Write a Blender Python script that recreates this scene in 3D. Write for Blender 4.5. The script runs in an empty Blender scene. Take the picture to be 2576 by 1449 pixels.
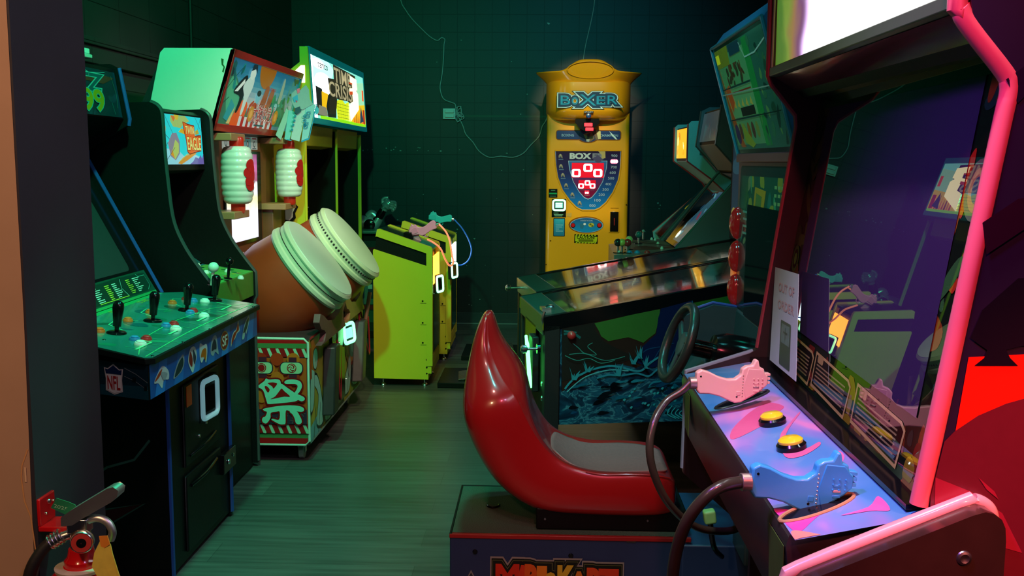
import bpy, bmesh, math, random
from mathutils import Vector, Matrix
S = bpy.context.scene
COL = S.collection
R = math.radians

# ------------------------------------------------------------ camera, world, lights, exposure
EYE = Vector((0.0, 0.0, 1.45))
FOCAL_PX = 2504.0
PITCH = math.atan((724.5-405)/FOCAL_PX)
YAW = math.atan(75/FOCAL_PX*math.cos(PITCH))
ROLL = R(0.45)
cam_data = bpy.data.cameras.new('camera'); cam = bpy.data.objects.new('camera', cam_data); COL.objects.link(cam)
cam_data.sensor_width = 36.0; cam_data.lens = 36.0*FOCAL_PX/2576.0
cam_data.clip_start = 0.05; cam_data.clip_end = 60
_f = Vector((-math.sin(YAW)*math.cos(PITCH), math.cos(YAW)*math.cos(PITCH), -math.sin(PITCH)))
_r = Vector((math.cos(YAW), math.sin(YAW), 0)); _u = _r.cross(_f)
_r, _u = _r*math.cos(ROLL)+_u*math.sin(ROLL), _u*math.cos(ROLL)-_r*math.sin(ROLL)
cam.matrix_world = Matrix(((_r.x,_u.x,-_f.x,EYE.x),(_r.y,_u.y,-_f.y,EYE.y),(_r.z,_u.z,-_f.z,EYE.z),(0,0,0,1)))
S.camera = cam
S.view_settings.view_transform = 'Standard'; S.view_settings.look = 'None'
S.view_settings.gamma = 1.0; S.view_settings.use_curve_mapping = False
S.view_settings.exposure = 0.14

world = bpy.data.worlds.new('World'); S.world = world; world.use_nodes = True
bg = world.node_tree.nodes['Background']; bg.inputs[0].default_value = (0.25, 0.32, 0.6, 1); bg.inputs[1].default_value = 0.012

def spot(name, loc, target, color, watts, cone=60, blend=0.5, radius=0.08):
    l = bpy.data.lights.new(name, 'SPOT'); l.energy = watts; l.color = color
    l.spot_size = R(cone); l.spot_blend = blend; l.shadow_soft_size = radius
    o = bpy.data.objects.new(name, l); COL.objects.link(o); o.location = loc
    o.rotation_euler = (Vector(target)-Vector(loc)).to_track_quat('-Z', 'Y').to_euler()
    return o
# unseen spots: coloured room lamps, and fills added to brighten single machines
spot('green_ceiling_spot', (-0.75, 2.55, 3.05), (-1.75, 4.4, 1.6), (0.04, 1.0, 0.42), 250, 112, .7, .06)
spot('green_handle_fill', (-0.25, 2.4, 3.0), (-0.70, 1.5, 0.95), (0.05, 1.0, 0.50), 170, 11, .7, .05)  # added narrow spot, puts a green glint on the extinguisher handle
spot('green_floor_spot', (-0.2, 3.6, 3.1), (-0.7, 3.4, 0.0), (0.0, 1.0, 0.62), 105, 75, .9, .10)
spot('lime_pedestal_spot', (-0.35, 4.2, 3.0), (-0.95, 6.4, 0.60), (0.66, 1.0, 0.34), 95, 48, .7, .06)
spot('teal_ceiling_spot', (0.5, 5.2, 3.1), (0.1, 8.7, 1.4), (0.03, 0.50, 0.66), 88, 80, .9, .1)
for z_, w_ in ((2.05, 200), (1.40, 190), (0.72, 170)): spot('warm_boxer_spot', (0.30, 4.6, 3.0), (0.36, 8.05, z_), (1.0, 0.86, 0.52), w_*1.15, 14, .55, .03)
spot('teal_side_spot', (-0.3, 2.2, 3.0), (0.6, 4.1, 0.55), (0.10, 0.95, 0.95), 120, 50, .8, .08)
spot('pink_near_spot', (0.25, 0.35, 2.5), (0.6, 1.4, 1.15), (1.0, 0.10, 0.16), 75, 75, .8, .05)
spot('white_panel_fill', (0.15, 1.2, 2.9), (0.40, 1.75, 0.95), (0.80, 0.95, 1.0), 120, 42, .8, .05)  # added fill for the gun panel, which the marquee leaves too dim
spot('violet_screen_fill', (-0.5, 0.9, 2.7), (0.58, 1.62, 0.98), (0.50, 0.14, 1.0), 120, 36, .9, .1)  # added spot that tints the dark foreground screen violet
spot('violet_jamb_spot', (0.7, 0.4, 2.7), (-0.8, 1.9, 1.0), (0.90, 0.50, 1.0), 22, 70, .9, .1)
spot('warm_entry_spot', (-0.9, 0.1, 2.4), (-0.95, 1.5, 1.3), (1.0, 0.56, 0.28), 58, 80, .9, .08)
spot('red_side_spot', (1.0, 0.1, 2.0), (0.68, 1.3, 0.90), (1.0, 0.20, 0.14), 120, 27, .8, .05)
spot('cyan_glint_spot', (0.5, 4.4, 3.1), (0.15, 3.1, 0.4), (0.3, 0.8, 1.0), 26, 60, .8, .06)
spot('red_seat_spot', (-0.6, 1.6, 3.0), (0.1, 3.2, 0.6), (1.0, 0.45, 0.40), 40, 34, .8, .08)
spot('drum_fill_spot', (0.1, 3.2, 3.0), (-1.3, 5.1, 1.0), (1.0, 0.66, 0.58), 150, 40, .9, .1)  # added warm fill so the drum game keeps its reds
spot('banner_fill_spot', (0.45, 4.9, 2.7), (-1.45, 5.3, 1.6), (1.0, 0.86, 0.80), 60, 44, .8, .08)  # added fill that brightens the slanted banner
spot('gun_fill_spot', (0.2, 5.2, 3.0), (-0.75, 6.8, 1.0), (1.0, 0.55, 0.85), 90, 22, .8, .06)  # added pinkish fill so the pedestal guns show their colour
spot('deck_fill_spot', (-0.2, 1.5, 3.0), (-1.15, 3.5, 0.75), (1.0, 0.66, 0.78), 75, 34, .9, .1)  # added fill for the football cabinet's deck and front

def at(px, py, ax, v):
    """world point of the room on the plane coordinate[ax] = v (used for laying out measured details)"""
    d = _f*FOCAL_PX + _r*(px-1288) - _u*(py-724.5)
    return EYE + d*((v-EYE[ax])/d[ax])

# ------------------------------------------------------------ materials
_mats = {}
def mat(name, col, rough=0.5, metal=0.0, emit=None, es=0.0, coat=0.0, noise=0.0, nscale=30.0, bump=0.0, alpha=None, trans=0.0, spec=0.5, ior=1.45):
    if name in _mats: return _mats[name]
    m = bpy.data.materials.new(name); m.use_nodes = True; nt = m.node_tree
    b = nt.nodes['Principled BSDF']
    c = (col[0], col[1], col[2], 1)
    b.inputs['Base Color'].default_value = c
    b.inputs['Roughness'].default_value = rough; b.inputs['Metallic'].default_value = metal
    b.inputs['Coat Weight'].default_value = coat; b.inputs['Coat Roughness'].default_value = 0.08
    b.inputs['Transmission Weight'].default_value = trans; b.inputs['IOR'].default_value = ior
    b.inputs['Specular IOR Level'].default_value = spec
    if emit is not None:
        b.inputs['Emission Color'].default_value = (emit[0], emit[1], emit[2], 1); b.inputs['Emission Strength'].default_value = es
    if noise or bump:
        tc = nt.nodes.new('ShaderNodeTexCoord'); n = nt.nodes.new('ShaderNodeTexNoise')
        n.inputs['Scale'].default_value = nscale; n.inputs['Detail'].default_value = 5
        nt.links.new(tc.outputs['Object'], n.inputs['Vector'])
        if noise:
            mx = nt.nodes.new('ShaderNodeMix'); mx.data_type = 'RGBA'
            mx.inputs[6].default_value = tuple(x*(1-noise) for x in col)+(1,)
            mx.inputs[7].default_value = tuple(min(1, x*(1+noise)) for x in col)+(1,)
            nt.links.new(n.outputs['Fac'], mx.inputs[0]); nt.links.new(mx.outputs[2], b.inputs['Base Color'])
        if bump:
            bp = nt.nodes.new('ShaderNodeBump'); bp.inputs['Strength'].default_value = bump; bp.inputs['Distance'].default_value = 0.01
            nt.links.new(n.outputs['Fac'], bp.inputs['Height']); nt.links.new(bp.outputs[0], b.inputs['Normal'])
    _mats[name] = m
    return m
def hexc(h):
    h = h.lstrip('#'); v = [int(h[i:i+2], 16)/255 for i in (0, 2, 4)]
    return tuple(x/12.92 if x <= .04045 else ((x+.055)/1.055)**2.4 for x in v)
def ink(h, es=0.0, rough=0.4):
    """printed colour; es > 0 makes the print glow, backlit panels and painted-in shine alike"""
    c = hexc(h); key = 'ink_%s_%g_%g' % (h.strip('#'), es, rough)
    return mat(key, c, rough, emit=c if es else None, es=es, noise=0.08, nscale=60)

BLACK = mat('black_laminate', (0.0045, 0.005, 0.0055), 0.45, noise=.3, nscale=90, bump=.05, spec=.25)
BLACKG = mat('black_gloss', (0.004, 0.004, 0.005), 0.16, noise=.2, nscale=40)
DARKG = mat('dark_rubber', (0.010, 0.010, 0.011), 0.6, noise=.3, nscale=120, bump=.05)
CHROME = mat('chrome', (0.75, 0.76, 0.78), 0.25, 1.0, noise=.05)
STEEL = mat('steel', (0.45, 0.46, 0.48), 0.35, 1.0, noise=.15, nscale=50)
GLASS = mat('dark_glass', (0.006, 0.007, 0.010), 0.04, noise=.1, spec=0.7)
SATIN = mat('satin_chrome', (0.72, 0.74, 0.76), 0.42, 1.0, noise=.05)
WHITE = mat('white_plastic', (0.75, 0.75, 0.73), 0.35, noise=.04)

# ------------------------------------------------------------ mesh builder
def orgof(p):
    v = Vector((0,0,0))
    while p is not None:
        v += p.location; p = p.parent
    return v
EACH={'side_panel','edge_moulding','coin_door','bolt','screw','side_rail','side_flange','stick_cord','bumper','plug','red_lamp','foot_post','finger','vent_rib','banner_rail','door_lock','coin_door_lock','rail_cap','handle_bar','banner_frame','marquee_frame','lantern_cap','inner_case','front_decal','front_block','instruction_line'}
class MB:
    def __init__(s): s.v=[]; s.f=[]; s.m=[]; s.mats=[]; s.lay=0; s.ch=[]
    def mi(s, m):
        if m not in s.mats: s.mats.append(m)
        return s.mats.index(m)
    def add(s, vs, fs, m):
        b = len(s.v); i = s.mi(m); s.v += [Vector(v) for v in vs]; s.ch.append((b,len(s.f)))
        for f in fs: s.f.append([b+k for k in f]); s.m.append(i)
        return s
    def box(s, x0, x1, y0, y1, z0, z1, m):
        return s.add([(x,y,z) for z in (z0,z1) for y in (y0,y1) for x in (x0,x1)],
                     [(0,2,3,1),(4,5,7,6),(0,1,5,4),(2,6,7,3),(0,4,6,2),(1,3,7,5)], m)
    def obox(s, c, ax, ay, az, m):
        c=Vector(c); ax=Vector(ax); ay=Vector(ay); az=Vector(az)
        return s.add([c+ax*i+ay*j+az*k for k in (-1,1) for j in (-1,1) for i in (-1,1)],
                     [(0,2,3,1),(4,5,7,6),(0,1,5,4),(2,6,7,3),(0,4,6,2),(1,3,7,5)], m)
    def prism(s, prof, axis, a0, a1, m, capm=None):
        n = len(prof)
        def pt(p, a):
            return (a,p[0],p[1]) if axis=='x' else (p[0],a,p[1]) if axis=='y' else (p[0],p[1],a)
        vs = [pt(p,a0) for p in prof]+[pt(p,a1) for p in prof]
        s.add(vs, [(i,(i+1)%n,n+(i+1)%n,n+i) for i in range(n)], m)
        s.add(vs, [tuple(range(n))[::-1], tuple(range(n,2*n))], capm or m)
        return s
    def extrude(s, pts, vec, m):
        """closed 3D outline swept along vec"""
        n=len(pts); vec=Vector(vec); vs=[Vector(p) for p in pts]+[Vector(p)+vec for p in pts]
        return s.add(vs, [(i,(i+1)%n,n+(i+1)%n,n+i) for i in range(n)]+[tuple(range(n))[::-1], tuple(range(n,2*n))], m)
    def lathe(s, prof, c, d, m, n=32, caps=True):
        c=Vector(c); d=Vector(d).normalized(); a=d.orthogonal().normalized(); b=d.cross(a)
        vs=[]
        for r,h in prof:
            for k in range(n):
                t=2*math.pi*k/n; vs.append(c+d*h+(a*math.cos(t)+b*math.sin(t))*r)
        fs=[(j*n+k,j*n+(k+1)%n,(j+1)*n+(k+1)%n,(j+1)*n+k) for j in range(len(prof)-1) for k in range(n)]
        if caps:
            fs.append(tuple(range(n))[::-1]); fs.append(tuple(range((len(prof)-1)*n, len(prof)*n)))
        return s.add(vs, fs, m)
    def cyl(s, p0, p1, r, m, r1=None, n=20):
        p0=Vector(p0); p1=Vector(p1); L=(p1-p0).length
        return s.lathe([(r,0),(r if r1 is None else r1,L)], p0, p1-p0, m, n)
    def ball(s, c, r, m, n=20, sc=(1,1,1)):
        vs=[]; h=n//2
        for j in range(1,h):
            ph=math.pi*j/h
            for k in range(n):
                t=2*math.pi*k/n
                vs.append(Vector((math.sin(ph)*math.cos(t)*r*sc[0], math.sin(ph)*math.sin(t)*r*sc[1], math.cos(ph)*r*sc[2]))+Vector(c))
        vs += [Vector(c)+Vector((0,0,r*sc[2])), Vector(c)-Vector((0,0,r*sc[2]))]
        T=len(vs)-2; B=len(vs)-1
        fs=[(j*n+k,(j+1)*n+k,(j+1)*n+(k+1)%n,j*n+(k+1)%n) for j in range(h-2) for k in range(n)]
        fs+=[(T,k,(k+1)%n) for k in range(n)]+[(B,(h-2)*n+(k+1)%n,(h-2)*n+k) for k in range(n)]
        return s.add(vs, fs, m)
    def tube(s, pts, r, m, n=8, smooth=True, sub=5, closed=False):
        P=[Vector(p) for p in pts]
        if smooth and len(P)>2:
            Q=[]; L=len(P); rng=range(L if closed else L-1)
            for i in rng:
                if closed: a,b,c,d=P[(i-1)%L],P[i],P[(i+1)%L],P[(i+2)%L]
                else: a,b,c,d=P[max(i-1,0)],P[i],P[i+1],P[min(i+2,L-1)]
                for k in range(sub):
                    t=k/sub; Q.append(0.5*((2*b)+(c-a)*t+(2*a-5*b+4*c-d)*t*t+(3*b-a-3*c+d)*t**3))
            if not closed: Q.append(P[-1])
            P=Q
        rr = r if callable(r) else (lambda t: r)
        N=len(P); up=None; vs=[]
        for i,p in enumerate(P):
            if closed: d=(P[(i+1)%N]-P[i-1]).normalized()
            else: d=(P[min(i+1,N-1)]-P[max(i-1,0)]).normalized()
            if up is None: up=d.orthogonal().normalized()
            up=(up-d*up.dot(d)).normalized(); w=d.cross(up); q=rr(i/max(1,N-1))
            for k in range(n):
                t=2*math.pi*k/n; vs.append(p+(up*math.cos(t)+w*math.sin(t))*q)
        M=N if closed else N-1
        fs=[(i*n+k,i*n+(k+1)%n,((i+1)%N)*n+(k+1)%n,((i+1)%N)*n+k) for i in range(M) for k in range(n)]
        if not closed: fs+=[tuple(range(n))[::-1], tuple(range((N-1)*n,N*n))]
        return s.add(vs, fs, m)
    def build(s, name, parent=None, **kw):
        if name in EACH and len(s.ch)>1:        # repeated pieces: one object for each
            first=None; ch=s.ch+[(len(s.v),len(s.f))]; i=0
            while i<len(s.ch):
                j=i+1
                while j<len(s.ch) and ch[j][0]==ch[i][0]: j+=1
                if j<len(s.ch) and s.v[ch[i][0]:ch[i+1][0]]==s.v[ch[i+1][0]:ch[i+2][0]]: j+=1
                m=MB(); a,fa=ch[i]; e,fe=ch[j]; m.v=s.v[a:e]; m.f=[[k-a for k in f] for f in s.f[fa:fe]]; m.m=s.m[fa:fe]; m.mats=s.mats
                if m.f:
                    o=m.one(name,parent,**kw); first=first or o
                i=j
            return first
        return s.one(name,parent,**kw)
    def one(s, name, parent=None, bevel=0.0, sub=0, ang=38, local=False, mod=None, seg=2):
        me=bpy.data.meshes.new(name); o=Vector((0,0,0)) if local else orgof(parent)
        bm=bmesh.new(); bv=[bm.verts.new(v-o) for v in s.v]
        for f,i in zip(s.f,s.m):
            if len(set(f))<3: continue
            try: fc=bm.faces.new([bv[k] for k in f]); fc.material_index=i; fc.smooth=True
            except ValueError: pass
        if not s.lay: bmesh.ops.recalc_face_normals(bm, faces=bm.faces)
        bm.to_mesh(me); bm.free()
        for m in s.mats: me.materials.append(m)
        me.set_sharp_from_angle(angle=R(ang))
        ob=bpy.data.objects.new(name, me); COL.objects.link(ob); ob.parent=parent
        if bevel:
            b=ob.modifiers.new('bevel','BEVEL'); b.width=bevel; b.segments=seg; b.limit_method='ANGLE'; b.angle_limit=R(40)
        if sub:
            q=ob.modifiers.new('subdivision','SUBSURF'); q.levels=sub; q.render_levels=sub
        return ob

def tag(o, label=None, cat=None, group=None, kind=None):
    if label: o['label']=label
    if cat: o['category']=cat
    if group: o['group']=group
    if kind: o['kind']=kind
    return o
def thing(name, loc, label, cat, group=None, rz=0):
    o=bpy.data.objects.new(name, None); COL.objects.link(o); o.location=loc; o.rotation_euler=(0,0,rz); o.empty_display_size=.1
    return tag(o, label, cat, group)
def copy_tree(o, parent=None):
    c=o.copy(); COL.objects.link(c)
    if parent is not None: c.parent=parent
    for ch in [x for x in bpy.data.objects if x.parent==o]: copy_tree(ch, c)
    return c

# ------------------------------------------------------------ flat artwork
_txt={}
def text_geo(t, bold=0.0, shear=0.0, space=1.0):
    k=(t,bold,shear,space)
    if k in _txt: return _txt[k]
    cu=bpy.data.curves.new('t','FONT'); cu.body=t; cu.offset=bold; cu.shear=shear; cu.resolution_u=3; cu.space_character=space
    o=bpy.data.objects.new('t',cu); COL.objects.link(o)
    dg=bpy.context.evaluated_depsgraph_get(); me=bpy.data.meshes.new_from_object(o.evaluated_get(dg))
    vs=[(v.co.x,v.co.y) for v in me.vertices]; fs=[tuple(p.vertices) for p in me.polygons]
    bpy.data.objects.remove(o); bpy.data.curves.remove(cu); bpy.data.meshes.remove(me)
    _txt[k]=(vs,fs); return _txt[k]
def round_outline(pts, n=4):
    """closed outline rounded through its corners"""
    L=len(pts); out=[]
    for i in range(L):
        a,b,c,d=pts[i-1],pts[i],pts[(i+1)%L],pts[(i+2)%L]
        for k in range(n):
            t=k/n; out.append(tuple(.5*((2*b[j])+(c[j]-a[j])*t+(2*a[j]-5*b[j]+4*c[j]-d[j])*t*t+(3*b[j]-a[j]-3*c[j]+d[j])*t**3) for j in (0,1)))
    return out
class Art:
    """flat print on a rectangle: u right, v up, both 0..1; a colour field lies a hair above the ones it overlaps"""
    def __init__(s, mb, bl, br, tl, out, tr=None, step=0.0003, es=0.0, rough=0.4):
        s.mb=mb; s.bl=Vector(bl); s.br=Vector(br); s.tl=Vector(tl); s.tr=Vector(tr) if tr is not None else s.br+s.tl-s.bl
        n=(s.br-s.bl).cross(s.tl-s.bl).normalized()
        if n.dot(Vector(out))<0: n=-n
        s.n=n; s.step=step; s.es=es; s.rough=rough; mb.lay=1; s.used=[]; s.k=1
        s.asp=(s.br-s.bl).length/max(1e-6,(s.tl-s.bl).length)
    def level(s, pts):
        u0=min(q[0] for q in pts); u1=max(q[0] for q in pts); v0=min(q[1] for q in pts); v1=max(q[1] for q in pts); k=1
        for a,b,c,d,l in s.used:
            if l>=k and a<u1 and u0<b and c<v1 and v0<d: k=l+1
        s.used.append((u0,u1,v0,v1,k)); s.k=k
    def p(s,u,v): return s.bl*(1-u)*(1-v)+s.br*u*(1-v)+s.tr*u*v+s.tl*(1-u)*v+s.n*s.step*s.k
    def m(s,c,es=None): return c if not isinstance(c,str) else ink(c, s.es if es is None else es, s.rough)
    def poly(s, pts, c, es=None):
        s.level(pts); s.mb.add([s.p(*q) for q in pts],[tuple(range(len(pts)))], s.m(c,es))
    def blob(s, pts, c, es=None): s.poly(round_outline(pts),c,es)
    def rect(s,u0,v0,u1,v1,c,es=None): s.poly([(u0,v0),(u1,v0),(u1,v1),(u0,v1)],c,es)
    def rrect(s,u0,v0,u1,v1,c,r=.2,es=None,n=5):
        w,h=u1-u0,v1-v0; rr=r*min(w*s.asp,h); ru,rv=rr/s.asp,rr; pts=[]
        for cx,cy,a in ((u1-ru,v0+rv,-90),(u1-ru,v1-rv,0),(u0+ru,v1-rv,90),(u0+ru,v0+rv,180)):
            for k in range(n+1):
                t=R(a+90*k/n); pts.append((cx+ru*math.cos(t),cy+rv*math.sin(t)))
        s.poly(pts,c,es)
    def oval(s,cu,cv,ru,rv,c,es=None,n=24,a0=0,a1=360):
        s.poly([(cu+ru*math.cos(R(a0+(a1-a0)*k/n)),cv+rv*math.sin(R(a0+(a1-a0)*k/n))) for k in range(n if a1-a0>=360 else n+1)],c,es)
    def line(s, pts, w, c, es=None):
        """stroke of width w (in v units), corrected for aspect"""
        A=s.asp; vs=[]; n=len(pts)
        for i,(u,v) in enumerate(pts):
            a=pts[max(i-1,0)]; b=pts[min(i+1,n-1)]; dx,dy=(b[0]-a[0])*A,b[1]-a[1]; L=math.hypot(dx,dy) or 1
            nx,ny=-dy/L*w/2/A,dx/L*w/2; vs.append(((u+nx,v+ny),(u-nx,v-ny)))
        s.level([x for pr in vs for x in pr])
        s.mb.add([s.p(*x) for pr in vs for x in pr],[(2*i,2*i+2,2*i+3,2*i+1) for i in range(n-1)],s.m(c,es))
    def text(s,t,u0,v0,u1,v1,c,bold=0.0,shear=0.0,es=None,out=None,ow=.04,space=1.0):
        vs,_=text_geo(t,0.0,shear,space)
        if not vs: return
        x0=min(a for a,b in vs);x1=max(a for a,b in vs);y0=min(b for a,b in vs);y1=max(b for a,b in vs)
        def put(bd,cc):
            v2,f2=text_geo(t,bd,shear,space); P=[(u0+(a-x0)/(x1-x0)*(u1-u0), v0+(b-y0)/(y1-y0)*(v1-v0)) for a,b in v2]
            s.level(P); s.mb.add([s.p(*q) for q in P], f2, s.m(cc,es))
        if out: put(bold+ow,out)
        put(bold,c)
    def blobs(s, seed, n, pal, s0=.03, s1=.12, box=(0,0,1,1), es=None, spiky=.4, flat=1.0):
        rg=random.Random(seed)
        for i in range(n):
            r=rg.uniform(s0,s1); cu=rg.uniform(box[0],box[2]); cv=rg.uniform(box[1],box[3]); k=rg.randint(5,8); pts=[]
            st=rg.uniform(.5,1.8); ro=rg.uniform(0,3.14)
            for j in range(k):
                t=2*math.pi*j/k; q=r*(1-spiky*rg.random()); x,y=q*math.cos(t)*st,q*math.sin(t)*flat/st
                x,y=x*math.cos(ro)-y*math.sin(ro),x*math.sin(ro)+y*math.cos(ro); pts.append((cu+x/s.asp,cv+y))
            s.poly([(min(box[2],max(box[0],u)),min(box[3],max(box[1],v))) for u,v in round_outline(pts,3)],rg.choice(pal),es)
def tmold(mb, prof, axis, a, w, m, th=.004, closed=False):
    """edge strip running along a side panel's outline"""
    pts=[(p[0],a,p[1]) if axis=='y' else (a,p[0],p[1]) for p in prof]
    mb.tube(pts, w, m, n=8, smooth=False, closed=closed)
# ------------------------------------------------------------ room materials
def tile_mat(name, base, mortar, size, axes, bump=.35):
    m=bpy.data.materials.new(name); m.use_nodes=True; nt=m.node_tree; L=nt.links; b=nt.nodes['Principled BSDF']
    tc=nt.nodes.new('ShaderNodeTexCoord'); sp=nt.nodes.new('ShaderNodeSeparateXYZ'); cb=nt.nodes.new('ShaderNodeCombineXYZ')
    L.new(tc.outputs['Object'],sp.inputs[0]); L.new(sp.outputs[axes[0]],cb.inputs[0]); L.new(sp.outputs[axes[1]],cb.inputs[1])
    br=nt.nodes.new('ShaderNodeTexBrick'); br.offset=0; br.inputs['Scale'].default_value=1; br.inputs['Brick Width'].default_value=size[0]
    br.inputs['Row Height'].default_value=size[1]; br.inputs['Mortar Size'].default_value=.0022; br.inputs['Mortar Smooth'].default_value=.4
    br.inputs['Color1'].default_value=base+(1,); br.inputs['Color2'].default_value=tuple(x*.85 for x in base)+(1,); br.inputs['Mortar'].default_value=mortar+(1,)
    L.new(cb.outputs[0],br.inputs['Vector'])
    n=nt.nodes.new('ShaderNodeTexNoise'); n.inputs['Scale'].default_value=2.2; n.inputs['Detail'].default_value=6; L.new(tc.outputs['Object'],n.inputs['Vector'])
    mx=nt.nodes.new('ShaderNodeMix'); mx.data_type='RGBA'; mx.blend_type='MULTIPLY'; mx.inputs[0].default_value=.5
    L.new(br.outputs['Color'],mx.inputs[6]); L.new(n.outputs['Fac'],mx.inputs[7]); L.new(mx.outputs[2],b.inputs['Base Color'])
    bp=nt.nodes.new('ShaderNodeBump'); bp.inputs['Strength'].default_value=bump; bp.inputs['Distance'].default_value=.004; bp.invert=True
    L.new(br.outputs['Fac'],bp.inputs['Height']); L.new(bp.outputs[0],b.inputs['Normal']); b.inputs['Roughness'].default_value=.5
    return m
def floor_mat():
    m=bpy.data.materials.new('vinyl_plank'); m.use_nodes=True; nt=m.node_tree; L=nt.links; b=nt.nodes['Principled BSDF']
    tc=nt.nodes.new('ShaderNodeTexCoord')
    br=nt.nodes.new('ShaderNodeTexBrick'); br.offset=.37; br.inputs['Scale'].default_value=1; br.inputs['Brick Width'].default_value=1.2
    br.inputs['Row Height'].default_value=.18; br.inputs['Mortar Size'].default_value=.0012
    br.inputs['Color1'].default_value=(.072,.071,.068,1); br.inputs['Color2'].default_value=(.118,.115,.108,1); br.inputs['Mortar'].default_value=(.05,.05,.05,1)
    L.new(tc.outputs['Object'],br.inputs['Vector'])
    mp=nt.nodes.new('ShaderNodeMapping'); mp.inputs['Scale'].default_value=(1.6,26,1); L.new(tc.outputs['Object'],mp.inputs[0])
    n=nt.nodes.new('ShaderNodeTexNoise'); n.inputs['Scale'].default_value=1.5; n.inputs['Detail'].default_value=7; L.new(mp.outputs[0],n.inputs['Vector'])
    mx=nt.nodes.new('ShaderNodeMix'); mx.data_type='RGBA'; mx.blend_type='MULTIPLY'; mx.inputs[0].default_value=.75
    rp=nt.nodes.new('ShaderNodeValToRGB'); rp.color_ramp.elements[0].position=.3; rp.color_ramp.elements[0].color=(.45,.45,.45,1); rp.color_ramp.elements[1].position=.7; rp.color_ramp.elements[1].color=(1.2,1.2,1.2,1)
    L.new(n.outputs['Fac'],rp.inputs[0]); L.new(br.outputs['Color'],mx.inputs[6]); L.new(rp.outputs[0],mx.inputs[7]); L.new(mx.outputs[2],b.inputs['Base Color'])
    b.inputs['Roughness'].default_value=.38
    bp=nt.nodes.new('ShaderNodeBump'); bp.inputs['Strength'].default_value=.12; bp.inputs['Distance'].default_value=.003
    L.new(n.outputs['Fac'],bp.inputs['Height']); L.new(bp.outputs[0],b.inputs['Normal'])
    return m
WALLP=tile_mat('black_painted_tile',(.013,.015,.020),(.008,.009,.011),(.15,.15),('X','Z'))
WALLL=tile_mat('black_painted_block',(.060,.066,.066),(.008,.009,.010),(.40,.20),('Y','Z'),.5)
PAINT=mat('black_wall_paint',(.035,.033,.045),.55,noise=.25,nscale=6,bump=.08)
TAN=mat('tan_wall_paint',(.50,.32,.20),.7,noise=.12,nscale=8,bump=.12)
CEIL=mat('dark_ceiling_paint',(.02,.02,.02),.8,noise=.2)

def struct(mb,name,**k): return tag(mb.build(name,**k),kind='structure')
struct(MB().box(-2.3,2.4,-1.2,8.95,-.1,0,floor_mat()),'floor')
struct(MB().box(-2.4,2.5,-1.2,8.95,3.3,3.4,CEIL),'ceiling')
wb=MB().box(-2.3,2.4,8.79,8.95,0,3.3,WALLP)
a=Art(wb,(0,8.79,0),(1,8.79,0),(0,8.79,1),(0,-1,0),step=.0006)
rg=random.Random(4)
def chip(px,py,r=3.0):                       # bare spots where the black paint has flaked off
    q=at(px,py,1,8.79); k=rg.randint(4,6); s_=r*8.79/2504
    a.poly([(q.x+s_*math.cos(6.28*j/k)*rg.uniform(.5,1.3), q.z+s_*math.sin(6.28*j/k)*rg.uniform(.3,.9)) for j in range(k)],'#9aa59c')
for px,py,r in ((913,378,3),(925,377,2),(937,377,1.5),(972,373,2),(984,378,3),(990,376,2),(995,370,2),(1007,379,2.5),(1008,379,2),(1052,371,2),(1056,372,2),(1050,379,1.5),(1077,379,2),(1109,380,3),(1156,377,1.5),
    (1380,59,4),(1287,155,1.5),(1275,385,2.5),(1326,237,2),(1310,287,2),(1200,290,1.5),(1160,101,1.5),(1099,156,1.5),(1655,511,3),(1661,516,2),(1658,525,1.5),(1655,610,2),(1665,612,1.5),(1622,583,2),
    (1065,489,1.5),(1048,538,1.5),(1148,585,2),(1150,577,3),(1193,600,3),(1174,668,1.5),(1180,766,2),(1186,768,1.5),(1187,787,1.5),(1262,429,1.5),(1317,427,1.5),(1258,790,1),(1210,786,1.5),(1240,745,1),(1180,743,1.2),(1207,753,1.5),(1000,553,2),(1330,330,1.2),(1221,667,1.2),(1280,560,1.2),(1340,540,1.2),(1250,500,1.1)):
    chip(px,py,r)
# the wide open joint across the tiles
q0=at(1168,291,1,8.79); q1=at(1376,295,1,8.79)
a.poly([(q0.x,q0.z-.012),(q1.x,q0.z-.012),(q1.x,q0.z+.006),(q0.x,q0.z+.006)],'#020404')
struct(wb,'wall_back')
struct(MB().box(-2.35,-2.19,1.74,8.95,0,3.3,WALLL),'wall_left')
struct(MB().box(2.3,2.45,-1.2,8.95,0,3.3,WALLL),'wall_right')
# wall end beside the entrance: warm painted front, dark jamb with a worn painted edge
wf=MB().box(-2.6,-.80,1.505,1.748,0,3.3,PAINT)
wf.add([(-2.6,1.504,0),(-.812,1.504,0),(-.803,1.504,.5),(-.808,1.504,.8),(-.803,1.504,1.2),(-.805,1.504,3.3),(-2.6,1.504,3.3)],[tuple(range(7))],TAN)
a=Art(wf,(0,1.504,0),(1,1.504,0),(0,1.504,1),(0,-1,0),step=.0006)
def ws(pts,w,c): a.line([(at(x,y,1,1.504).x,at(x,y,1,1.504).z) for x,y in pts],w,c)
ws([(70,1130),(56,1170),(54,1200),(62,1260),(78,1300),(88,1370),(94,1418)],.0022,'#d9a36a')
ws([(64,1175),(66,1212)],.003,'#e8c6a0')
struct(wf,'wall_front')
struct(MB().box(-2.18,-2.165,1.75,8.79,0,.11,mat('dark_vinyl_base',(.03,.04,.045),.35,noise=.2)),'baseboard_left',bevel=.003)
bb=MB().box(-2.18,2.3,8.772,8.79,0,.105,mat('dark_vinyl_base',(.03,.04,.045),.35,noise=.2)); bb.box(-2.18,2.3,8.765,8.775,.0,.012,mat('grey_vinyl_toe',(.16,.18,.18),.4,noise=.1))
struct(bb,'baseboard_back',bevel=.003)
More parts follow.
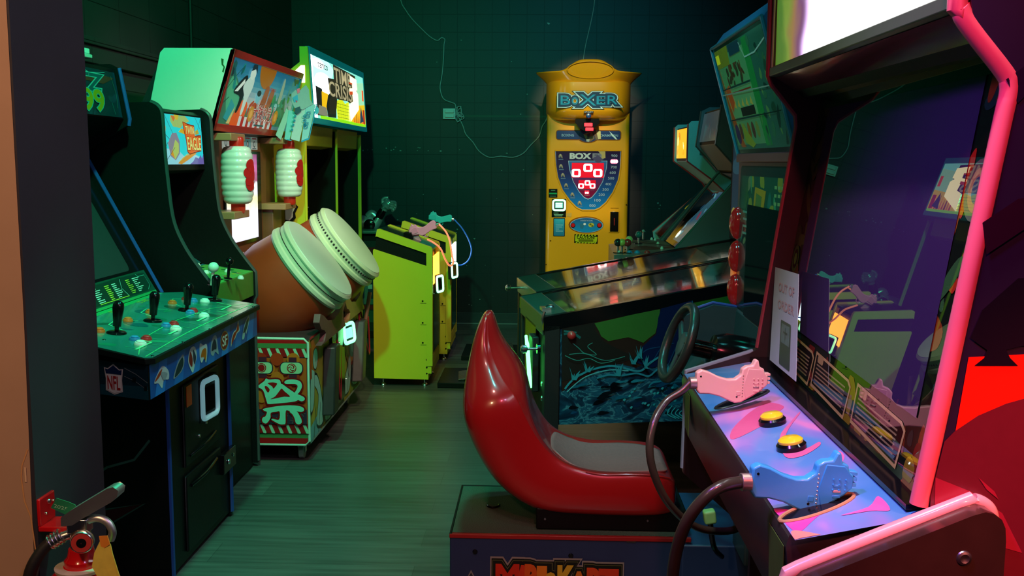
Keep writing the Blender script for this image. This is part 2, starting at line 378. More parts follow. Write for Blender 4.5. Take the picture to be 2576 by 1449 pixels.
# ledge where the left wall steps back, and the upright pipe on it
struct(MB().box(-2.19,-2.145,1.75,8.79,1.985,2.02,WALLL).box(-2.19,-2.16,1.75,8.79,1.90,1.985,WALLL),'trim_1',bevel=.004)
pz=at(484,60,0,-2.16)
struct(MB().cyl((-2.17,pz.y,2.02),(-2.17,pz.y,3.3),.012,DARKG),'trim_2')

# ------------------------------------------------------------ wires and junction box on the back wall
WIRE=mat('grey_wire',(.42,.46,.44),.5,noise=.1)
def wall_wire(name,pts,label,r=.0045,ends=None):
    P=[at(x,y,1,8.775) for x,y in pts]
    return tag(MB().tube(P,r,WIRE,n=6,sub=3).build(name),label,'cable')
wall_wire('cable',[(1006,-60),(1008,0),(1021,26),(1036,47),(1054,66),(1080,91),(1100,102),(1110,95),(1119,99),(1117,112),(1116,140),(1113,180),(1110,200),(1107,222),(1115,248),(1134,257),(1145,262),(1147,275),(1152,281)],'thin grey wire running down the black tiled wall into the white switch box')
wall_wire('cable',[(1152,293),(1158,303),(1165,318),(1172,338),(1190,358),(1205,380),(1231,396),(1260,393),(1290,396),(1316,386),(1335,365),(1356,343),(1364,318),(1372,306),(1378,290)],'thin grey wire sagging along the wall from the switch box to the yellow boxing machine')
wall_wire('cable',[(1498,-60),(1496,0),(1490,40),(1481,80),(1473,115),(1467,152)],'thin grey wire hanging straight down behind the top of the yellow boxing machine')
jb=thing('switch_box',at(1130,300,1,8.78),'small white double switch box with tangled wires on the black tiled wall','switch box')
c0=at(1115,273,1,8.79); c1=at(1146,300,1,8.79)
MB().box(c0.x,c1.x,8.755,8.79,c1.z,c0.z,WHITE).build('box',jb,bevel=.004)
for t in (.3,.72):
    zz=c1.z+(c0.z-c1.z)*t; MB().box(c0.x+.02,c1.x-.01,8.735,8.755,zz-.013,zz+.013,WHITE).build('plug',jb,bevel=.003)
cx,cz=c1.x+.012,(c0.z+c1.z)/2
rg=random.Random(2)
for k in range(4):
    ang=[(cx+.02+rg.uniform(0,.05)*math.cos(t*1.05+k), 8.765, cz+(.02 if k%2 else -.03)+rg.uniform(.02,.05)*math.sin(t*1.05+k)) for t in range(7)]
    MB().tube([(cx-.02,8.76,cz+.01*k-.015)]+ang,.0035,WIRE,n=6,sub=4).build('wire_loop',jb)
# ============================================================ small repeated fittings
def ring(mb, c, d, r, t, m, n=24):
    c=Vector(c); d=Vector(d).normalized(); a=d.orthogonal().normalized(); b=d.cross(a)
    mb.tube([c+(a*math.cos(2*math.pi*k/n)+b*math.sin(2*math.pi*k/n))*r for k in range(n)], t, m, n=8, smooth=False, closed=True)
def push_button(parent, c, d, col, r=.017, base=None):
    """round arcade button on a panel: bezel and plunger"""
    c=Vector(c); d=Vector(d).normalized(); mb=MB()
    mb.lathe([(r*1.0,0),(r*1.0,.004),(r*.86,.009),(r*.7,.0085)], c, d, base or col, 24)
    mb.lathe([(r*.68,.006),(r*.68,.012),(r*.5,.0145),(.001,.015)], c, d, col, 20)
    return mb.build('button', parent)
def card_reader(parent, c, d, up, w, h, frame, scr, glow=None):
    """payment card reader: dark box, rounded bright frame, small display"""
    c=Vector(c); d=Vector(d).normalized(); up=Vector(up); up=(up-d*up.dot(d)).normalized(); s=up.cross(d)
    mb=MB(); mb.obox(c+d*.012, s*w*.5, up*h*.5, d*.012, DARKG); rd=mb.build('card_reader', parent, bevel=.004)
    fr=MB(); q=.11*w
    P=[]
    for sx,sz,a0 in ((1,-1,-90),(1,1,0),(-1,1,90),(-1,-1,180)):
        for k in range(5):
            t=R(a0+22.5*k); P.append(c+d*.027+s*(sx*(w*.5-2*q)+q*math.cos(t)*1.2)+up*(sz*(h*.5-2*q)+q*math.sin(t)*1.2))
    fr.tube(P, q*.62, frame, n=8, smooth=False, closed=True); fr.build('light_frame', rd)
    sm=MB(); sm.obox(c+d*.027, s*(w*.5-2.2*q), up*(h*.5-2.2*q), d*.002, scr); sm.build('display', rd)
    return rd
GLOWG=mat('green_light_frame',(.6,1,.75),.4,emit=(.16,1,.34),es=2.6)
GLOWW=mat('pale_green_light_frame',(.8,1,.9),.4,emit=(.30,1,.50),es=2.4)

# ============================================================ fire extinguisher on the jamb
RED=mat('fire_red_enamel',(.62,.006,.010),.18,coat=.6,noise=.05)
ex=thing('fire_extinguisher',(-.731,1.505,.313),'red fire extinguisher with chrome squeeze handle, hanging on the dark entrance wall','fire extinguisher')
X,Y=-.731,1.505
b=MB(); b.lathe([(.066,.30),(.069,.31),(.069,.70),(.066,.735),(.055,.765),(.036,.785),(.024,.792)],(X,Y,0),(0,0,1),RED,48); b.build('cylinder',ex)
b=MB(); b.lathe([(.026,.785),(.026,.80),(.021,.806),(.019,.818)],(X,Y,0),(0,0,1),RED,32); b.build('neck',ex)
b=MB(); b.lathe([(.040,.784),(.041,.789),(.027,.790),(.027,.784)],(X,Y,0),(0,0,1),mat('worn_white_collar',(.55,.52,.45),.45,noise=.3,nscale=90),40,caps=False); b.build('collar',ex)
BRASS=mat('brass',(.62,.42,.18),.28,1.0,noise=.15)
v=MB(); v.lathe([(.014,.815),(.016,.82),(.016,.845),(.012,.852)],(X,Y,0),(0,0,1),BRASS,24); v.obox((X,Y,.857),(.016,0,0),(0,.013,0),(0,0,.012),CHROME)
v.cyl((X-.012,Y,.842),(X-.034,Y-.008,.836),.0085,CHROME,.0075); v.cyl((X,Y-.010,.845),(X+.012,Y-.026,.842),.007,BRASS); v.build('valve',ex,bevel=.002)
h=MB()   # carrying handle and squeeze lever
top=[(X-.024,.858),(X-.024,.872),(X-.008,.884),(X+.052,.921),(X+.062,.924),(X+.070,.918),(X+.068,.908),(X+.058,.899),(X+.012,.872),(X-.006,.860)]
h.prism(top,'y',Y-.0135,Y+.0135,SATIN); h.build('squeeze_handle',ex,bevel=.006,seg=4)
h=MB(); h.tube([(X+.004,Y,.860),(X+.026,Y,.868),(X+.044,Y,.862),(X+.052,Y,.846),(X+.048,Y,.832)],.0065,SATIN,n=10); h.build('carry_handle',ex)
g=MB(); gc=Vector((X+.018,Y-.030,.842)); gd=Vector((.25,-1,.05))
g.lathe([(.0175,0),(.0175,.010),(.0160,.012)],gc,gd,CHROME,28); g.lathe([(.0150,.0121),(.001,.0125)],gc,gd,mat('gauge_face_red',(.55,.05,.04),.4),28,caps=False)
g.lathe([(.0075,.0127),(.001,.0129)],gc,gd,BLACK,20,caps=False); g.build('pressure_gauge',ex)
hs=MB(); hs.tube([(X-.034,Y-.008,.836),(X-.052,Y-.018,.822),(X-.068,Y-.03,.79),(X-.074,Y-.032,.74),(X-.074,Y-.03,.62),(X-.074,Y-.02,.45)],.0095,DARKG,n=14); ho=hs.build('hose',ex)
hs=MB(); hs.cyl((X-.026,Y-.006,.841),(X-.044,Y-.012,.830),.0115,CHROME,n=18)
for k in range(4): t=k/3*.8+.1; p=Vector((X-.026,Y-.006,.841)).lerp(Vector((X-.044,Y-.012,.830)),t); ring(hs,p,(-.018,-.006,-.011),.0118,.0012,CHROME)
hs.build('hose_fitting',ho)
tg=MB(); TY=mat('yellow_card_tag',(.75,.62,.08),.6,noise=.2,nscale=70)
tg.extrude([(X+.045,Y-.03,.842),(X+.062,Y-.032,.838),(X+.066,Y-.034,.822),(X+.078,Y-.036,.78),(X+.088,Y-.03,.70),(X+.060,Y-.04,.70),(X+.052,Y-.045,.775),(X+.036,Y-.042,.805),(X+.038,Y-.036,.825)],(.0005,.001,0),TY)
tg.extrude([(X+.044,Y-.0305,.850),(X+.058,Y-.0325,.852),(X+.062,Y-.0335,.838),(X+.048,Y-.0325,.828)],(.0005,.001,0),mat('orange_card_tag',(.8,.28,.03),.6,noise=.1))
tg.build('inspection_tag',ex)
tg=MB(); GT=mat('green_plastic_tag',(.02,.22,.10),.45,noise=.1)
tg.extrude([(X-.048,Y+.004,.882),(X-.038,Y+.004,.898),(X-.018,Y+.002,.893),(X-.006,Y,.889),(X-.004,Y,.874),(X-.018,Y+.002,.869)],(0,.0012,0),GT)
t2=MB(); A_=Art(t2,(X-.045,Y+.0035,.880),(X-.020,Y+.002,.874),(X-.042,Y+.0035,.893),(0,-1,0),step=.0004); A_.text('2025',.06,.28,.94,.72,'#9fd8b0')
to=tg.build('year_tag',ex); t2.build('year_print',to)
br=MB(); br.add([],[],RED)
br.box(-.801,-.795,1.506,1.556,.850,.896,RED); br.box(-.800,-.745,1.506,1.556,.842,.851,RED)
brk=br.build('wall_bracket',ex,bevel=.002); 
b=MB()
for yy,zz,rr in ((1.536,.883,.0042),(1.524,.867,.0022),(1.549,.880,.002)): b.lathe([(rr,0),(rr*.8,.002)],(-.795,yy,zz),(1,0,0),CHROME,12)
b.build('screw',brk)

for _o in ex.children_recursive:
    if _o.parent==ex: _o.location.z+=.013
# ============================================================ football four-player cabinet
TM=mat('blue_edge_moulding',(.02,.07,.32),.3,coat=.3,noise=.1)
nf=thing('arcade_cabinet',(-1.6,3.55,0),'black four-joystick football arcade cabinet with blue logo strip under its control deck','arcade cabinet')
y0,y1=3.23,3.90
BODY=[(-2.1,0),(-1.257,0),(-1.257,.70),(-1.30,.86),(-1.515,.92),(-1.79,1.44),(-1.79,1.476),(-1.621,1.575),(-1.618,1.60),(-1.651,1.795),(-1.68,1.81),(-2.1,1.80)]
b=MB(); b.prism(BODY,'y',y0,y0+.02,BLACK); b.prism(BODY,'y',y1-.02,y1,BLACK); b.build('side_panel',nf,bevel=.002)
b=MB(); b.prism([(-2.08,.02),(-1.262,.02),(-1.262,.69),(-1.31,.85),(-1.52,.91),(-1.56,.90),(-1.98,1.40),(-2.08,1.42)],'y',y0+.02,y1-.02,BLACK); b.build('body',nf)
b=MB(); tmold(b,[(-1.257,.02),(-1.257,.74)],'y',y1-.01,.010,TM); tmold(b,[(-1.257,.02),(-1.257,.74)],'y',y0+.01,.010,TM)
for yy in (y0+.01,y1-.01): tmold(b,[(-1.512,.918),(-1.787,1.444),(-1.787,1.478)],'y',yy,.0085,TM); tmold(b,[(-1.619,1.575),(-1.614,1.60),(-1.648,1.795)],'y',yy,.0085,TM)
b.build('edge_moulding',nf)
# head with the dim marquee
b=MB(); b.prism([(-1.66,1.79),(-1.632,1.60),(-1.80,1.50),(-2.08,1.50),(-2.08,1.79)],'y',y0+.02,y1-.02,BLACK); hd=b.build('head',nf)
b=MB(); A_=Art(b,(-1.629,y0+.03,1.605),(-1.629,y1-.04,1.605),(-1.655,y0+.03,1.775),(1,0,.15),rough=.2)
A_.rect(0,0,1,1,'#10303c'); A_.blobs(3,14,['#1d4a55','#16525a','#0e3b4a','#1c3a50'],.06,.2)
A_.poly([(.30,.84),(.80,.90),(.97,.86),(.80,.70),(.35,.74)],'#7a3326'); A_.line([(.3,.9),(.55,.97),(.62,.9),(.85,.96)],.012,'#5fb0b8')
A_.text('BLITZ',.02,.52,.80,.88,'#10505a',bold=.02,shear=.3,out='#58a9a8')
A_.text('9',.475,.10,.605,.54,'#c09018',bold=.025,out='#1fa09a',ow=.03); A_.text('9',.625,.10,.755,.54,'#c09018',bold=.025,out='#1fa09a',ow=.03)
A_.line([(.93,.9),(.965,.5),(.95,.2)],.015,'#4a7a6a'); A_.line([(.88,.3),(.90,.05)],.01,'#2f8080')
b.build('marquee',hd)
b=MB(); b.box(-1.70,-1.655,y0+.33,y0+.45,1.81,1.825,mat('clear_tray',(.5,.6,.55),.15)); b.box(-1.70,-1.66,y0+.34,y0+.44,1.825,1.845,WHITE); b.build('tray',hd,bevel=.003)
b=MB(); b.prism([(-1.54,.935),(-1.80,1.42),(-1.83,1.41),(-1.57,.925)],'y',y0+.02,y1-.02,BLACKG); b.build('screen_bezel',nf)
b=MB(); A_=Art(b,(-1.585,y0+.09,1.02),(-1.585,y1-.13,1.02),(-1.775,y0+.09,1.375),(1,0,.5)); A_.rrect(0,0,1,1,mat('crt_grey',(.035,.042,.045),.12,noise=.1),r=.06); b.build('screen',nf)
b=MB(); A_=Art(b,(-1.522,y0+.03,.925),(-1.522,y1-.035,.925),(-1.572,y0+.03,1.012),(1,0,.5),rough=.3)   # instruction strip
A_.rect(0,0,1,1,'#0c4a3a'); A_.rect(0,0,1,.10,'#2a9a5c'); A_.poly([(.04,.16),(.9,.16),(.97,.3),(.97,.9),(.6,.95),(.04,.9)],'#07352c')
rg=random.Random(9)
for cx0,c in ((.08,'#d8d840'),(.20,'#cfe8dc'),(.36,'#d8d840'),(.46,'#cfe8dc'),(.66,'#d8d840'),(.76,'#cfe8dc')):
    for k in range(8): A_.rect(cx0,.24+k*.075,cx0+rg.uniform(.04,.11 if c[1]=='c' else .07),.27+k*.075,c)
A_.line([(.60,.2),(.56,.55),(.60,.9)],.02,'#9fd8d0'); A_.line([(.9,.2),(.955,.36),(.955,.8),(.86,.8),(.84,.92)],.02,'#57b8a8'); A_.rect(.2,.18,.6,.205,'#c8d840')
b.build('instruction_strip',nf)
# control deck
deck=[(-1.115,2.80),(-1.115,3.875),(-1.13,3.89),(-1.456,3.95),(-1.53,3.86),(-1.53,2.93),(-1.30,2.83),(-1.135,2.775)]
def dz(x): return .876+(-1.115-x)*.115
b=MB(); n=len(deck); GP=mat('green_print_deck',(.018,.20,.17),.22,coat=.4,noise=.35,nscale=9)
b.add([(x,y,dz(x)) for x,y in deck]+[(x,y,dz(x)-.018) for x,y in deck],[tuple(range(n))]+[tuple(range(n,2*n))]+[(i,(i+1)%n,n+(i+1)%n,n+i) for i in range(n)],BLACK)
cd=b.build('control_deck',nf,bevel=.002)
b=MB(); A_=Art(b,(-1.118,2.785,dz(-1.118)+.0005),(-1.118,3.885,dz(-1.118)+.0005),(-1.52,2.785,dz(-1.52)+.0005),(0,0,1),rough=.22)
def dk(x,y): return ((y-2.785)/1.10,(-1.118-x)/.402)
A_.poly([dk(*q) for q in [(-1.122,2.80),(-1.122,3.872),(-1.14,3.885),(-1.45,3.94),(-1.52,3.85),(-1.52,2.94),(-1.30,2.84),(-1.14,2.782)]],GP)
A_.poly([dk(-1.495,2.95),dk(-1.495,3.86),dk(-1.52,3.85),dk(-1.52,2.94)],'#16a060')
A_.blobs(21,26,['#0f6a58','#128063','#0a4f45','#1b8f70','#0b5a60'],.04,.12,(.08,.08,.92,.85))
lg='#3fd08a'
A_.line([(k/24*.98+.01,.06+.30*((k/24-.5)*2)**2*0+.05*math.sin(k/24*3.14)) for k in range(25)],.010,lg)
A_.line([(.02,.12),(.2,.30),(.5,.36),(.8,.30),(.99,.10)],.008,lg)
for k in range(13): u=.08+k*.07; A_.line([(u,.02),(u+.012,.30)],.006,'#2aa878')
for cu in (.12,.36,.60,.84): A_.line([(cu-.07,.55),(cu-.02,.72),(cu+.05,.75),(cu+.09,.6)],.012,'#49c996'); A_.line([(cu-.05,.2),(cu+.06,.2),(cu+.08,.36)],.02,'#58dba0')
for cu in (.10,.32,.54,.76): A_.text('START',cu-.02,.885,cu+.06,.945,'#b8c832')
b.build('deck_print',cd)
jn=Vector((.115,0,1)).normalized()
def bat_stick(x,y):
    b=MB(); c=Vector((x,y,dz(x))); b.lathe([(.031,0),(.031,.004),(.027,.007)],c,jn,BLACKG,28)
    b.lathe([(.006,.004),(.007,.022),(.0125,.024),(.013,.04),(.0175,.082),(.0165,.095),(.010,.103),(.002,.105)],c,jn,BLACKG,20); return b.build('joystick',cd)
for x,y in ((-1.335,3.05),(-1.318,3.30),(-1.295,3.56),(-1.285,3.84)): bat_stick(x,y)
OR_=mat('orange_button',(.75,.16,.03),.3); RD_=mat('red_button',(.55,.03,.03),.3); BL_=mat('blue_button',(.03,.22,.5),.3); WH_=mat('white_button',(.75,.8,.76),.3); YE_=mat('yellow_button',(.95,.78,.02),.25,coat=.4)
def dp(px,py,col,r=.017):
    q=at(px,py,2,.895); q=at(px,py,2,dz(q.x)+.008); push_button(cd,(q.x,q.y,dz(q.x)),jn,col,r)
for px,py in ((250,822),(321,796),(377,776),(433,753)): dp(px,py,OR_)
for px,py in ((368,848),(437,811),(486,777),(467,744)): dp(px,py,RD_)
for px,py in ((338,848),(417,815),(478,782),(486,750)): dp(px,py,BL_)
for px,py in ((353,861),(442,824),(513,791),(515,752)): dp(px,py,WH_,.019)
b=MB()
for px,py in ((383,890),(460,855),(528,822),(585,794),(637,767),(262,868)):
    q=at(px,py,2,.885); b.ball((q.x,q.y,dz(q.x)),.006,BLACKG,12,(1,1,.6))
b.build('screw',cd)
# blue apron with team emblems
FZ0,FZ1=.755,.857
b=MB(); b.prism([(-1.13,2.785),(-1.13,3.878),(-1.45,3.935),(-1.45,2.95),(-1.30,2.85)],'z',FZ0,FZ1,BLACK); ap=b.build('deck_box',nf,bevel=.002)
b=MB(); A_=Art(b,(-1.1295,2.79,FZ0),(-1.1295,3.875,FZ0),(-1.1295,2.79,FZ1),(1,0,0),rough=.3,step=.0005)
A_.rect(0,0,1,1,'#1450a8')
for k,u in enumerate((.08,.22,.36,.50,.64,.78,.92)): A_.poly([(u-.05,0),(u+.02,0),(u+.05,1),(u-.01,1)],'#1a66c0' if k%2 else '#2474d4')
def swoosh(u,cols,s=1,flip=1):
    A_.blob([(u-.045*s*flip,.42),(u-.02*flip,.66),(u+.015*flip,.78),(u+.05*s*flip,.55),(u+.05*s*flip,.30),(u+.02*flip,.34),(u+.005*flip,.14),(u-.02*flip,.34)],'#c9ced6')
    A_.blob([(u-.042*s*flip,.44),(u-.015*flip,.64),(u+.01*flip,.70),(u-.01*flip,.52)],cols[0]); A_.blob([(u+.0*flip,.62),(u+.04*s*flip,.5),(u+.03*flip,.36),(u+.012*flip,.38)],cols[1])
swoosh(.075,['#b5361c','#9aa3ae'],1.1)                                     # horse head
A_.blob([(.165,.22),(.20,.62),(.245,.80),(.255,.55),(.23,.30)],'#8f98a4'); A_.blob([(.175,.25),(.205,.58),(.24,.72),(.245,.5),(.22,.32)],'#12303c')
A_.blob([(.285,.5),(.30,.8),(.325,.88),(.35,.8),(.36,.5),(.34,.25),(.322,.05),(.30,.25)],'#c3c7cc'); A_.blob([(.292,.5),(.305,.76),(.322,.5),(.315,.25)],'#8c1d24'); A_.blob([(.33,.78),(.352,.5),(.338,.28),(.328,.5)],'#26344e')
A_.blob([(.385,.45),(.39,.85),(.42,.75),(.45,.72),(.455,.45),(.44,.12),(.425,.3),(.40,.2)],'#d0d4d8'); A_.blob([(.395,.4),(.41,.6),(.44,.6),(.445,.4),(.435,.2),(.42,.35)],'#cf6a1c')
A_.blob([(.485,.35),(.495,.7),(.52,.86),(.545,.8),(.555,.45),(.56,.15),(.53,.3),(.51,.2)],'#9aa6b4'); A_.blob([(.495,.4),(.505,.65),(.525,.74),(.54,.6),(.54,.38),(.52,.4)],'#0d2140')
A_.oval(.625,.5,.042,.34,'#b9a36a'); A_.oval(.625,.5,.037,.30,'#8f1a1e'); A_.text('SF',.600,.33,.650,.68,'#e8e2d4',bold=.02)
A_.blob([(.69,.15),(.695,.4),(.72,.62),(.75,.68),(.775,.95),(.785,.7),(.79,.55),(.76,.5),(.735,.35),(.71,.32)],'#d8d0cc'); A_.blob([(.697,.22),(.702,.4),(.724,.58),(.752,.64),(.772,.86),(.78,.62),(.755,.55),(.73,.4)],'#c02a18')
A_.blob([(.815,.2),(.83,.5),(.86,.78),(.90,.95),(.905,.75),(.885,.5),(.865,.3),(.855,.42),(.84,.18)],'#b8c0c8'); A_.blob([(.828,.4),(.86,.70),(.895,.86),(.89,.66),(.86,.42)],'#123a44')
b.build('emblem_strip',ap)
b=MB(); A_=Art(b,(-1.3015,2.848,FZ0),(-1.131,2.7828,FZ0),(-1.3015,2.848,FZ1),(-.3,-1,0),rough=.3,step=.0005)
A_.rect(0,0,1,1,'#0e2a34'); A_.poly([(0,0),(1,0),(1,.4),(0,.3)],'#14444c')
A_.poly([(.12,.15),(.30,.04),(.48,.15),(.47,.5),(.50,.82),(.42,.80),(.30,.95),(.18,.80),(.10,.82),(.13,.5)],'#c9c4b4')
A_.poly([(.14,.17),(.30,.08),(.46,.17),(.45,.62),(.15,.62)],'#e0dccb'); A_.poly([(.14,.65),(.46,.65),(.475,.79),(.42,.77),(.30,.90),(.18,.77),(.125,.79)],'#12224a'); A_.text('NFL',.17,.2,.43,.58,'#a81c20',bold=.02)
A_.line([(.52,.86),(.75,.72),(.99,.5)],.02,'#6f7c78'); A_.line([(.52,.62),(.75,.5),(.99,.28)],.016,'#6f7c78'); A_.rect(.69,.50,.76,.62,'#101416'); A_.rect(.92,.27,.98,.40,'#101416')
b.build('shield_print',ap)
# coin door, reader, sticker
FX=-1.262
b=MB()
for (ya,yb,za,zb) in ((3.38,3.76,.36,.66),(3.38,3.76,.05,.33)):
    b.box(FX,FX+.012,ya,yb,za,zb,BLACK)
door=b.build('coin_door',nf,bevel=.008)
b=MB(); b.box(FX+.01,FX+.03,3.74,3.89,.22,.30,BLACKG); b.lathe([(.011,0),(.011,.006),(.008,.008)],(FX+.03,3.79,.26),(1,0,0),CHROME,16); b.lathe([(.008,0),(.007,.005)],(FX+.03,3.85,.27),(1,0,0),CHROME,16); b.build('lock_box',door,bevel=.003)
b=MB()
for y_,z_ in ((3.52,.44),(3.60,.47)): b.lathe([(.007,0),(.006,.004)],(FX+.012,y_,z_),(1,0,0),CHROME,14)
b.tube([(FX+.014,3.42,.395),(FX+.022,3.56,.40),(FX+.014,3.70,.41)],.004,BLACKG); b.tube([(FX+.014,3.42,.285),(FX+.022,3.56,.29),(FX+.014,3.70,.30)],.006,BLACKG); b.build('coin_door_lock',door)
b=MB(); b.box(FX+.012,FX+.014,3.405,3.455,.575,.65,mat('orange_sticker',(.95,.16,.01),.5)); b.build('sticker',door)
q=at(524,1000,0,FX+.02)
card_reader(nf,(FX,q.y,q.z),(1,-.12,0),(0,0,1),.15,.165,mat('white_reader_frame',(.62,.72,.74),.35,emit=(.3,.7,.8),es=.25),GLASS)
# lightning print on the near side panel
b=MB(); A_=Art(b,(-2.05,y0-.0008,.05),(-1.26,y0-.0008,.05),(-2.05,y0-.0008,.74),(0,-1,0),step=.0005); A_.rect(0,0,1,1,'#0a0506')
A_.line([(.35,.9),(.5,.93),(.55,1.0),(.75,.96)],.03,'#26453f'); A_.line([(.6,.88),(.62,.95)],.02,'#26453f')
A_.line([(.62,.42),(.74,.52),(.86,.56),(.93,.66)],.012,'#3c6a58'); A_.poly([(.70,.30),(.90,.34),(.72,.22)],'#3a0d10'); A_.line([(.70,.30),(.90,.34),(.70,.20)],.01,'#2f5a4a')
b.build('side_print',nf)

# ============================================================ tall black two-player cabinet beside it
tw=thing('arcade_cabinet',(-1.6,4.25,0),'tall black arcade cabinet with lit sky-blue marquee and green control panel','arcade cabinet')
ya,yb=3.96,4.56
def curve(p,n=8):
    out=[]
    for i in range(len(p)-1):
        a,b_,c,d=p[max(i-1,0)],p[i],p[i+1],p[min(i+2,len(p)-1)]
        for k in range(n):
            t=k/n; out.append(tuple(.5*((2*b_[j])+(c[j]-a[j])*t+(2*a[j]-5*b_[j]+4*c[j]-d[j])*t*t+(3*b_[j]-a[j]-3*c[j]+d[j])*t**3) for j in (0,1)))
    return out+[p[-1]]
fr=curve([(-1.56,1.672),(-1.53,1.655),(-1.516,1.62),(-1.512,1.50),(-1.503,1.36),(-1.485,1.20),(-1.44,1.09),(-1.38,1.0),(-1.327,.93)])
PR=[(-2.15,.02),(-1.335,.02),(-1.335,.80),(-1.325,.82)]+fr[::-1]+[(-1.66,1.668),(-2.15,1.62)]
b=MB(); b.prism(PR,'y',ya,ya+.018,BLACK); b.prism(PR,'y',yb-.018,yb,BLACK); b.build('side_panel',tw,bevel=.002)
b=MB(); ED=mat('grey_edge_moulding',(.05,.06,.062),.28,coat=.3,noise=.1)
for yy in (ya+.009,yb-.009): tmold(b,fr+[(-1.325,.82),(-1.335,.80),(-1.335,.03)],'y',yy,.0095,ED)
b.build('edge_moulding',tw)
b=MB(); b.prism([(-2.13,.0),(-1.36,.0),(-1.36,.80),(-1.55,.86),(-1.93,1.38),(-2.13,1.38)],'y',ya+.018,yb-.018,BLACK); b.prism([(-2.13,1.61),(-1.58,1.655),(-1.555,1.64),(-1.545,1.40),(-1.60,1.385),(-2.13,1.36)],'y',ya+.018,yb-.018,BLACK)
b.prism([(-1.352,.02),(-1.358,.02),(-1.358,.70),(-1.352,.70)],'y',ya+.06,yb-.06,BLACK); b.build('body',tw,bevel=.002)
b=MB(); A_=Art(b,(-1.540,ya+.03,1.425),(-1.540,yb-.045,1.425),(-1.550,ya+.03,1.632),(1,0,0),es=.55,rough=.15)
A_.rect(0,0,1,1,'#2cc4dc'); A_.poly([(0,0),(1,0),(1,.12),(.8,.2),(.6,.1),(.4,.3),(0,.32)],'#9ac4e4')
A_.poly([(.66,0),(1,0),(1,.22),(.96,.12),(.93,.2),(.88,.12),(.8,.15),(.74,.06)],'#6a5aa8')
A_.poly([(.30,.98),(.62,1),(.72,.9),(.60,.84),(.50,.74),(.34,.76),(.28,.88)],'#a8b070'); A_.poly([(.30,.98),(.42,.97),(.35,.86)],'#e06a3a'); A_.poly([(.37,1.0),(.48,1.0),(.45,.9),(.40,.9)],'#e0a83a')
A_.poly([(.20,.42),(.30,.62),(.40,.64),(.46,.46),(.44,.22),(.34,.08),(.24,.16)],'#8f7a96'); A_.poly([(.26,.2),(.36,.5),(.43,.42),(.42,.24),(.33,.10)],'#b8b86a'); A_.poly([(.24,.2),(.28,.3),(.32,.12)],'#e08a2c')
A_.poly([(.09,.66),(.10,.82),(.13,.76),(.15,.86),(.18,.74),(.17,.64)],'#e89028')
for a0,b0 in (((.16,1.0),(.32,.62)),((0,.76),(.24,.50)),((.05,.6),(.16,.9)),((.02,.1),(.2,.44)),((.12,.05),(.34,.34)),((.86,1.0),(.98,.72)),((.99,.98),(.88,.66)),((.0,.95),(.06,.5))): A_.line([a0,b0],.012,'#37505c')
for k in range(5): A_.line([(.0,.20-.03*k),(.08,.14-.03*k),(.15,.24-.03*k)],.008,'#37505c')
A_.poly([(.0,.32),(.07,.38),(.10,.32),(.06,.22),(0,.22)],'#4a4a3a'); A_.poly([(.38,.02),(.5,.14),(.8,.26),(.82,.22),(.6,.08),(.46,.0)],'#d88a38'); A_.line([(.42,.06),(.6,.2),(.84,.27)],.02,'#b8b070')
A_.poly([(.45,.66),(.58,.62),(.62,.68),(.52,.74)],'#d8a030'); A_.poly([(.84,.62),(.93,.66),(.90,.74),(.84,.70)],'#b89838')
A_.poly([(.55,.88),(.56,.72),(.60,.50),(.61,.26),(.66,.20),(.95,.28),(.97,.62),(.90,.62),(.82,.60),(.82,.82),(.68,.84)],'#7a2a10')
A_.poly([(.56,.87),(.57,.73),(.61,.50),(.62,.27),(.66,.22),(.94,.30),(.96,.60),(.82,.58),(.81,.80),(.66,.82)],'#e2602a')
A_.text('TWIN',.60,.63,.80,.79,'#ded080',bold=.02,out='#8a3414',ow=.03); A_.text('EAGLE',.625,.30,.945,.56,'#ded080',bold=.02,out='#8a3414',ow=.03)
b.build('marquee',tw)
b=MB(); A_=Art(b,(-1.575,ya+.02,.90),(-1.575,yb-.02,.90),(-1.80,ya+.02,1.37),(1,0,.5)); A_.rect(0,0,1,1,GLASS); b.build('screen',tw)
pz_=lambda x:.935+(-1.335-x)*.13
b=MB(); GRN=mat('worn_green_print',(.10,.42,.09),.4,noise=.35,nscale=14)
b.prism([(-1.335,.82),(-1.335,pz_(-1.335)),(-1.56,pz_(-1.56)),(-1.60,.93),(-1.60,.82)],'y',ya+.018,yb-.018,mat('olive_panel_front',(.09,.22,.03),.45,noise=.15)); cp=b.build('control_panel',tw,bevel=.003)
b=MB(); A_=Art(b,(-1.337,ya+.02,pz_(-1.337)+.0004),(-1.337,yb-.02,pz_(-1.337)+.0004),(-1.57,ya+.02,pz_(-1.57)+.0004),(0,0,1),rough=.3)
A_.rect(0,0,1,1,GRN); A_.blobs(5,26,['#1f9a5a','#58c060','#2a7a48','#7ad070','#155a3c'],.03,.12,(0,.1,1,1)); A_.blobs(8,16,['#d8602a','#b83c1c','#c8b040','#8a8a9a'],.02,.05,(.45,.06,.8,.22)); A_.rect(0,.93,1,1,'#2a7a8c')
for u,v in ((.18,.45),(.30,.40),(.62,.52),(.46,.62)): A_.rect(u-.04,v-.05,u+.05,v+.09,'#8fe0d8')
A_.oval(.33,.14,.05,.06,'#101810')
b.build('panel_print',cp)
b=MB(); A_=Art(b,(-1.575,ya+.02,.972),(-1.575,yb-.02,.972),(-1.66,ya+.02,1.03),(.4,0,1)); A_.rect(0,0,1,1,'#1a5a60'); A_.blobs(12,14,['#3aa8b0','#134048','#6ac8c8'],.08,.2); b.build('lower_bezel',tw)
pn=Vector((.13,0,1)).normalized()
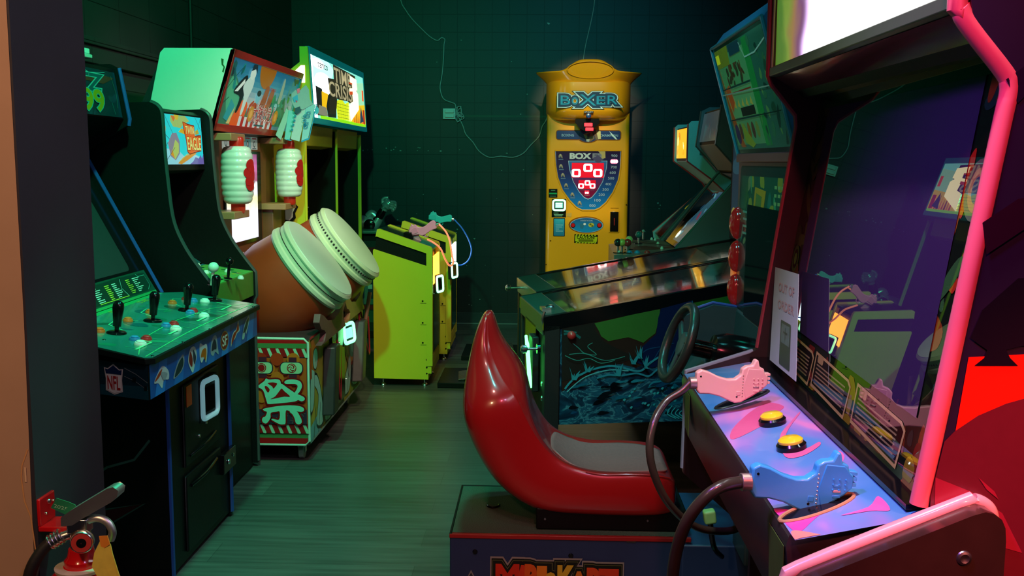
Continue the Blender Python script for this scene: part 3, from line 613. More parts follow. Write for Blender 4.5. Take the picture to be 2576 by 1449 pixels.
def ballstick(parent,px,py,col,shaft,zt,r=.016,hgt=.06):
    q=at(px,py,2,zt+hgt); c=Vector((q.x,q.y,zt)); b=MB(); b.lathe([(.018,0),(.018,.003)],c,pn,BLACKG,20); b.cyl(c,c+pn*hgt,.0065,shaft,n=12); b.ball(c+pn*hgt,r,col,20); return b.build('joystick',parent)
ballstick(cp,531,672,mat('ivory_ball',(.75,.8,.68),.25),mat('ivory_shaft',(.6,.66,.55),.3),.944,.021,.075)
ballstick(cp,572,657,BLACKG,BLACKG,.944,.016,.075)
for px,py in ((518,686),(538,699),(605,688),(572,679),(497,675)):
    q=at(px,py,2,.955); push_button(cp,(q.x,q.y,pz_(q.x)),pn,WH_,.014)
# ============================================================ drum game
BRN=mat('brown_wood_laminate',(.16,.06,.025),.4,noise=.35,nscale=12)
BRNL=mat('light_wood_laminate',(.34,.19,.09),.4,noise=.25,nscale=14)
REDP=mat('red_frame_paint',(.48,.02,.02),.3,coat=.3,noise=.1)
WPAN=mat('white_side_panel',(.62,.72,.66),.42,noise=.06,nscale=5)
tk=thing('drum_game',(-1.5,5.25,0),'two-drum arcade game with white side panel, red-framed banner and paper lanterns','arcade machine')
HP=[(-1.745,1.951),(-1.409,1.951),(-1.52,1.576),(-1.62,1.56),(-1.95,1.50),(-1.86,1.60)]
side=[(-1.735,1.951),(-1.425,1.951),(-1.411,1.938),(-1.520,1.585),(-1.535,1.575),(-1.62,1.56),(-1.62,.9),(-1.95,.9),(-1.95,1.35),(-1.81,1.70),(-1.755,1.93)]
b=MB(); b.prism(side,'y',4.60,4.622,WPAN); b.prism(side,'y',5.892,5.914,WPAN); b.build('side_panel',tk,bevel=.004)
b=MB(); A_=Art(b,(-1.48,4.5995,1.84),(-1.45,4.5995,1.84),(-1.48,4.5995,1.905),(0,-1,0)); A_.poly([(.2,1),(.6,.95),(.5,.6),(.75,.4),(.5,.0),(.3,.1),(.55,.4),(.25,.55)],'#2a5a30'); b.build('paint_chip',tk)
b=MB(); b.prism([(-1.745,1.945),(-1.415,1.945),(-1.525,1.582),(-1.60,1.565),(-1.93,1.55)],'y',4.622,5.892,mat('black_head_case',(.02,.02,.022),.5)); hd=b.build('head',tk)
# slanted banner
def hx(z): return -1.411+(z-1.945)*(.109/.36)
b=MB()
for (za,zb,yA,yB) in ((1.915,1.948,4.60,5.914),(1.578,1.612,4.60,5.914)): b.extrude([(hx(za)+.004,yA,za),(hx(zb)+.004,yA,zb),(hx(zb)-.02,yA,zb),(hx(za)-.02,yA,za)],(0,yB-yA,0),REDP)
b.extrude([(hx(1.578)+.004,4.60,1.578),(hx(1.948)+.004,4.60,1.948),(hx(1.948)-.02,4.60,1.948),(hx(1.578)-.02,4.60,1.578)],(0,.025,0),REDP)
b.extrude([(hx(1.578)+.004,5.889,1.578),(hx(1.948)+.004,5.889,1.948),(hx(1.948)-.02,5.889,1.948),(hx(1.578)-.02,5.889,1.578)],(0,.025,0),mat('teal_end_trim',(.03,.3,.3),.3))
b.build('banner_frame',hd,bevel=.002)
b=MB(); A_=Art(b,(hx(1.612)-.004,4.625,1.612),(hx(1.612)-.004,5.889,1.612),(hx(1.915)-.004,4.625,1.915),(1,0,.2),step=.0005,rough=.25,es=.30)
A_.rect(0,0,1,1,'#5f9aa6')
for k in range(8): A_.poly([(0,.3+.0875*k),(1,.3+.0875*k),(1,.3875+.0875*k),(0,.3875+.0875*k)],['#b9c6bf','#a3bfc0','#88b4bc','#62a3b2','#3f92ab','#2e86a6','#257ea2','#2278a0'][k])
A_.blob([(.0,0),(.36,0),(.30,.3),(.10,.72),(0,.9)],'#3a7a5e'); A_.blob([(.10,.10),(.22,.12),(.20,.42),(.06,.74),(.02,.5)],'#4aae84'); A_.line([(.0,.5),(.07,.72),(.14,.9)],.012,'#143a34'); A_.line([(0,.3),(.06,.42)],.012,'#143a34')
A_.oval(.475,1.02,.115,.36,'#a56818',a0=180,a1=360); 
A_.blob([(.62,.1),(.60,.4),(.66,.62),(.70,.5),(.74,.78),(.77,.55),(.82,.6),(.86,.4),(.9,.1)],'#2d8a6a'); A_.blobs(31,26,['#2aa07a','#1d6a56','#5ab8a8','#3d9a4a','#1f5148'],.03,.09,(.6,.05,.99,.62)); A_.blob([(.72,.5),(.73,.86),(.75,.92),(.765,.8),(.76,.5)],'#9ab8a0')
A_.blobs(34,12,['#d8501c','#c03014','#e0782c','#a8401a'],.05,.12,(.30,.18,.62,.48)); A_.blob([(.47,.3),(.49,.62),(.52,.72),(.55,.66),(.53,.3)],'#9a4a1c'); A_.blob([(.555,.3),(.57,.62),(.61,.70),(.63,.6),(.60,.3)],'#9a4a1c')
A_.oval(.42,.50,.03,.10,'#74c0cc'); A_.oval(.42,.57,.028,.05,'#1a1a20'); A_.oval(.70,.40,.025,.07,'#8ac8c8')
A_.blob([(.14,.02),(.22,.40),(.31,.34),(.27,.0)],'#dc5a24'); A_.poly([(.10,.02),(.16,.3),(.14,.02)],'#c9c07a')
for k in range(7): A_.rect(.24+.07*k,0,.275+.07*k,.16,'#c8d8d8'); A_.rect(.275+.07*k,0,.31+.07*k,.16,'#b01c18')
# a pale dancer with a dark sleeve, plain stand-in
A_.blobs(37,8,['#0f5f62','#123a40','#1c8a86'],.06,.12,(.02,.55,.16,.98))
A_.blob([(.09,.52),(.2,.80),(.235,.62),(.20,.25),(.17,.22),(.18,.45)],'#102024'); A_.poly([(.10,.52),(.19,.74),(.20,.68),(.14,.53)],'#d8ece4')
A_.blob([(.19,.62),(.24,.78),(.30,.80),(.31,.64),(.28,.44),(.26,.2),(.235,.2),(.23,.46)],'#bfe0d8'); A_.oval(.272,.84,.036,.09,'#cfe8e0'); A_.poly([(.24,.88),(.25,.99),(.30,1.0),(.32,.86),(.29,.93)],'#15303a'); A_.poly([(.05,.1),(.09,.4),(.15,.3),(.1,.06)],'#2f9aa0')
A_.blobs(39,8,['#1c2c34','#203840','#2a2a30','#4a8a86'],.04,.1,(.84,.6,.99,.98))
A_.text('namco',.56,.655,.645,.705,'#a02838',bold=.01)
A_.text('太鼓の達人',.40,.10,.72,.38,'#e4d8cc',bold=.045,out='#40121a',ow=.03); A_.text('太鼓の達人',.40,.10,.72,.38,'#a4202c',bold=.01)
for u in (.37,.735): A_.oval(u,.22,.035,.13,'#c08a2c'); A_.oval(u,.22,.018,.07,'#dca850')
A_.rect(.46,.035,.6,.06,'#1c2a3a')
b.build('banner',hd)
# brown front with screen
b=MB(); b.box(-1.95,-1.59,4.622,5.892,.60,1.575,BRN); fb=b.build('front_frame',tk)
b=MB()
for yA,yB in ((4.66,4.90),(5.60,5.84)):
    b=MB(); b.box(-1.60,-1.53,yA+.03,yB-.03,.60,1.166,BRN); po=b.build('lantern_post',tk,bevel=.004)
    MB().box(-1.60,-1.45,yA,yB,1.165,1.20,BRNL).build('lantern_shelf',po,bevel=.004); MB().box(-1.60,-1.46,yA+.01,yB-.01,1.535,1.57,BRNL).build('lantern_bracket',po,bevel=.004)
b=MB(); A_=Art(b,(-1.589,4.93,1.50),(-1.589,5.55,1.50),(-1.589,4.93,1.57),(1,0,0),es=.12)
for k in range(5):
    A_.rect(k/5,0,(k+1)/5,1,'#c8dcd8' if k%2==0 else '#7cc4cc'); A_.oval((k+.5)/5,.42,.03,.26,'#38505c'); A_.oval((k+.5)/5,.42,.018,.16,'#c8dcd8'); A_.rect((k+.2)/5,.80,(k+.85)/5,.92,'#9a4a5a'); A_.rect((k+.2)/5,.06,(k+.8)/5,.12,'#56707a')
b.build('guide_card',fb)
SCR=bpy.data.materials.new('glowing_screen'); SCR.use_nodes=True; nt=SCR.node_tree; pb=nt.nodes['Principled BSDF']; tc=nt.nodes.new('ShaderNodeTexCoord')
def screen_nodes():
    sp=nt.nodes.new('ShaderNodeSeparateXYZ'); nt.links.new(tc.outputs['Object'],sp.inputs[0])
    mr=nt.nodes.new('ShaderNodeMapRange'); mr.inputs[1].default_value=1.06; mr.inputs[2].default_value=1.56; nt.links.new(sp.outputs['Z'],mr.inputs[0])
    n=nt.nodes.new('ShaderNodeTexNoise'); n.inputs['Scale'].default_value=7; nt.links.new(tc.outputs['Object'],n.inputs['Vector'])
    ad=nt.nodes.new('ShaderNodeMath'); ad.operation='MULTIPLY_ADD'; ad.inputs[1].default_value=.28; nt.links.new(n.outputs['Fac'],ad.inputs[0]); nt.links.new(mr.outputs[0],ad.inputs[2])
    cr=nt.nodes.new('ShaderNodeValToRGB'); e=cr.color_ramp.elements
    e[0].position=.0; e[0].color=(.75,.72,1,1); e[1].position=1.15 if False else 1.0; e[1].color=(.16,.02,.10,1)
    for p,c in ((.30,(.85,.85,1,1)),(.48,(.95,.88,.45,1)),(.56,(.9,.85,.95,1)),(.66,(.95,.95,1,1)),(.70,(.30,.06,.16,1)),(.82,(.55,.10,.34,1)),(.92,(.35,.06,.24,1))):
        x=e.new(p); x.color=c
    nt.links.new(ad.outputs[0],cr.inputs[0]); nt.links.new(cr.outputs[0],pb.inputs['Emission Color']); pb.inputs['Emission Strength'].default_value=1.15
    pb.inputs['Base Color'].default_value=(.02,.02,.02,1); pb.inputs['Roughness'].default_value=.15
screen_nodes()
b=MB(); b.box(-1.59,-1.582,4.93,5.58,1.0,1.49,BLACKG); b.build('screen_bezel',fb)
# the object coordinates of this mesh are relative to the machine, z stays true
b=MB(); b.box(-1.582,-1.580,4.96,5.50,1.02,1.475,SCR); b.build('screen',fb)
b=MB(); A_=Art(b,(-1.589,4.93,.86),(-1.589,5.55,.86),(-1.589,4.93,.99),(1,0,0))
A_.rect(.30,.35,.52,.75,'#c8d0c8'); A_.rect(.30,.35,.35,.75,'#c8b020'); A_.rect(.10,.55,.15,.78,'#c8d0c8')
for k in range(4): A_.rect(.37,.42+.08*k,.50,.45+.08*k,'#7a8a88')
b.build('notice_sticker',fb)
# paper lanterns: ribbed body, red fittings, red emblem
LAN=mat('lantern_plastic',(.62,.74,.70),.22,coat=.4,noise=.03); LANR=mat('lantern_red',(.45,.02,.01),.25,emit=(.9,.05,.02),es=.06)
def make_lantern(x,y,zc):
    hh=.138; prof=[]; N=9
    for k in range(N*6+1):
        t=k/(N*6); z=-hh+2*hh*t; e=(1-abs(2*t-1)**3.2)**.5 if 0<t<1 else 0
        prof.append((.048+.027*e+.0035*abs(math.sin(math.pi*N*t)),z))
    b=MB(); b.lathe(prof,(x,y,zc),(0,0,1),LAN,40); ln=b.build('lantern',tk)
    b=MB(); b.lathe([(.034,0),(.034,.035),(.028,.045)],(x,y,zc+hh),(0,0,1),LANR,24); b.lathe([(.028,-.045),(.034,-.035),(.034,0)],(x,y,zc-hh),(0,0,1),LANR,24); b.build('lantern_cap',ln)
    b=MB(); RDE=mat('red_emblem',(.50,.012,.012),.35)
    for du,dv,rr in ((0,.048,.030),(-.018,.012,.026),(.016,.0,.028),(-.004,-.045,.030),(.012,.03,.024),(-.014,-.028,.022)):
        # each lobe wraps the ribbed body
        vs=[];
        for k in range(14):
            t=2*math.pi*k/14; s_=du+rr*math.cos(t); w=dv+rr*math.sin(t); a_=s_/.078-R(42)*0-.35; vs.append((x+.0805*math.cos(a_),y+.0805*math.sin(a_),zc+w))
        b.add(vs,[tuple(range(14))],RDE)
    b.build('emblem',ln)
make_lantern(-1.475,4.80,1.372); make_lantern(-1.462,5.74,1.372)
# cardboard cut-out sign hanging at the banner corner
b=MB(); SG=mat('pale_blue_card',(.55,.72,.74),.35,noise=.05); ang=Vector((.62,.785,0)).normalized()
def sg(px,py): 
    # plane through (-1.40,5.78) facing the aisle and the entrance
    d=_f*FOCAL_PX+_r*(px-1288)-_u*(py-724.5); n_=Vector((.80,-.60,0)); p0=Vector((-1.385,5.70,1.7)); t=(p0-EYE).dot(n_)/d.dot(n_); return EYE+d*t
strips=[([(720,272),(728,282),(706,352),(693,340)],'#8fc4bc'),([(725,277),(742,282),(726,354),(714,350)],'#6cc8d0'),([(742,266),(768,270),(750,356),(729,350)],'#a4ccd4'),([(766,266),(790,262),(770,352),(754,356)],'#88c8dc'),
        ([(728,236),(738,226),(745,232),(764,214),(772,226),(774,250),(782,262),(756,276),(736,272),(728,256)],'#8ab4bc')]
nv=Vector((.80,-.60,0))
for i,(pp,c) in enumerate(strips): b.extrude([sg(*q)+nv*(.004*i) for q in pp],nv*.003,ink(c))
for c_,pp in (('#e8789a',[(740,224),(748,222),(748,232),(742,236)]),('#3aa8d8',[(730,246),(742,238),(744,252),(734,258)]),('#2a5a6a',[(736,272),(748,268),(752,280),(742,288),(734,282)]),('#e0567a',[(736,252),(742,254),(740,258)]),('#48b4e0',[(790,266),(796,274),(795,284),(788,290),(785,276)]),
             ('#2898d0',[(752,354),(772,346),(771,351),(752,358)]),('#2898d0',[(789,262),(791,263),(772,350),(770,350)]),('#2a9ac0',[(716,350),(727,352),(727,355),(715,352)])):
    b.extrude([sg(*q)+nv*.021 for q in pp],nv*.001,ink(c_))
for k,(px,py) in enumerate(((737,292),(735,303),(732,314),(729,326))): b.extrude([sg(*q)+nv*.019 for q in ((px-2,py-3),(px+3,py-2),(px+2,py+4),(px-3,py+3))],nv*.001,ink('#1f8aa8'))
o=b.build('cutout_sign',tk)
b=MB(); p=sg(762,284); q=sg(748,344); u_=(sg(772,286)-sg(759,284)); A_=Art(b,sg(750,347)+nv*.022,sg(752,349)+nv*.022+u_*0,sg(758,284)+nv*.022,nv)
def vtext(t,top,bot,wd,c):
    top=sg(*top)+nv*.023; bot=sg(*bot)+nv*.023; dn=(bot-top); s_=Vector((.6,.8,0))*wd
    n_=len(t)
    for k,ch in enumerate(t):
        if ch==' ': continue
        a0=top+dn*(k/n_); a1=top+dn*((k+.8)/n_)
        AA=Art(b,a1,a1+s_,a0,nv); AA.text(ch,0,0,1,1,c,bold=.02)
vtext('GO GO',(765,280),(756,325),.030,'#1480b0'); [vtext('o',(757,288+11*k),(755,298+11*k),.022,'#1480b0') for k in range(3)]
b.build('sign_print',o)
# drum bodies
DR=mat('drum_barrel_orange',(.36,.045,.012),.42,noise=.2,nscale=7,coat=.15); SK=mat('drum_skin',(.66,.72,.62),.45,noise=.06,nscale=6); RB=mat('cream_rubber_rim',(.62,.66,.5),.4,noise=.08)
nd=Vector((math.cos(R(39)),0,math.sin(R(39))))
def drum(c,studs):
    c=Vector(c); b=MB(); b.lathe([(.16,-.50),(.215,-.44),(.258,-.30),(.262,-.20),(.245,-.09),(.238,-.055)],c,nd,DR,56); d_=b.build('drum',tk)
    b=MB(); b.lathe([(.248,-.085),(.256,-.072),(.252,-.056),(.243,-.05),(.243,-.012),(.248,-.006),(.249,.0),(.236,.012)],c,nd,RB,56); rm=b.build('drum_rim',d_)
    b=MB(); b.lathe([(.240,.002),(.232,.016),(.19,.021),(.001,.022)],c,nd,SK,56); b.build('drum_skin',d_)
    a_=nd.orthogonal().normalized(); w=nd.cross(a_); b=MB(); STU=mat('dark_stud',(.02,.02,.02),.4)
    if studs:
        for k in range(72):
            t=2*math.pi*k/72; e=a_*math.cos(t)+w*math.sin(t); b.lathe([(.0068,0),(.005,.003)],c+e*.243-nd*.030,e,STU,8)
    else:
        b.lathe([(.2445,-.034),(.2450,-.033),(.2445,-.030)],c,nd,STU,56,caps=False)
    b.build('drum_band',rm)
    return d_
drum((-1.118,4.935,.950),False); drum((-1.085,5.60,.985),True)
b=MB(); A_=Art(b,(-1.385,4.69,.82),(-1.29,4.67,.82),(-1.385,4.69,.91),(0,-1,0)); A_.line([(0,1),(1,1),(1,.2)],.02,'#1a0c06')
# lower cabinet with festival artwork
b=MB(); cab=[(-1.75,4.60),(-1.10,4.60),(-1.10,5.91),(-1.75,5.91)]
b.box(-1.75,-1.10,4.60,5.914,.09,.60,mat('cabinet_core',(.03,.02,.02),.5)); base=b.build('base_cabinet',tk,bevel=.004)
EDG=mat('pale_green_edge',(.40,.62,.52),.35,noise=.1)
b=MB(); P=[(-1.75,.095),(-1.118,.095),(-1.100,.112),(-1.100,.590),(-1.118,.608),(-1.75,.612)]
tmold(b,P,'y',4.60,.0065,EDG); b.build('edge_moulding',base)
b=MB(); A_=Art(b,(-1.73,4.5965,.10),(-1.106,4.5965,.10),(-1.73,4.5965,.604),(0,-1,0),step=.0005)
rd_,cr_,or_,pu_,gn_='#8f1414','#8fc8a8','#b0521c','#2a2038','#3f7a44'
A_.rect(0,0,1,1,rd_); A_.rect(0,.055,1,.11,gn_); A_.rect(0,.92,1,.966,gn_)
for k in range(15):
    for u in range(2):
        (k<13) and A_.oval(.05+k*.075,.175 if u else .865,.042,.045,pu_,n=12)
A_.rect(0,.105,1,.19,'#8f1616'); A_.rect(0,.84,1,.915,'#8f1616')
for k in range(15):
    for v0 in (.102,.833):
        u=.04+k*.066; A_.poly([(u,v0+.085),(u+.022,v0+.088),(u+.050,v0+.01),(u+.046,v0-.0),(u+.026,v0+.004)],cr_)
A_.rect(0,.20,1,.83,or_); 
for k in range(9):
    for j in range(7): (.03+k*.125+(j%2)*.06<.945) and A_.oval(.03+k*.125+(j%2)*.06,.28+j*.09,.05,.062,['#a83414','#c0641c','#9c2c14'][(k+j)%3],n=16)
A_.rect(0,.20,1,.34,'#33283c')
for k in range(8):
    for j in range(2):
        u,v=.06+k*.12+(j*.06),.235+j*.07
        for q in (0,60,120): A_.line([(u-.03*math.cos(R(q)),v-.035*math.sin(R(q))),(u+.03*math.cos(R(q)),v+.035*math.sin(R(q)))],.005,'#6a5a4c')
for u in (.415,.67,.90): 
    A_.rect(u-.03,.64,u+.03,.84,'#4a1e30'); A_.rrect(u-.10,.678,u+.08,.798,'#201c30',r=.42); A_.rrect(u-.092,.685,u+.072,.791,'#93c29a',r=.40); A_.oval(u-.008,.738,.036,.045,rd_); A_.oval(u-.008,.738,.029,.037,'#93c29a'); A_.oval(u-.008,.738,.026,.033,rd_)
for q in range(3): A_.line([(.892+.03*math.cos(R(120*q+t)) * (t/160+.1),.738+.03*math.sin(R(120*q+t))*(t/160+.1)) for t in range(0,170,30)],.012,'#93c29a')
A_.oval(.40,.37,.12,.13,'#201c30'); A_.oval(.40,.37,.112,.122,'#8fd0bc'); A_.oval(.40,.37,.085,.095,'#c0641c')
# festival character 祭 in brush-like strokes
MATS=[[(50,655),(120,600),(140,570),(175,582),(250,578),(292,590),(306,628),(322,634),(400,690),(470,735),(540,765),(566,788),(558,812),(530,822),(492,808),(470,820),(380,835),(260,845),(168,852),(150,830),(135,780),(110,705),(80,680)],
 [(345,605),(370,587),(430,580),(490,590),(522,610),(536,650),(525,690),(490,740),(455,735),(478,690),(488,655),(470,634),(420,630),(365,630),(346,622)],
 [(110,905),(200,885),(330,868),(440,866),(520,878),(556,900),(556,925),(530,938),(480,932),(400,926),(358,930),(355,1058),(330,1075),(290,1072),(230,1042),(200,1022),(215,1013),(284,1022),(290,936),(250,938),(194,948),(190,1000),(165,1045),(140,1065),(110,1055),(97,1030),(105,1000),(135,985),(150,940),(120,925)],
 [(400,900),(480,935),(505,970),(530,1020),(532,1056),(502,1075),(470,1060),(455,1010),(432,965),(405,940)]]
HOLES=[[(160,622),(215,613),(262,625),(245,658),(222,680),(206,655)],[(126,660),(150,655),(180,690),(170,720),(150,712)],[(190,796),(240,768),(285,712),(312,682),(345,712),(405,768),(340,768),(250,786)]]
def mk(px,py):
    q=at(640+px*.2278,820+py*.2278,1,4.5965); return ((q.x+1.73)/.624,(q.z-.10)/.504)
for P_ in MATS:
    c_=round_outline([mk(*e) for e in P_],3); A_.line(c_+[c_[0]],.030,'#7a0f10')
for P_ in MATS: A_.blob([mk(*e) for e in P_],'#78cdb4')
for P_ in HOLES:
    A_.blob([mk(*e) for e in P_],'#8a1410')
A_.rect(0,0,1,.055,'#a81414'); A_.rect(0,.966,1,1,'#a81414')
b.build('end_artwork',base)
b=MB(); A_=Art(b,(-1.0985,4.605,.10),(-1.0985,5.905,.10),(-1.0985,4.605,.60),(1,0,0),step=.0005)
A_.rect(0,0,1,1,'#b0a43c'); A_.blobs(51,24,['#b4ae40','#d0b040','#8c9a3a','#cc8a3a','#7a9a5a'],.08,.2); 
A_.poly([(.0,.0),(.18,.0),(.12,.2),(.0,.15)],'#7ab8c0')
for pts in ([(.02,.62),(.14,.40),(.10,.1),(.22,.05),(.20,.35),(.12,.62)],[(.24,.05),(.40,.05),(.36,.42),(.26,.32)],[(.42,.05),(.55,.08),(.52,.5),(.44,.38)],[(.60,.1),(.75,.08),(.80,.45),(.66,.3)],[(.78,.12),(.98,.06),(.98,.45),(.86,.52)],[(.0,.3),(.06,.34),(.08,.7),(.02,.75)],[(.3,.42),(.42,.55),(.36,.7)]):
    A_.blob(pts,'#1c2428'); cu=sum(p[0] for p in pts)/len(pts); cv=sum(p[1] for p in pts)/len(pts); A_.blob([(cu+(p[0]-cu)*.86,cv+(p[1]-cv)*.9) for p in pts],'#a8d4cc')
for k in range(12): A_.line([(.05+k*.08,.02),(.09+k*.08,.3)],.012,'#1a2428')
A_.poly([(.02,.72),(.08,.66),(.16,.74),(.14,.98),(.03,.98)],'#c06a20'); A_.oval(.09,.78,.042,.11,'#1c2428'); A_.oval(.09,.78,.037,.10,'#a8d8c8'); A_.rect(.0,.62,.03,.92,'#b0441c')
A_.oval(.80,.68,.15,.34,'#7a2414'); A_.oval(.80,.68,.125,.30,'#a86a2c'); A_.oval(.81,.68,.085,.25,'#3f7464'); A_.oval(.82,.68,.06,.20,'#5a9484')
A_.oval(.74,.36,.03,.12,'#a8b8b0'); A_.rect(.35,.0,.62,1,'#141414'); A_.line([(0,.012),(1,.012)],.024,'#9aa0a0')
b.build('front_artwork',base)
b=MB()
# top deck with red trim
b.box(-1.70,-1.095,4.63,5.90,.598,.612,mat('worn_dark_top',(.05,.03,.035),.35,noise=.4,nscale=30)); b.build('top_deck',base)
b=MB(); tmold(b,[(4.63,.606),(4.95,.600),(5.1,.62),(5.35,.63),(5.5,.66),(5.8,.655),(5.905,.66),(5.905,.12)],'x',-1.094,.006,mat('red_trim',(.35,.02,.02),.35)); b.build('trim',base)
# cradles
CR=mat('worn_purple_cradle',(.16,.06,.07),.5,noise=.35,nscale=25)
def cradle(y0_,y1_,m,dx=0):
    yc=(y0_+y1_)/2; w=(y1_-y0_)/2
    o=[(-1.0,.0),(-.72,.06),(-.62,.28),(-.75,.42),(-.95,.50),(-1.1,.75),(-1.0,1.0),(-.75,.86),(-.45,.62),(0,.52),(.45,.62),(.75,.86),(.92,1.25),(1.12,1.1),(1.02,.8),(.8,.55),(.82,.3),(.95,.1),(1.0,0)]
    b=MB(); b.prism([(yc+a_*w,.565+h_*.155) for a_,h_ in o],'x',-1.165+dx,-1.135+dx,m); return b.build('drum_cradle',tk,bevel=.004)
cradle(4.66,5.26,CR,.085); cradle(5.34,5.88,BRNL,.075); cradle(4.70,5.20,BRN,-.28); cradle(5.38,5.84,BRN,-.28)
b=MB(); b.tube([(-1.10,5.30,.66),(-1.09,5.45,.70),(-1.09,5.62,.68),(-1.08,5.75,.60),(-1.06,5.78,.42)],.006,mat('red_cord',(.4,.02,.03),.4)); b.build('stick_cord',tk)
# stick sleeves on the front and the sticks in them
SLV=mat('worn_black_sleeve',(.03,.028,.03),.4,noise=.3,nscale=20)
for y_,m_ in ((4.98,SLV),(5.80,mat('worn_grey_sleeve',(.10,.075,.085),.45,noise=.3,nscale=20))):
    b=MB(); b.extrude([(-1.095,y_-.07,.51),(-1.035,y_-.055,.51),(-1.035,y_+.055,.51),(-1.095,y_+.07,.51)],(.0,-.06 if y_<5.3 else -.10,-.34),m_); b.build('stick_sleeve',tk,bevel=.008)
b=MB(); STK=mat('drumstick_wood',(.36,.22,.10),.5,noise=.2); b.cyl((-1.062,5.74,.30),(-1.03,5.90,.66),.012,STK,n=14); b.build('drumstick',tk)
b=MB(); b.tube([(-1.09,5.20,.585),(-1.08,5.20,.40),(-1.08,5.22,.22),(-1.085,5.27,.16),(-1.088,5.30,.30),(-1.09,5.31,.5)],.005,mat('red_cord',(.4,.02,.03),.4)); b.tube([(-1.09,5.88,.60),(-1.06,5.92,.36),(-1.06,6.02,.26),(-1.07,6.1,.30),(-1.08,6.12,.48)],.005,mat('red_cord',(.4,.02,.03),.4)); b.build('stick_cord',tk)
b=MB(); b.box(-1.098,-1.085,5.08,5.40,.14,.59,BLACKG); cdr=b.build('coin_door',base,bevel=.004)
b=MB(); A_=Art(b,(-1.0845,5.10,.50),(-1.0845,5.24,.50),(-1.0845,5.10,.57),(1,0,0))
for u in (.05,.55): A_.rrect(u,.0,u+.4,1,'#3f6a6a',r=.2); A_.oval(u+.2,.7,.08,.08,'#10181a'); A_.rect(u+.12,.2,u+.28,.3,'#10181a')
b.build('coin_slot',cdr)
b=MB(); b.lathe([(.008,0),(.006,.006)],(-1.085,5.25,.47),(1,0,0),CHROME,12); b.lathe([(.007,0),(.005,.006)],(-1.085,5.42,.235),(1,0,0),CHROME,12); b.build('door_lock',cdr)
q=at(868,838,0,-1.09); card_reader(tk,(-1.092,q.y,q.z),(1,-.25,.1),(0,0,1),.15,.13,GLOWG,mat('reader_display',(.1,.4,.4),.3,emit=(.3,1,.7),es=1.2))
# castors
for (x_,y_) in ((-1.16,4.70),(-1.16,5.80),(-1.68,4.70),(-1.68,5.80)):
    b=MB(); b.cyl((x_-.012,y_,.035),(x_+.012,y_,.035),.035,mat('grey_castor',(.30,.34,.33),.4,noise=.1),n=24); b.box(x_-.02,x_+.02,y_-.02,y_+.02,.06,.092,STEEL); b.box(x_-.018,x_-.013,y_-.012,y_+.02,.03,.07,STEEL); b.box(x_+.013,x_+.018,y_-.012,y_+.02,.03,.07,STEEL); b.build('castor',tk,bevel=.002)
# ============================================================ yellow two-screen shooting cabinet
YEL=mat('yellow_paint',(.68,.62,.03),.42,noise=.05,nscale=8); YED=mat('yellow_inner',(.60,.50,.03),.45,noise=.06)
tc_=thing('shooting_cabinet',(-1.8,6.85,0),'yellow twin-screen shooting cabinet with brightly lit marquee against the left wall','arcade machine')
YA,YB,YM=5.95,7.76,6.86
b=MB(); pf=[(-2.15,.02),(-1.43,.02),(-1.425,1.64),(-1.37,1.66),(-1.392,2.11),(-1.44,2.11),(-1.44,2.02),(-1.62,1.88),(-2.15,1.80)]
b.prism(pf,'y',YA,YA+.02,YEL); b.prism([(-2.15,.02),(-1.43,.02),(-1.425,1.64),(-2.15,1.64)],'y',YB-.02,YB,YEL); b.build('side_panel',tc_,bevel=.003)
b=MB(); b.prism([(-2.15,.02),(-1.425,.02),(-1.425,1.64),(-2.15,1.64)],'y',YM-.009,YM+.009,BLACK); b.build('divider',tc_)
b=MB()
for yy in (YA+.01,YM,YB-.01): tmold(b,[(-1.424,.05),(-1.420,1.64)],'y',yy,.011,YEL)
b.build('edge_moulding',tc_)
b=MB(); b.prism([(-2.14,.03),(-1.434,.03),(-1.434,1.63),(-2.14,1.63)],'y',YB-.024,YB-.0205,BLACK); b.prism([(-2.14,.03),(-1.434,.03),(-1.434,1.63),(-2.14,1.63)],'y',YA+.0205,YA+.024,BLACK); b.build('side_panel',tc_)
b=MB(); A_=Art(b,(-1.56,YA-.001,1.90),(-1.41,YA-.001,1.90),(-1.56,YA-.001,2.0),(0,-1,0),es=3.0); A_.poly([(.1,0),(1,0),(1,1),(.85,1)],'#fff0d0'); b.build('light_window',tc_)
b=MB()
b.prism([(-2.13,.0),(-1.50,.0),(-1.50,.70),(-1.62,1.0),(-1.90,1.60),(-2.13,1.60)],'y',YA+.02,YM-.012,BLACK); b.prism([(-2.13,.0),(-1.50,.0),(-1.50,.70),(-1.62,1.0),(-1.90,1.60),(-2.13,1.60)],'y',YM+.012,YB-.02,BLACK); b.build('inner_case',tc_)
for y0_,y1_ in ((YA+.02,YM-.012),(YM+.012,YB-.02)):
    b=MB(); b.add([(-1.585,y0_+.06,1.0),(-1.585,y1_-.06,1.0),(-1.70,y1_-.06,1.50),(-1.70,y0_+.06,1.50)],[(0,1,2,3)],mat('tube_glass',(.03,.03,.045),.06,spec=.8)); b.build('screen',tc_)
    b=MB(); b.prism([(-1.414,1.658),(-1.420,1.53),(-1.50,1.515),(-1.50,1.655)],'y',y0_+.01,y1_-.12,YED); b.build('hood',tc_,bevel=.004)
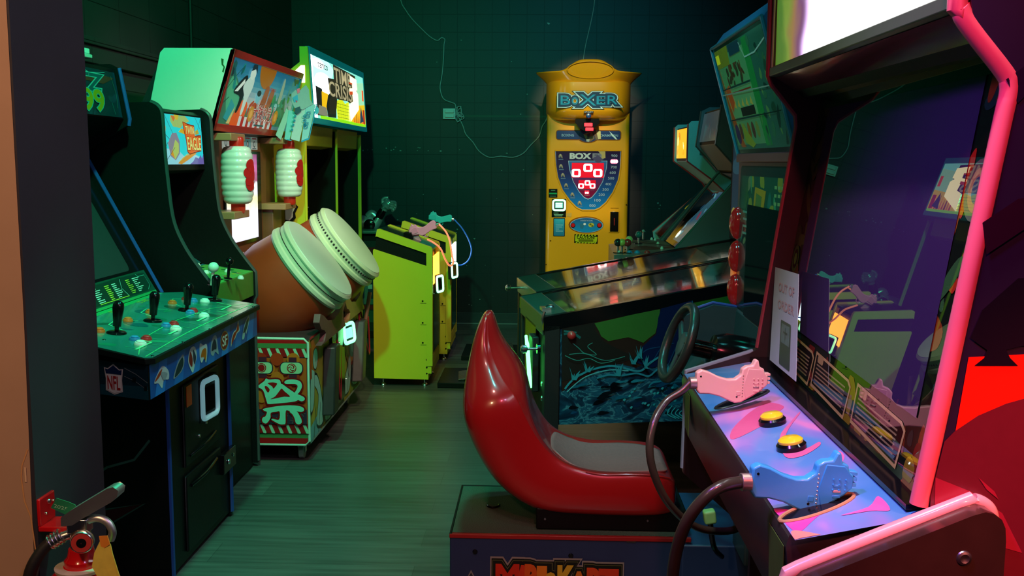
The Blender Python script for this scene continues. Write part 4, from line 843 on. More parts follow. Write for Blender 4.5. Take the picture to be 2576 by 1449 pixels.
# marquee box
b=MB(); FR=mat('teal_acrylic_frame',(.02,.25,.28),.15,emit=(.0,.35,.38),es=.22,coat=.5)
mx=lambda z:-1.368+(z-1.66)*(-.024/.45)
M0,M1=1.665,2.115
b.prism([(mx(M0)-.02,M0),(mx(M1)-.02,M1),(mx(M1)-.045,M1),(mx(M0)-.045,M0)],'y',YA+.02,YB,BLACK); mc=b.build('marquee_case',tc_)
b=MB()
for za,zb in ((M0,M0+.035),(M1-.045,M1)): b.extrude([(mx(za)+.006,YA+.02,za),(mx(zb)+.006,YA+.02,zb),(mx(zb)-.02,YA+.02,zb),(mx(za)-.02,YA+.02,za)],(0,YB-YA-.02,0),FR)
for yy in (YA+.02,YB-.02): b.extrude([(mx(M0)+.006,yy,M0),(mx(M1)+.006,yy,M1),(mx(M1)-.02,yy,M1),(mx(M0)-.02,yy,M0)],(0,.02,0),FR)
b.build('marquee_frame',mc,bevel=.003)
b=MB(); A_=Art(b,(mx(M0+.035),YA+.04,M0+.035),(mx(M0+.035),YB-.02,M0+.035),(mx(M1-.045),YA+.04,M1-.045),(1,0,0),es=1.0,step=.0006,rough=.2)
A_.rect(0,0,1,1,'#86e4d0'); A_.rect(0,0,.06,1,'#ffffff',es=2.4); A_.poly([(.03,.5),(.3,.55),(.38,.9),(.30,1),(.03,1)],'#b8fff0',es=1.3); A_.oval(.19,.60,.15,.18,'#ffffff',es=1.6); A_.oval(.18,.60,.09,.11,'#ffffff',es=2.6); A_.oval(.12,.9,.1,.08,'#ffffff',es=1.8)  # white ovals paint in the hot spot of the light behind
A_.poly([(.72,.4),(1,.4),(1,.9),(.72,.8)],'#9fdcae'); A_.rect(.1,0,1,.055,'#8adc10'); A_.rect(.95,.52,.985,.74,'#e8501c'); A_.poly([(.05,.045),(.05,.52),(.15,.5),(.16,.2),(.24,.06)],'#1c1a18'); A_.poly([(.13,.16),(.14,.46),(.25,.44),(.23,.16)],'#e8b410'); A_.poly([(.06,.06),(.08,.22),(.2,.2),(.22,.06)],'#7a7866')
A_.poly([(.66,.05),(.76,.38),(1,.45),(1,.05)],'#e8c018'); A_.poly([(.40,.05),(.38,.36),(.5,.44),(.56,.36),(.64,.42),(.66,.06)],'#d4e018')
for k in range(6): A_.line([(.42+.045*k,.06),(.42+.045*k,.36)],.008,'#3a5a10')
for k in range(5): A_.line([(.40,.09+.06*k),(.66,.09+.06*k)],.007,'#3a5a10')
A_.poly([(.22,.05),(.20,.22),(.24,.42),(.30,.5),(.40,.46),(.36,.06)],'#1a1812'); A_.poly([(.24,.1),(.36,.12),(.40,.4),(.33,.46),(.26,.36)],'#262014')
for k in range(9): u=.72+.03*k; A_.poly([(u,.05),(u+.01,.30+.05*(k%3)),(u+.022,.05)],['#c04a18','#e0781c','#8a2c14'][k%3])
A_.rect(.94,.06,.985,.34,'#a82c14'); A_.poly([(.86,.06),(.90,.4),(.95,.1)],'#2a3a50')
A_.poly([(.36,1.0),(.80,.96),(.83,.5),(.76,.34),(.60,.42),(.42,.40),(.28,.45),(.25,.72),(.36,.74)],'#2a2418')
A_.text('TIME',.37,.70,.69,.95,'#b8ac84',bold=.015,es=.8); A_.text('CRISIS',.26,.43,.70,.68,'#b8ac84',bold=.015,es=.8)
A_.poly([(.68,.93),(.82,.90),(.83,.70),(.80,.68),(.84,.62),(.84,.32),(.64,.045),(.66,.40),(.72,.45),(.71,.60),(.66,.62),(.66,.68),(.72,.70),(.72,.80),(.68,.80)],'#fff0b0',es=2.0)
A_.poly([(.655,.56),(.72,.58),(.72,.64),(.655,.62)],'#c8481c'); A_.poly([(.655,.76),(.72,.77),(.72,.80),(.655,.79)],'#c8481c')
A_.text('namco',.10,.84,.26,.92,'#123038',bold=.01,es=.0)
b.build('marquee_art',mc)
b=MB()  # pale bars paint in the reflection beside each screen
for i in range(2):
    for k in range(10):
        rr=random.Random(k+i*40); y_=(YA+.16 if i==0 else YM+.14)+rr.uniform(0,.10); z_=.98+k*.028
        b.box(-1.475,-1.470,y_,y_+.05,z_,z_+.006,mat('pale_reflection',(.30,.34,.55),.4))
b.build('screen_reflection',tc_)
# white cut-out star fin next to the near screen
b=MB(); FIN=mat('white_fin',(.6,.68,.6),.4)
def fin(pts,m,dx,sc=1): b.prism([(P_.x+dx,P_.z) for P_ in [at(x,y,1,5.945) for x,y in pts]],'y',5.925-dx*2,5.932-dx*2,m)
fin([(716,482),(752,520),(744,536),(746,548),(735,560),(720,562)],BLACK,0); fin([(718,498),(744,522),(738,534),(738,546),(730,554),(720,552)],FIN,.002)
b.build('cutout_fin',tc_)

# two gun pedestals
def pedestal(loc):
    p=thing('gun_pedestal',loc,None,'gun pedestal','gun pedestals of the shooting cabinet'); x0,y0_,_=loc
    W=.47; d=.36
    # near-side sheet, sloped cap, flange, feet
    b=MB(); b.prism([(x0-.37,.055),(x0-.02,.05),(x0-.02,.09),(x0,.09),(x0,.77),(x0-.03,.785),(x0-.365,.890),(x0-.37,.88)],'y',y0_,y0_+W,YEL); b.build('body',p,bevel=.003)
    b=MB(); b.prism([(x0-.36,.889),(x0-.02,.78),(x0-.02,.868),(x0-.345,.975)],'y',y0_+.008,y0_+W-.008,BLACK); b.build('black_band',p)
    b=MB(); b.prism([(x0-.352,.968),(x0-.342,1.014),(x0-.33,1.018),(x0+.0,.905),(x0+.008,.890),(x0+.008,.14),(x0-.03,.14),(x0-.03,.866),(x0-.345,.970)],'y',y0_-.006,y0_+.030,YEL)
    b.prism([(x0-.352,.968),(x0-.342,1.014),(x0-.33,1.018),(x0+.0,.905),(x0+.008,.890),(x0+.008,.14),(x0-.03,.14),(x0-.03,.866),(x0-.345,.970)],'y',y0_+W-.030,y0_+W+.006,YEL); b.build('side_flange',p,bevel=.003)
    b=MB(); b.prism([(x0-.338,.992),(x0-.333,1.010),(x0+.004,.892),(x0+.0,.876)],'y',y0_+.03,y0_+W-.03,BLACKG); b.build('top_plate',p)
    b=MB(); b.box(x0,x0+.010,y0_+.06,y0_+W-.06,.22,.60,BLACKG); b.build('coin_door',p,bevel=.004)
    b=MB(); b.box(x0-.01,x0+.006,y0_+.03,y0_+W-.03,.14,.20,YED); b.box(x0-.012,x0+.006,y0_+.03,y0_+.06,.20,.84,YED); b.box(x0-.012,x0+.006,y0_+W-.06,y0_+W-.03,.20,.84,YED); b.build('front_frame',p,bevel=.002)
    b=MB()
    for z_ in (.13,.18,.09): b.lathe([(.006,0),(.004,.003)],(x0-.03,y0_-.001,z_),(0,-1,0),BLACKG,10)
    for z_ in (.29,.42,.56): b.lathe([(.006,0),(.004,.003)],(x0-.055,y0_-.001,z_),(0,-1,0),BLACKG,10); b.box(x0-.07,x0-.032,y0_-.0015,y0_,z_-.014,z_-.012,DARKG)
    b.build('bolt',p)
    for x_ in (x0-.05,x0-.32):
        for y_ in (y0_+.05,y0_+W-.05):
            b=MB(); b.lathe([(.022,0),(.022,.006),(.016,.014),(.007,.02),(.007,.056)],(x_,y_,0),(0,0,1),CHROME,18); b.build('levelling_foot',p)
    return p
p1=pedestal((-.70,6.26,0))
p2=copy_tree(p1); p2.location=(-.66,7.12,0)
p1['label']='nearer yellow gun pedestal with an orange lit panel, pink toy gun on top'
p2['label']='farther yellow gun pedestal with a white lit panel, turquoise toy gun on top'
def lit(p,x0,y0_,col,es):
    b=MB(); b.box(x0+.0,x0+.010,y0_+.06,y0_+.41,.66,.84,mat('lit_panel_%s'%p['label'].split()[0],(.3,.2,.1),.4,emit=col,es=es)); b.build('lit_panel',p,bevel=.003)
lit(p1,-.70,6.26,(1,.28,.02),6); lit(p2,-.66,7.12,(.55,.85,1),6)
for px,py,x_,p_ in ((1102,714,-.675,p1),(1139,680,-.635,p2)):
    q=at(px,py,0,x_); card_reader(p_,(x_-.012,q.y,q.z),(1,-.35,.05),(0,0,1),.11,.12,GLOWW,BLACKG)
    
HELD=([(.0,.12),(.0,.24),(.05,.28),(.06,.34),(.12,.36),(.145,.46),(.185,.46),(.22,.38),(.30,.37),(.36,.33),(.37,.25),(.45,.19),(.55,.185),(.68,.22),(.82,.285),(.92,.31),(.985,.27),(.985,.05),(.94,-.02),(.80,-.02),(.66,-.05),(.52,-.11),(.44,-.14),(.36,-.13),(.2,-.04),(.08,.04)],[(.01,.12),(.01,.22),(.10,.33),(.28,.34),(.34,.10),(.30,-.08),(.12,.03)])
def light_gun(name,label,ax,ay,az,o,s,col,nozzle,darker,cat='light gun',held=False):
    """toy light gun lying with its grip along +ax: o = muzzle tip, s = length; ay = up on the picture side, az = thickness direction"""
    o=Vector(o); ax=Vector(ax).normalized(); ay=Vector(ay); ay=(ay-ax*ay.dot(ax)).normalized(); az=ax.cross(ay)
    g=thing(name,tuple(o),label,cat)
    P=lambda u,v,w=0:o+ax*u*s+ay*v*s+az*w*s
    def slab(outline,w,m,nm,par,bev): 
        b=MB(); b.extrude([P(u,v,-w) for u,v in outline],az*2*w*s,m); return b.build(nm,par,bevel=bev*s,seg=3)
    body=[(.0,.02),(.0,.20),(.05,.24),(.08,.33),(.14,.34),(.15,.40),(.19,.39),(.21,.33),(.27,.35),(.31,.33),(.33,.25),(.42,.20),(.52,.185),(.62,.20),(.75,.255),(.88,.30),(.95,.285),(.985,.22),(.985,.05),(.94,-.005),(.80,-.01),(.66,-.04),(.52,-.09),(.42,-.10),(.36,-.085),(.30,-.02),(.22,-.01)]
    if held: body=HELD[0]
    bd=slab(body,.060 if held else .052,col,'gun_body',g,.022)
    slab(HELD[1] if held else [(.02,.04),(.02,.18),(.22,.26),(.30,.24),(.31,.05)],.068,darker,'front_shell',g,.008)
    if held:
        tb=MB()
        for v_ in (.15,.205,.26): tb.extrude([P(-.035,v_-.018,-.05),P(-.035,v_+.016,-.05),P(.05,v_+.022,-.05),P(.05,v_-.022,-.05)],az*.10*s,col)
        for v_ in (.02,.07,.12): tb.extrude([P(.12,v_,-.072),P(.12,v_+.03,-.072),P(.20,v_+.03,-.072),P(.20,v_,-.072)],az*.02*s,nozzle if v_==.07 else darker)
        tb.extrude([P(.37,-.03,-.064),P(.37,.03,-.064),P(.43,.03,-.064),P(.43,-.03,-.064)],az*.02*s,darker)
        tb.build('front_block',bd,bevel=.006*s)
    b=MB(); wd=-.060 if held else -.052
    for k in range(8): b.lathe([(.009*s,0),(.006*s,.005*s)],P(.345,.24-.040*k,wd),-az,nozzle,8)
    for k in range(3):
        for j in range(3): b.lathe([(.010*s,0),(.008*s,.010*s)],P(.08+.06*k,.10+.05*j,-.068 if held else -.062),-az,darker,8)
    for u,v in ((.27,.30),(.93,.22),(.42,-.05)): b.lathe([(.014*s,0),(.011*s,.003*s)],P(u,v,wd),-az,BLACKG,10)
    b.build('moulded_detail',bd)
    if not held: b=MB(); b.tube([P(.40,-.08),P(.50,-.18),P(.60,-.14),P(.62,-.03)],.014*s,col,n=8); b.build('trigger_guard',g)
    if not held: b=MB(); b.extrude([P(.46,-.08,-.02),P(.49,-.15,-.02),P(.515,-.14,-.02),P(.52,-.08,-.02)],az*.04*s,darker); b.build('trigger',g)
    b=MB(); b.cyl(P(.975,.12),P(1.07,.115),.085*s,nozzle,n=20); b.build('cable_collar',g,bevel=.006*s)
    return g,P
PK=mat('pink_gun_plastic',(.92,.30,.52),.32,coat=.2,noise=.05); PKD=mat('pink_gun_shell',(.86,.26,.47),.35); CY=mat('turquoise_gun_plastic',(.03,.55,.52),.32,coat=.2,noise=.05); CYD=mat('turquoise_gun_shell',(.03,.48,.47),.35)
g1,P1=light_gun('light_gun','pink toy light gun with orange lit cord, resting on the nearer yellow pedestal',(.17,0,.055),(-.3,0,1),(0,1,0),(-.86,6.48,.955),.19,PK,CHROME,PKD)
b=MB(); b.extrude([P1(0,.0,-.05),P1(.0,.26,-.05),P1(.25,.3,-.05),P1(.3,-.28,-.05),P1(.05,-.32,-.05)],Vector((0,.02,0)),PK); b.build('barrel_block',g1,bevel=.004)
b=MB(); b.extrude([(-.90,6.44,.985),(-.85,6.44,.985),(-.83,6.44,.925),(-.90,6.44,.945)],(0,.09,0),BLACKG); b.build('holster',p1,bevel=.004)
CORD=mat('orange_lit_cord',(.8,.3,.2),.3,emit=(1,.22,.12),es=.8); CBL=mat('blue_cord',(.03,.12,.5),.35,emit=(.0,.15,.6),es=.15)
e1=P1(1.07,.115)
b=MB(); b.tube([e1,at(1121,582,1,6.45),at(1131,605,1,6.42),at(1137,640,1,6.40),at(1140,662,1,6.40),at(1131,668,1,6.40),at(1120,652,1,6.35),at(1108,625,1,6.32),at(1090,610,1,6.32),at(1076,603,1,6.4)],.006,CORD,n=8); b.build('cord',g1)
g2,P2=light_gun('light_gun','turquoise toy light gun with blue cord, resting on the farther yellow pedestal',(.17,0,-.012),(-.06,0,1),(0,1,0),(-.835,7.30,1.015),.175,CY,CHROME,CYD)
e2=P2(1.07,.115)
b=MB(); b.tube([e2,at(1150,560,1,7.3),at(1163,575,1,7.3),at(1179,603,1,7.3),at(1186,630,1,7.3),at(1178,655,1,7.3),at(1160,667,1,7.3),at(1140,664,1,7.25)],.005,CBL,n=8); b.build('cord',g2)
# foot pedals on the floor in front of each pedestal
DP=mat('diamond_plate',(.30,.31,.31),.3,1.0,noise=.5,nscale=90,bump=.9)
def pedal(x,y,lab):
    p=thing('foot_pedal',(x,y,0),lab,'foot pedal','foot pedals of the shooting cabinet')
    b=MB(); b.box(x-.16,x+.30,y-.22,y+.26,0,.035,BLACK); b.build('pedal_base',p,bevel=.004)
    b=MB(); b.extrude([(x-.03,y-.16,.037),(x+.22,y-.12,.037),(x+.22,y-.12,.075),(x-.03,y-.16,.045)],(-.02,.26,0),DP); b.build('pedal_plate',p,bevel=.002); return p
pedal(-.50,6.46,'nearer diamond-plate foot pedal on black base by the yellow pedestal')
pedal(-.42,7.36,'farther diamond-plate foot pedal on black base behind the nearer pedestal')

# ============================================================ arm-wrestling machine behind
aw=thing('arm_wrestling_machine',(-1.35,8.3,0),'dark red and green machine with a silver robot arm in the back left corner','arcade machine')
b=MB(); RD3=mat('dark_red_paint',(.20,.012,.015),.4,noise=.1); GR3=mat('pale_teal_print',(.12,.32,.28),.4,noise=.1)
b.box(-1.95,-1.24,8.0,8.70,.0,.86,BLACK); bd=b.build('body',aw,bevel=.004)
b=MB(); A_=Art(b,(-1.95,7.9985,.06),(-1.24,7.9985,.06),(-1.95,7.9985,.80),(0,-1,0),step=.0008)
A_.rect(0,0,1,1,'#152a26'); A_.rect(0,.86,1,.93,'#5a1216'); A_.rect(0,.72,1,.84,'#360c10'); A_.rect(0,.30,1,.72,'#3a6a5c'); [A_.rrect(.52+.12*k,.36,.60+.12*k,.66,'#12303a',r=.3) for k in range(4)]; [A_.rect(.52+.12*k,.47+.04*(k%2),.57+.12*k,.52+.04*(k%2),'#7ab8a4') for k in range(4)]; A_.rect(0,.24,1,.29,'#6a181c'); A_.rect(0,.10,1,.23,'#28503c')
b.build('front_print',bd)
b=MB(); b.box(-2.0,-1.22,7.95,8.72,.86,.885,mat('green_table_top',(.05,.16,.12),.35)); b.build('table_top',aw,bevel=.006)
b=MB(); b.box(-1.30,-1.26,8.0,8.65,.06,.86,RD3); b.build('corner_post',aw)
SV=mat('silver_robot_skin',(.50,.56,.54),.28,.6,noise=.1)
a_=lambda px,py,y=8.25: at(px,py,1,y)
b=MB(); b.tube([a_(880,565),a_(905,562),a_(928,562)],lambda t:.075-.012*t,SV,n=20); b.ball(a_(932,566),.070,SV,20,(1,.8,1)); b.build('upper_arm',aw)
b=MB(); c=a_(930,565,8.17); b.lathe([(.046,0),(.046,.02),(.038,.026)],c,(0,-1,0),BLACKG,24); b.box(c.x-.018,c.x+.018,8.15,8.19,.885,c.z,BLACKG); b.build('elbow_mount',aw,bevel=.003)
b=MB(); b.tube([a_(934,572),a_(946,560),a_(953,548)],lambda t:.050-.012*t,SV,n=18); b.tube([a_(926,545),a_(935,537),a_(944,545)],.032,SV,n=14); b.tube([a_(945,556),a_(958,538),a_(964,527)],lambda t:.040-.012*t,BLACKG,n=16); b.build('forearm',aw)
h=MB(); hc=a_(974,517)
h.tube([a_(965,530),a_(970,521),a_(978,513),a_(984,508)],lambda t:[.030,.046,.048,.040][min(3,int(t*3.99))],SV,n=18,sub=4)
h.build('palm',aw,sub=1)
h=MB()
for k,(e,m_,t_) in enumerate((((984,508),(993,509),(995,514)),((984,513),(994,515),(995,520)),((983,518),(993,521),(992,526)),((981,523),(990,527),(987,531)))): h.tube([a_(*e,8.20),a_(*m_,8.19),a_(*t_,8.17)],lambda t:.0135-.002*t,SV,n=10)
h.tube([a_(962,512),a_(962,503),a_(968,498),a_(977,497)],lambda t:.0145-.003*t,SV,n=10); h.build('finger',aw)
# ============================================================ boxing machine
def gradmat(name, c0, c1, z0, z1, rough=.25, axis='Z', es=0, coat=0.0, mid=None):
    m=bpy.data.materials.new(name); m.use_nodes=True; nt=m.node_tree; p=nt.nodes['Principled BSDF']
    tc=nt.nodes.new('ShaderNodeTexCoord'); sp=nt.nodes.new('ShaderNodeSeparateXYZ'); nt.links.new(tc.outputs['Object'],sp.inputs[0])
    mr=nt.nodes.new('ShaderNodeMapRange'); mr.inputs[1].default_value=z0; mr.inputs[2].default_value=z1; nt.links.new(sp.outputs[axis],mr.inputs[0])
    cr=nt.nodes.new('ShaderNodeValToRGB'); cr.color_ramp.elements[0].color=hexc(c0)+(1,); cr.color_ramp.elements[1].color=hexc(c1)+(1,)
    if mid:
        for p_,c_ in mid: e=cr.color_ramp.elements.new(p_); e.color=hexc(c_)+(1,)
    nt.links.new(mr.outputs[0],cr.inputs[0]); nt.links.new(cr.outputs[0],p.inputs['Base Color']); p.inputs['Roughness'].default_value=rough; p.inputs['Coat Weight'].default_value=coat
    if es: nt.links.new(cr.outputs[0],p.inputs['Emission Color']); p.inputs['Emission Strength'].default_value=es
    return m
OY=mat('orange_yellow_gelcoat',(.82,.34,.008),.28,coat=.5,noise=.06,nscale=4)
bxm=thing('boxing_machine',(.36,8.4,0),'tall orange-yellow boxing punch machine with red score digits against the back wall','arcade machine')
YF=8.08
bX=lambda u,v,y=YF: at(1320+.3935*u,130+.3935*v,1,y)
xl,xr=.030,.692
b=MB(); b.prism([(xl,YF+.02),(xl+.02,YF),(xr-.02,YF),(xr,YF+.02),(xr,8.74),(xl,8.74)],'z',.02,1.84,OY); body=b.build('body',bxm,bevel=.012,seg=3)
# bulging hood
b=MB(); zs=[(1.775,.14,.80),(1.80,.19,.93),(1.835,.235,.985),(1.85,.24,1.0),(2.06,.24,1.0),(2.075,.22,.985)]; n=24; xc=.358; vs=[]
for z_,dp_,wd in zs:
    for k in range(n+1):
        t=-1+2*k/n; vs.append((xc+.335*wd*t,8.10-dp_*(1-abs(t)**5),z_))
    vs+= [(xc+.335*wd,8.6,z_),(xc-.335*wd,8.6,z_)]
m_=n+3; fs=[(j*m_+k,j*m_+(k+1)%m_,(j+1)*m_+(k+1)%m_,(j+1)*m_+k) for j in range(len(zs)-1) for k in range(m_)]+[tuple(range(m_)),tuple(range((len(zs)-1)*m_,len(zs)*m_))]
b.add(vs,fs,OY); hood=b.build('hood',bxm)
# flared crown
b=MB(); vs=[]; L=[(2.055,.335,.24),(2.085,.350,.25),(2.15,.440,.30)]; n=32
for j,(z_,w,dp_) in enumerate(L):
    for k in range(n+1):
        t=-1+2*k/n; zz=z_
        if j==2: zz=2.145+.092*math.exp(-(t/.38)**4)*1.0+.01*(abs(t)**3)
        vs.append((xc+w*t,8.10-dp_*(1-abs(t)**3)+(.0),zz))
vs2=[(x,y+.03,z) for x,y,z in vs]; N=len(vs); row=n+1
fs=[(j*row+k,j*row+k+1,(j+1)*row+k+1,(j+1)*row+k) for j in range(2) for k in range(n)]
fs+=[tuple(N+i for i in f)[::-1] for f in fs]
for k in range(n): fs.append((2*row+k,2*row+k+1,N+2*row+k+1,N+2*row+k)); fs.append((k,k+1,N+k+1,N+k))
for j in range(2): fs.append((j*row,(j+1)*row,N+(j+1)*row,N+j*row)); fs.append((j*row+n,(j+1)*row+n,N+(j+1)*row+n,N+j*row+n))
b.add(vs+vs2,fs,OY); b.box(.08,.64,8.02,8.6,2.05,2.10,OY); cr_o=b.build('crown',bxm,sub=1)
b=MB(); cy=2.15
pts=[]
for k in range(40):
    t=2*math.pi*k/40; xx=.178*math.cos(t); zz=cy+.062*math.sin(t); f=min(1,max(0,(zz-2.085)/.065)); tt=xx/(.35+.09*f); pts.append((xc+xx,8.10-(.25+.05*f)*(1-abs(tt)**3)-.004,zz))
b.tube(pts,.0035,OY,n=8,smooth=False,closed=True); b.build('crown_emboss',cr_o)
b=MB(); A_=Art(b,(0,7.853,0),(1,7.853,0),(0,7.853,1),(0,-1,0),step=.0006,rough=.2)
def bt(t,u0,v0,u1,v1,c,y=7.853,**k):
    p=bX(u0,v1,y); q=bX(u1,v0,y); A_.text(t,p.x,p.z,q.x,q.z,c,**k)
for ow,c in ((.105,'#16242c'),(.085,'#d8f4f8'),(.045,'#0c3c5c')):
    bt('B',225,275,295,345,c,bold=.04+ow); bt('O',296,285,345,345,c,bold=.04+ow); bt('E',455,278,520,343,c,bold=.04+ow); bt('R',525,275,598,343,c,bold=.04+ow)
    bt('X',345,268,462,350,c,bold=.04+ow)
for t_,u0,u1,v0,v1 in (('B',225,295,275,345),('O',296,345,285,345),('E',455,520,278,343),('R',525,598,275,343),('X',345,462,268,350)): bt(t_,u0+4,v0+6,u1-4,v1-6,'#149ac0',bold=.0)
for u,v in (): 
    p=bX(u,v,7.853); A_.oval(p.x,p.z,.03,.02,'#58c8b0')
def brect(u0,v0,u1,v1,c,r=.0,y=None):
    p=bX(u0,v1,y or 7.853); q=bX(u1,v0,y or 7.853)
    (A_.rrect(p.x,p.z,q.x,q.z,c,r=r) if r else A_.rect(p.x,p.z,q.x,q.z,c))
brect(378,380,440,392,'#101820'); bt('START',382,382,436,390,'#d8dce0')
b.build('logo_print',hood)
p=bX(408,410,7.87); b=MB(); b.lathe([(.021,0),(.021,.012),(.015,.02),(.002,.022)],(p.x,7.865,p.z),(0,-1,0),mat('blue_start_button',(.01,.06,.22),.25),24); b.build('start_button',hood)
# punch pod under the hood
b=MB(); b.prism([tuple((q.x,q.z)) for q in [bX(*e,7.95) for e in ((325,430),(475,430),(478,460),(440,490),(395,515),(350,490),(322,455))]],'y',7.93,8.09,BLACKG); pod=b.build('punch_pod',bxm,bevel=.006)
b=MB(); RL=mat('red_lamp',(.6,.02,.03),.3,emit=(1,.03,.05),es=1.6)
for (u0,v0,u1,v1) in ((380,455,434,478),(388,485,440,506)): p=bX(u0,v1,7.925); q=bX(u1,v0,7.925); b.box(p.x,q.x,7.922,7.93,p.z,q.z,RL)
b.build('red_lamp',pod,bevel=.004)
b=MB(); 
hpts=[bX(*e,8.07) for e in ((395,515),(420,505),(455,500),(485,515),(487,560),(450,570),(415,575),(385,555),(375,535))]
# front panels
A_=Art(b,(0,YF-.002,0),(1,YF-.002,0),(0,YF-.002,1),(0,-1,0),step=.0006,rough=.22)
def bpoly(pts,c,**k): A_.poly([(bX(*e).x,bX(*e).z) for e in pts],c,**k)
def btx(t,u0,v0,u1,v1,c,**k): bt(t,u0,v0,u1,v1,c,y=YF,**k)
def brc(u0,v0,u1,v1,c,r=0,**k): 
    p=bX(u0,v1); q=bX(u1,v0)
    (A_.rrect(p.x,p.z,q.x,q.z,c,r=r,**k) if r else A_.rect(p.x,p.z,q.x,q.z,c,**k))
def bov(u,v,ru,rv,c,**k): p=bX(u,v); s_=.3935*YF/2504; A_.oval(p.x,p.z,ru*s_,rv*s_,c,**k)
OD='#8a4a04'
brc(198,502,618,565,OD,r=.3); bov(405,535,75,48,OD); brc(204,508,612,559,'#1c3a70',r=.2); bov(405,535,66,42,'#1c3a70'); bov(405,535,60,36,'#142a5c')
btx('BOXING',236,526,315,542,'#8ab0c8',bold=.01); btx('CHAMPION',478,528,596,544,'#8ab0c8',bold=.01)
bpoly([(375,528),(395,520),(430,510),(460,505),(485,515),(470,565),(440,560),(420,575),(395,570)],'#7a6450'); bpoly([(400,525),(420,520),(410,560),(398,560)],'#3c3c48'); bpoly([(430,515),(440,515),(455,560),(445,562)],'#4a4654'); bpoly([(392,560),(415,560),(412,576),(395,574)],'#a8b8b8')
bpoly([(455,502),(485,510),(487,558),(470,560)],'#d8c88c'); bpoly([(540,508),(575,540),(592,562),(580,560),(555,535)],'#d0e8ec')
SH=[(192,632),(618,632),(614,740),(600,820),(565,900),(520,965),(480,1000),(448,1014),(366,1014),(330,996),(285,950),(240,885),(208,800),(196,720)]
def shrink(P,k,cx=405,cy=800): return [(cx+(u-cx)*k,cy+(v-cy)*(k if v>640 else k*1.0)) for u,v in P]
SHG=gradmat('shield_print','#0f7cc4','#2a1238',8.08*0+1.03,1.55,.2,mid=((.35,'#1c5aa4'),(.62,'#2a2c66')),coat=.4)
bpoly(SH,'#141a38'); bpoly(shrink(SH,.985),'#a8b4dc'); bpoly(shrink(SH,.972),SHG)
IN=[(278,697),(528,697),(524,745),(500,830),(462,895),(428,935),(405,945),(380,935),(345,895),(308,830),(284,750)]
bpoly(IN,'#bcd0e8'); bpoly(shrink(IN,.97,405,810),'#2c7cb8'); bpoly(shrink(IN,.95,405,810),gradmat('shield_core','#7a0f48','#3a70b0',1.10,1.44,.2,mid=((.3,'#8a1040'),(.75,'#5a3a84'))))
btx('BOX',290,650,420,684,'#d8d8dc',bold=.05); btx('ER',436,652,502,684,'#8f8a9c',bold=.05)
bpoly([(468,636),(515,634),(516,680),(490,684),(492,660)],'#c8ac70'); bpoly([(430,684),(470,660),(500,690),(470,716)],'#5c5078')
for u,v,t_ in ((553,665,'900'),(550,738,'700'),(543,773,'600'),(532,809,'500'),(514,846,'400'),(497,881,'300'),(472,914,'200'),(446,950,'100'),(413,984,'000')): btx(t_,u,v-8,u+39,v+8,'#b8c4d8')
PKW='#fff0f4'; A_.es=0
brc(546,688,596,716,'#ff6a8a',r=.45,es=1.6)
for k in range(3): bov(557+15*k,702,8,10,PKW,es=3.0)
def digit(u,v,w,h):
    for (ou,ov,ru,rv,c,e) in ((0,0,w,h,PKW,2.6),): 
        p=bX(u-w,v+h); q=bX(u+w,v-h); A_.rrect(p.x,p.z,q.x,q.z,c,r=.25,es=e); p=bX(u-w*.5,v+h*.58); q=bX(u+w*.5,v-h*.58); A_.rrect(p.x,p.z,q.x,q.z,'#e8102c',r=.2,es=.8)
brc(300,712,506,804,'#d00c24',es=.8)
digit(329,776,29,25); digit(404,742,29,25); digit(467,776,29,25)
brc(344,822,454,876,'#d00c24',es=.75)
digit(360,858,18,16); digit(401,839,18,16); digit(433,858,18,16)
brc(382,888,412,910,'#e81c34',es=1.4); bov(391,902,6,6,PKW,es=2.2); bov(403,902,6,6,PKW,es=2.2); btx('HIGHEST SCORE',358,878,442,886,'#a85a78'); btx('CREDIT',380,914,416,921,'#c890a8')
for (u,v) in ((230,668),(233,733),(245,790),(266,855),(306,914),(352,968)):
    bpoly([(u-12,v+12),(u-14,v-2),(u-6,v-14),(u+4,v-12),(u+10,v-2),(u+12,v+14),(u+2,v+8)],'#9a8a7a'); bov(u-2,v-8,6,6,'#c0a890'); bpoly([(u-10,v+10),(u-2,v),(u+8,v+12)],'#3a4a6a'); brc(u-14,v+18,u+16,v+23,'#6a7c9c')
bov(392,1107,112,54,OD); bov(395,1109,106,48,'#8ab0d0'); bov(395,1109,102,45,gradmat('selector_print','#0f8ac8','#1a2c66',.89,1.02,.25)); btx('CHOOSE THE GAME',356,1076,434,1084,'#a8bccc')
for u in (308,477): bov(u,1111,16,16,'#2a1018'); bov(u,1109,12,12,'#c8181c')
bpoly([(350,1102),(372,1096),(380,1110),(372,1132),(356,1130)],'#2a6a8c'); bov(383,1102,8,7,'#e0e4e4'); bov(425,1108,18,14,'#b8b040'); bov(420,1104,7,6,'#606020'); bov(432,1114,7,6,'#606020')
bpoly([(318,1166),(468,1172),(466,1228),(316,1222)],'#14140c'); bpoly([(322,1178),(464,1184),(460,1216),(322,1212)],'#b8c01c')
for k in range(7):
    u=330+k*20; bpoly([(u,1167),(u+9,1168),(u+2,1178),(u-7,1177)],'#b8c01c'); bpoly([(u,1215),(u+9,1216),(u+2,1226),(u-7,1225)],'#b8c01c')
bpoly([(338,1175),(444,1179),(444,1222),(338,1218)],'#b8c01c'); btx('CAUTION!',334,1177,446,1196,'#14140c',bold=.03)
for k in range(3): brc(344,1200+6*k,438,1203+6*k,'#3a3c10')
brc(153,877,209,932,'#0a0f10'); brc(168,884,195,889,'#4a7a64'); brc(156,902,206,911,'#1fa060'); brc(160,921,200,926,'#3a6a58')
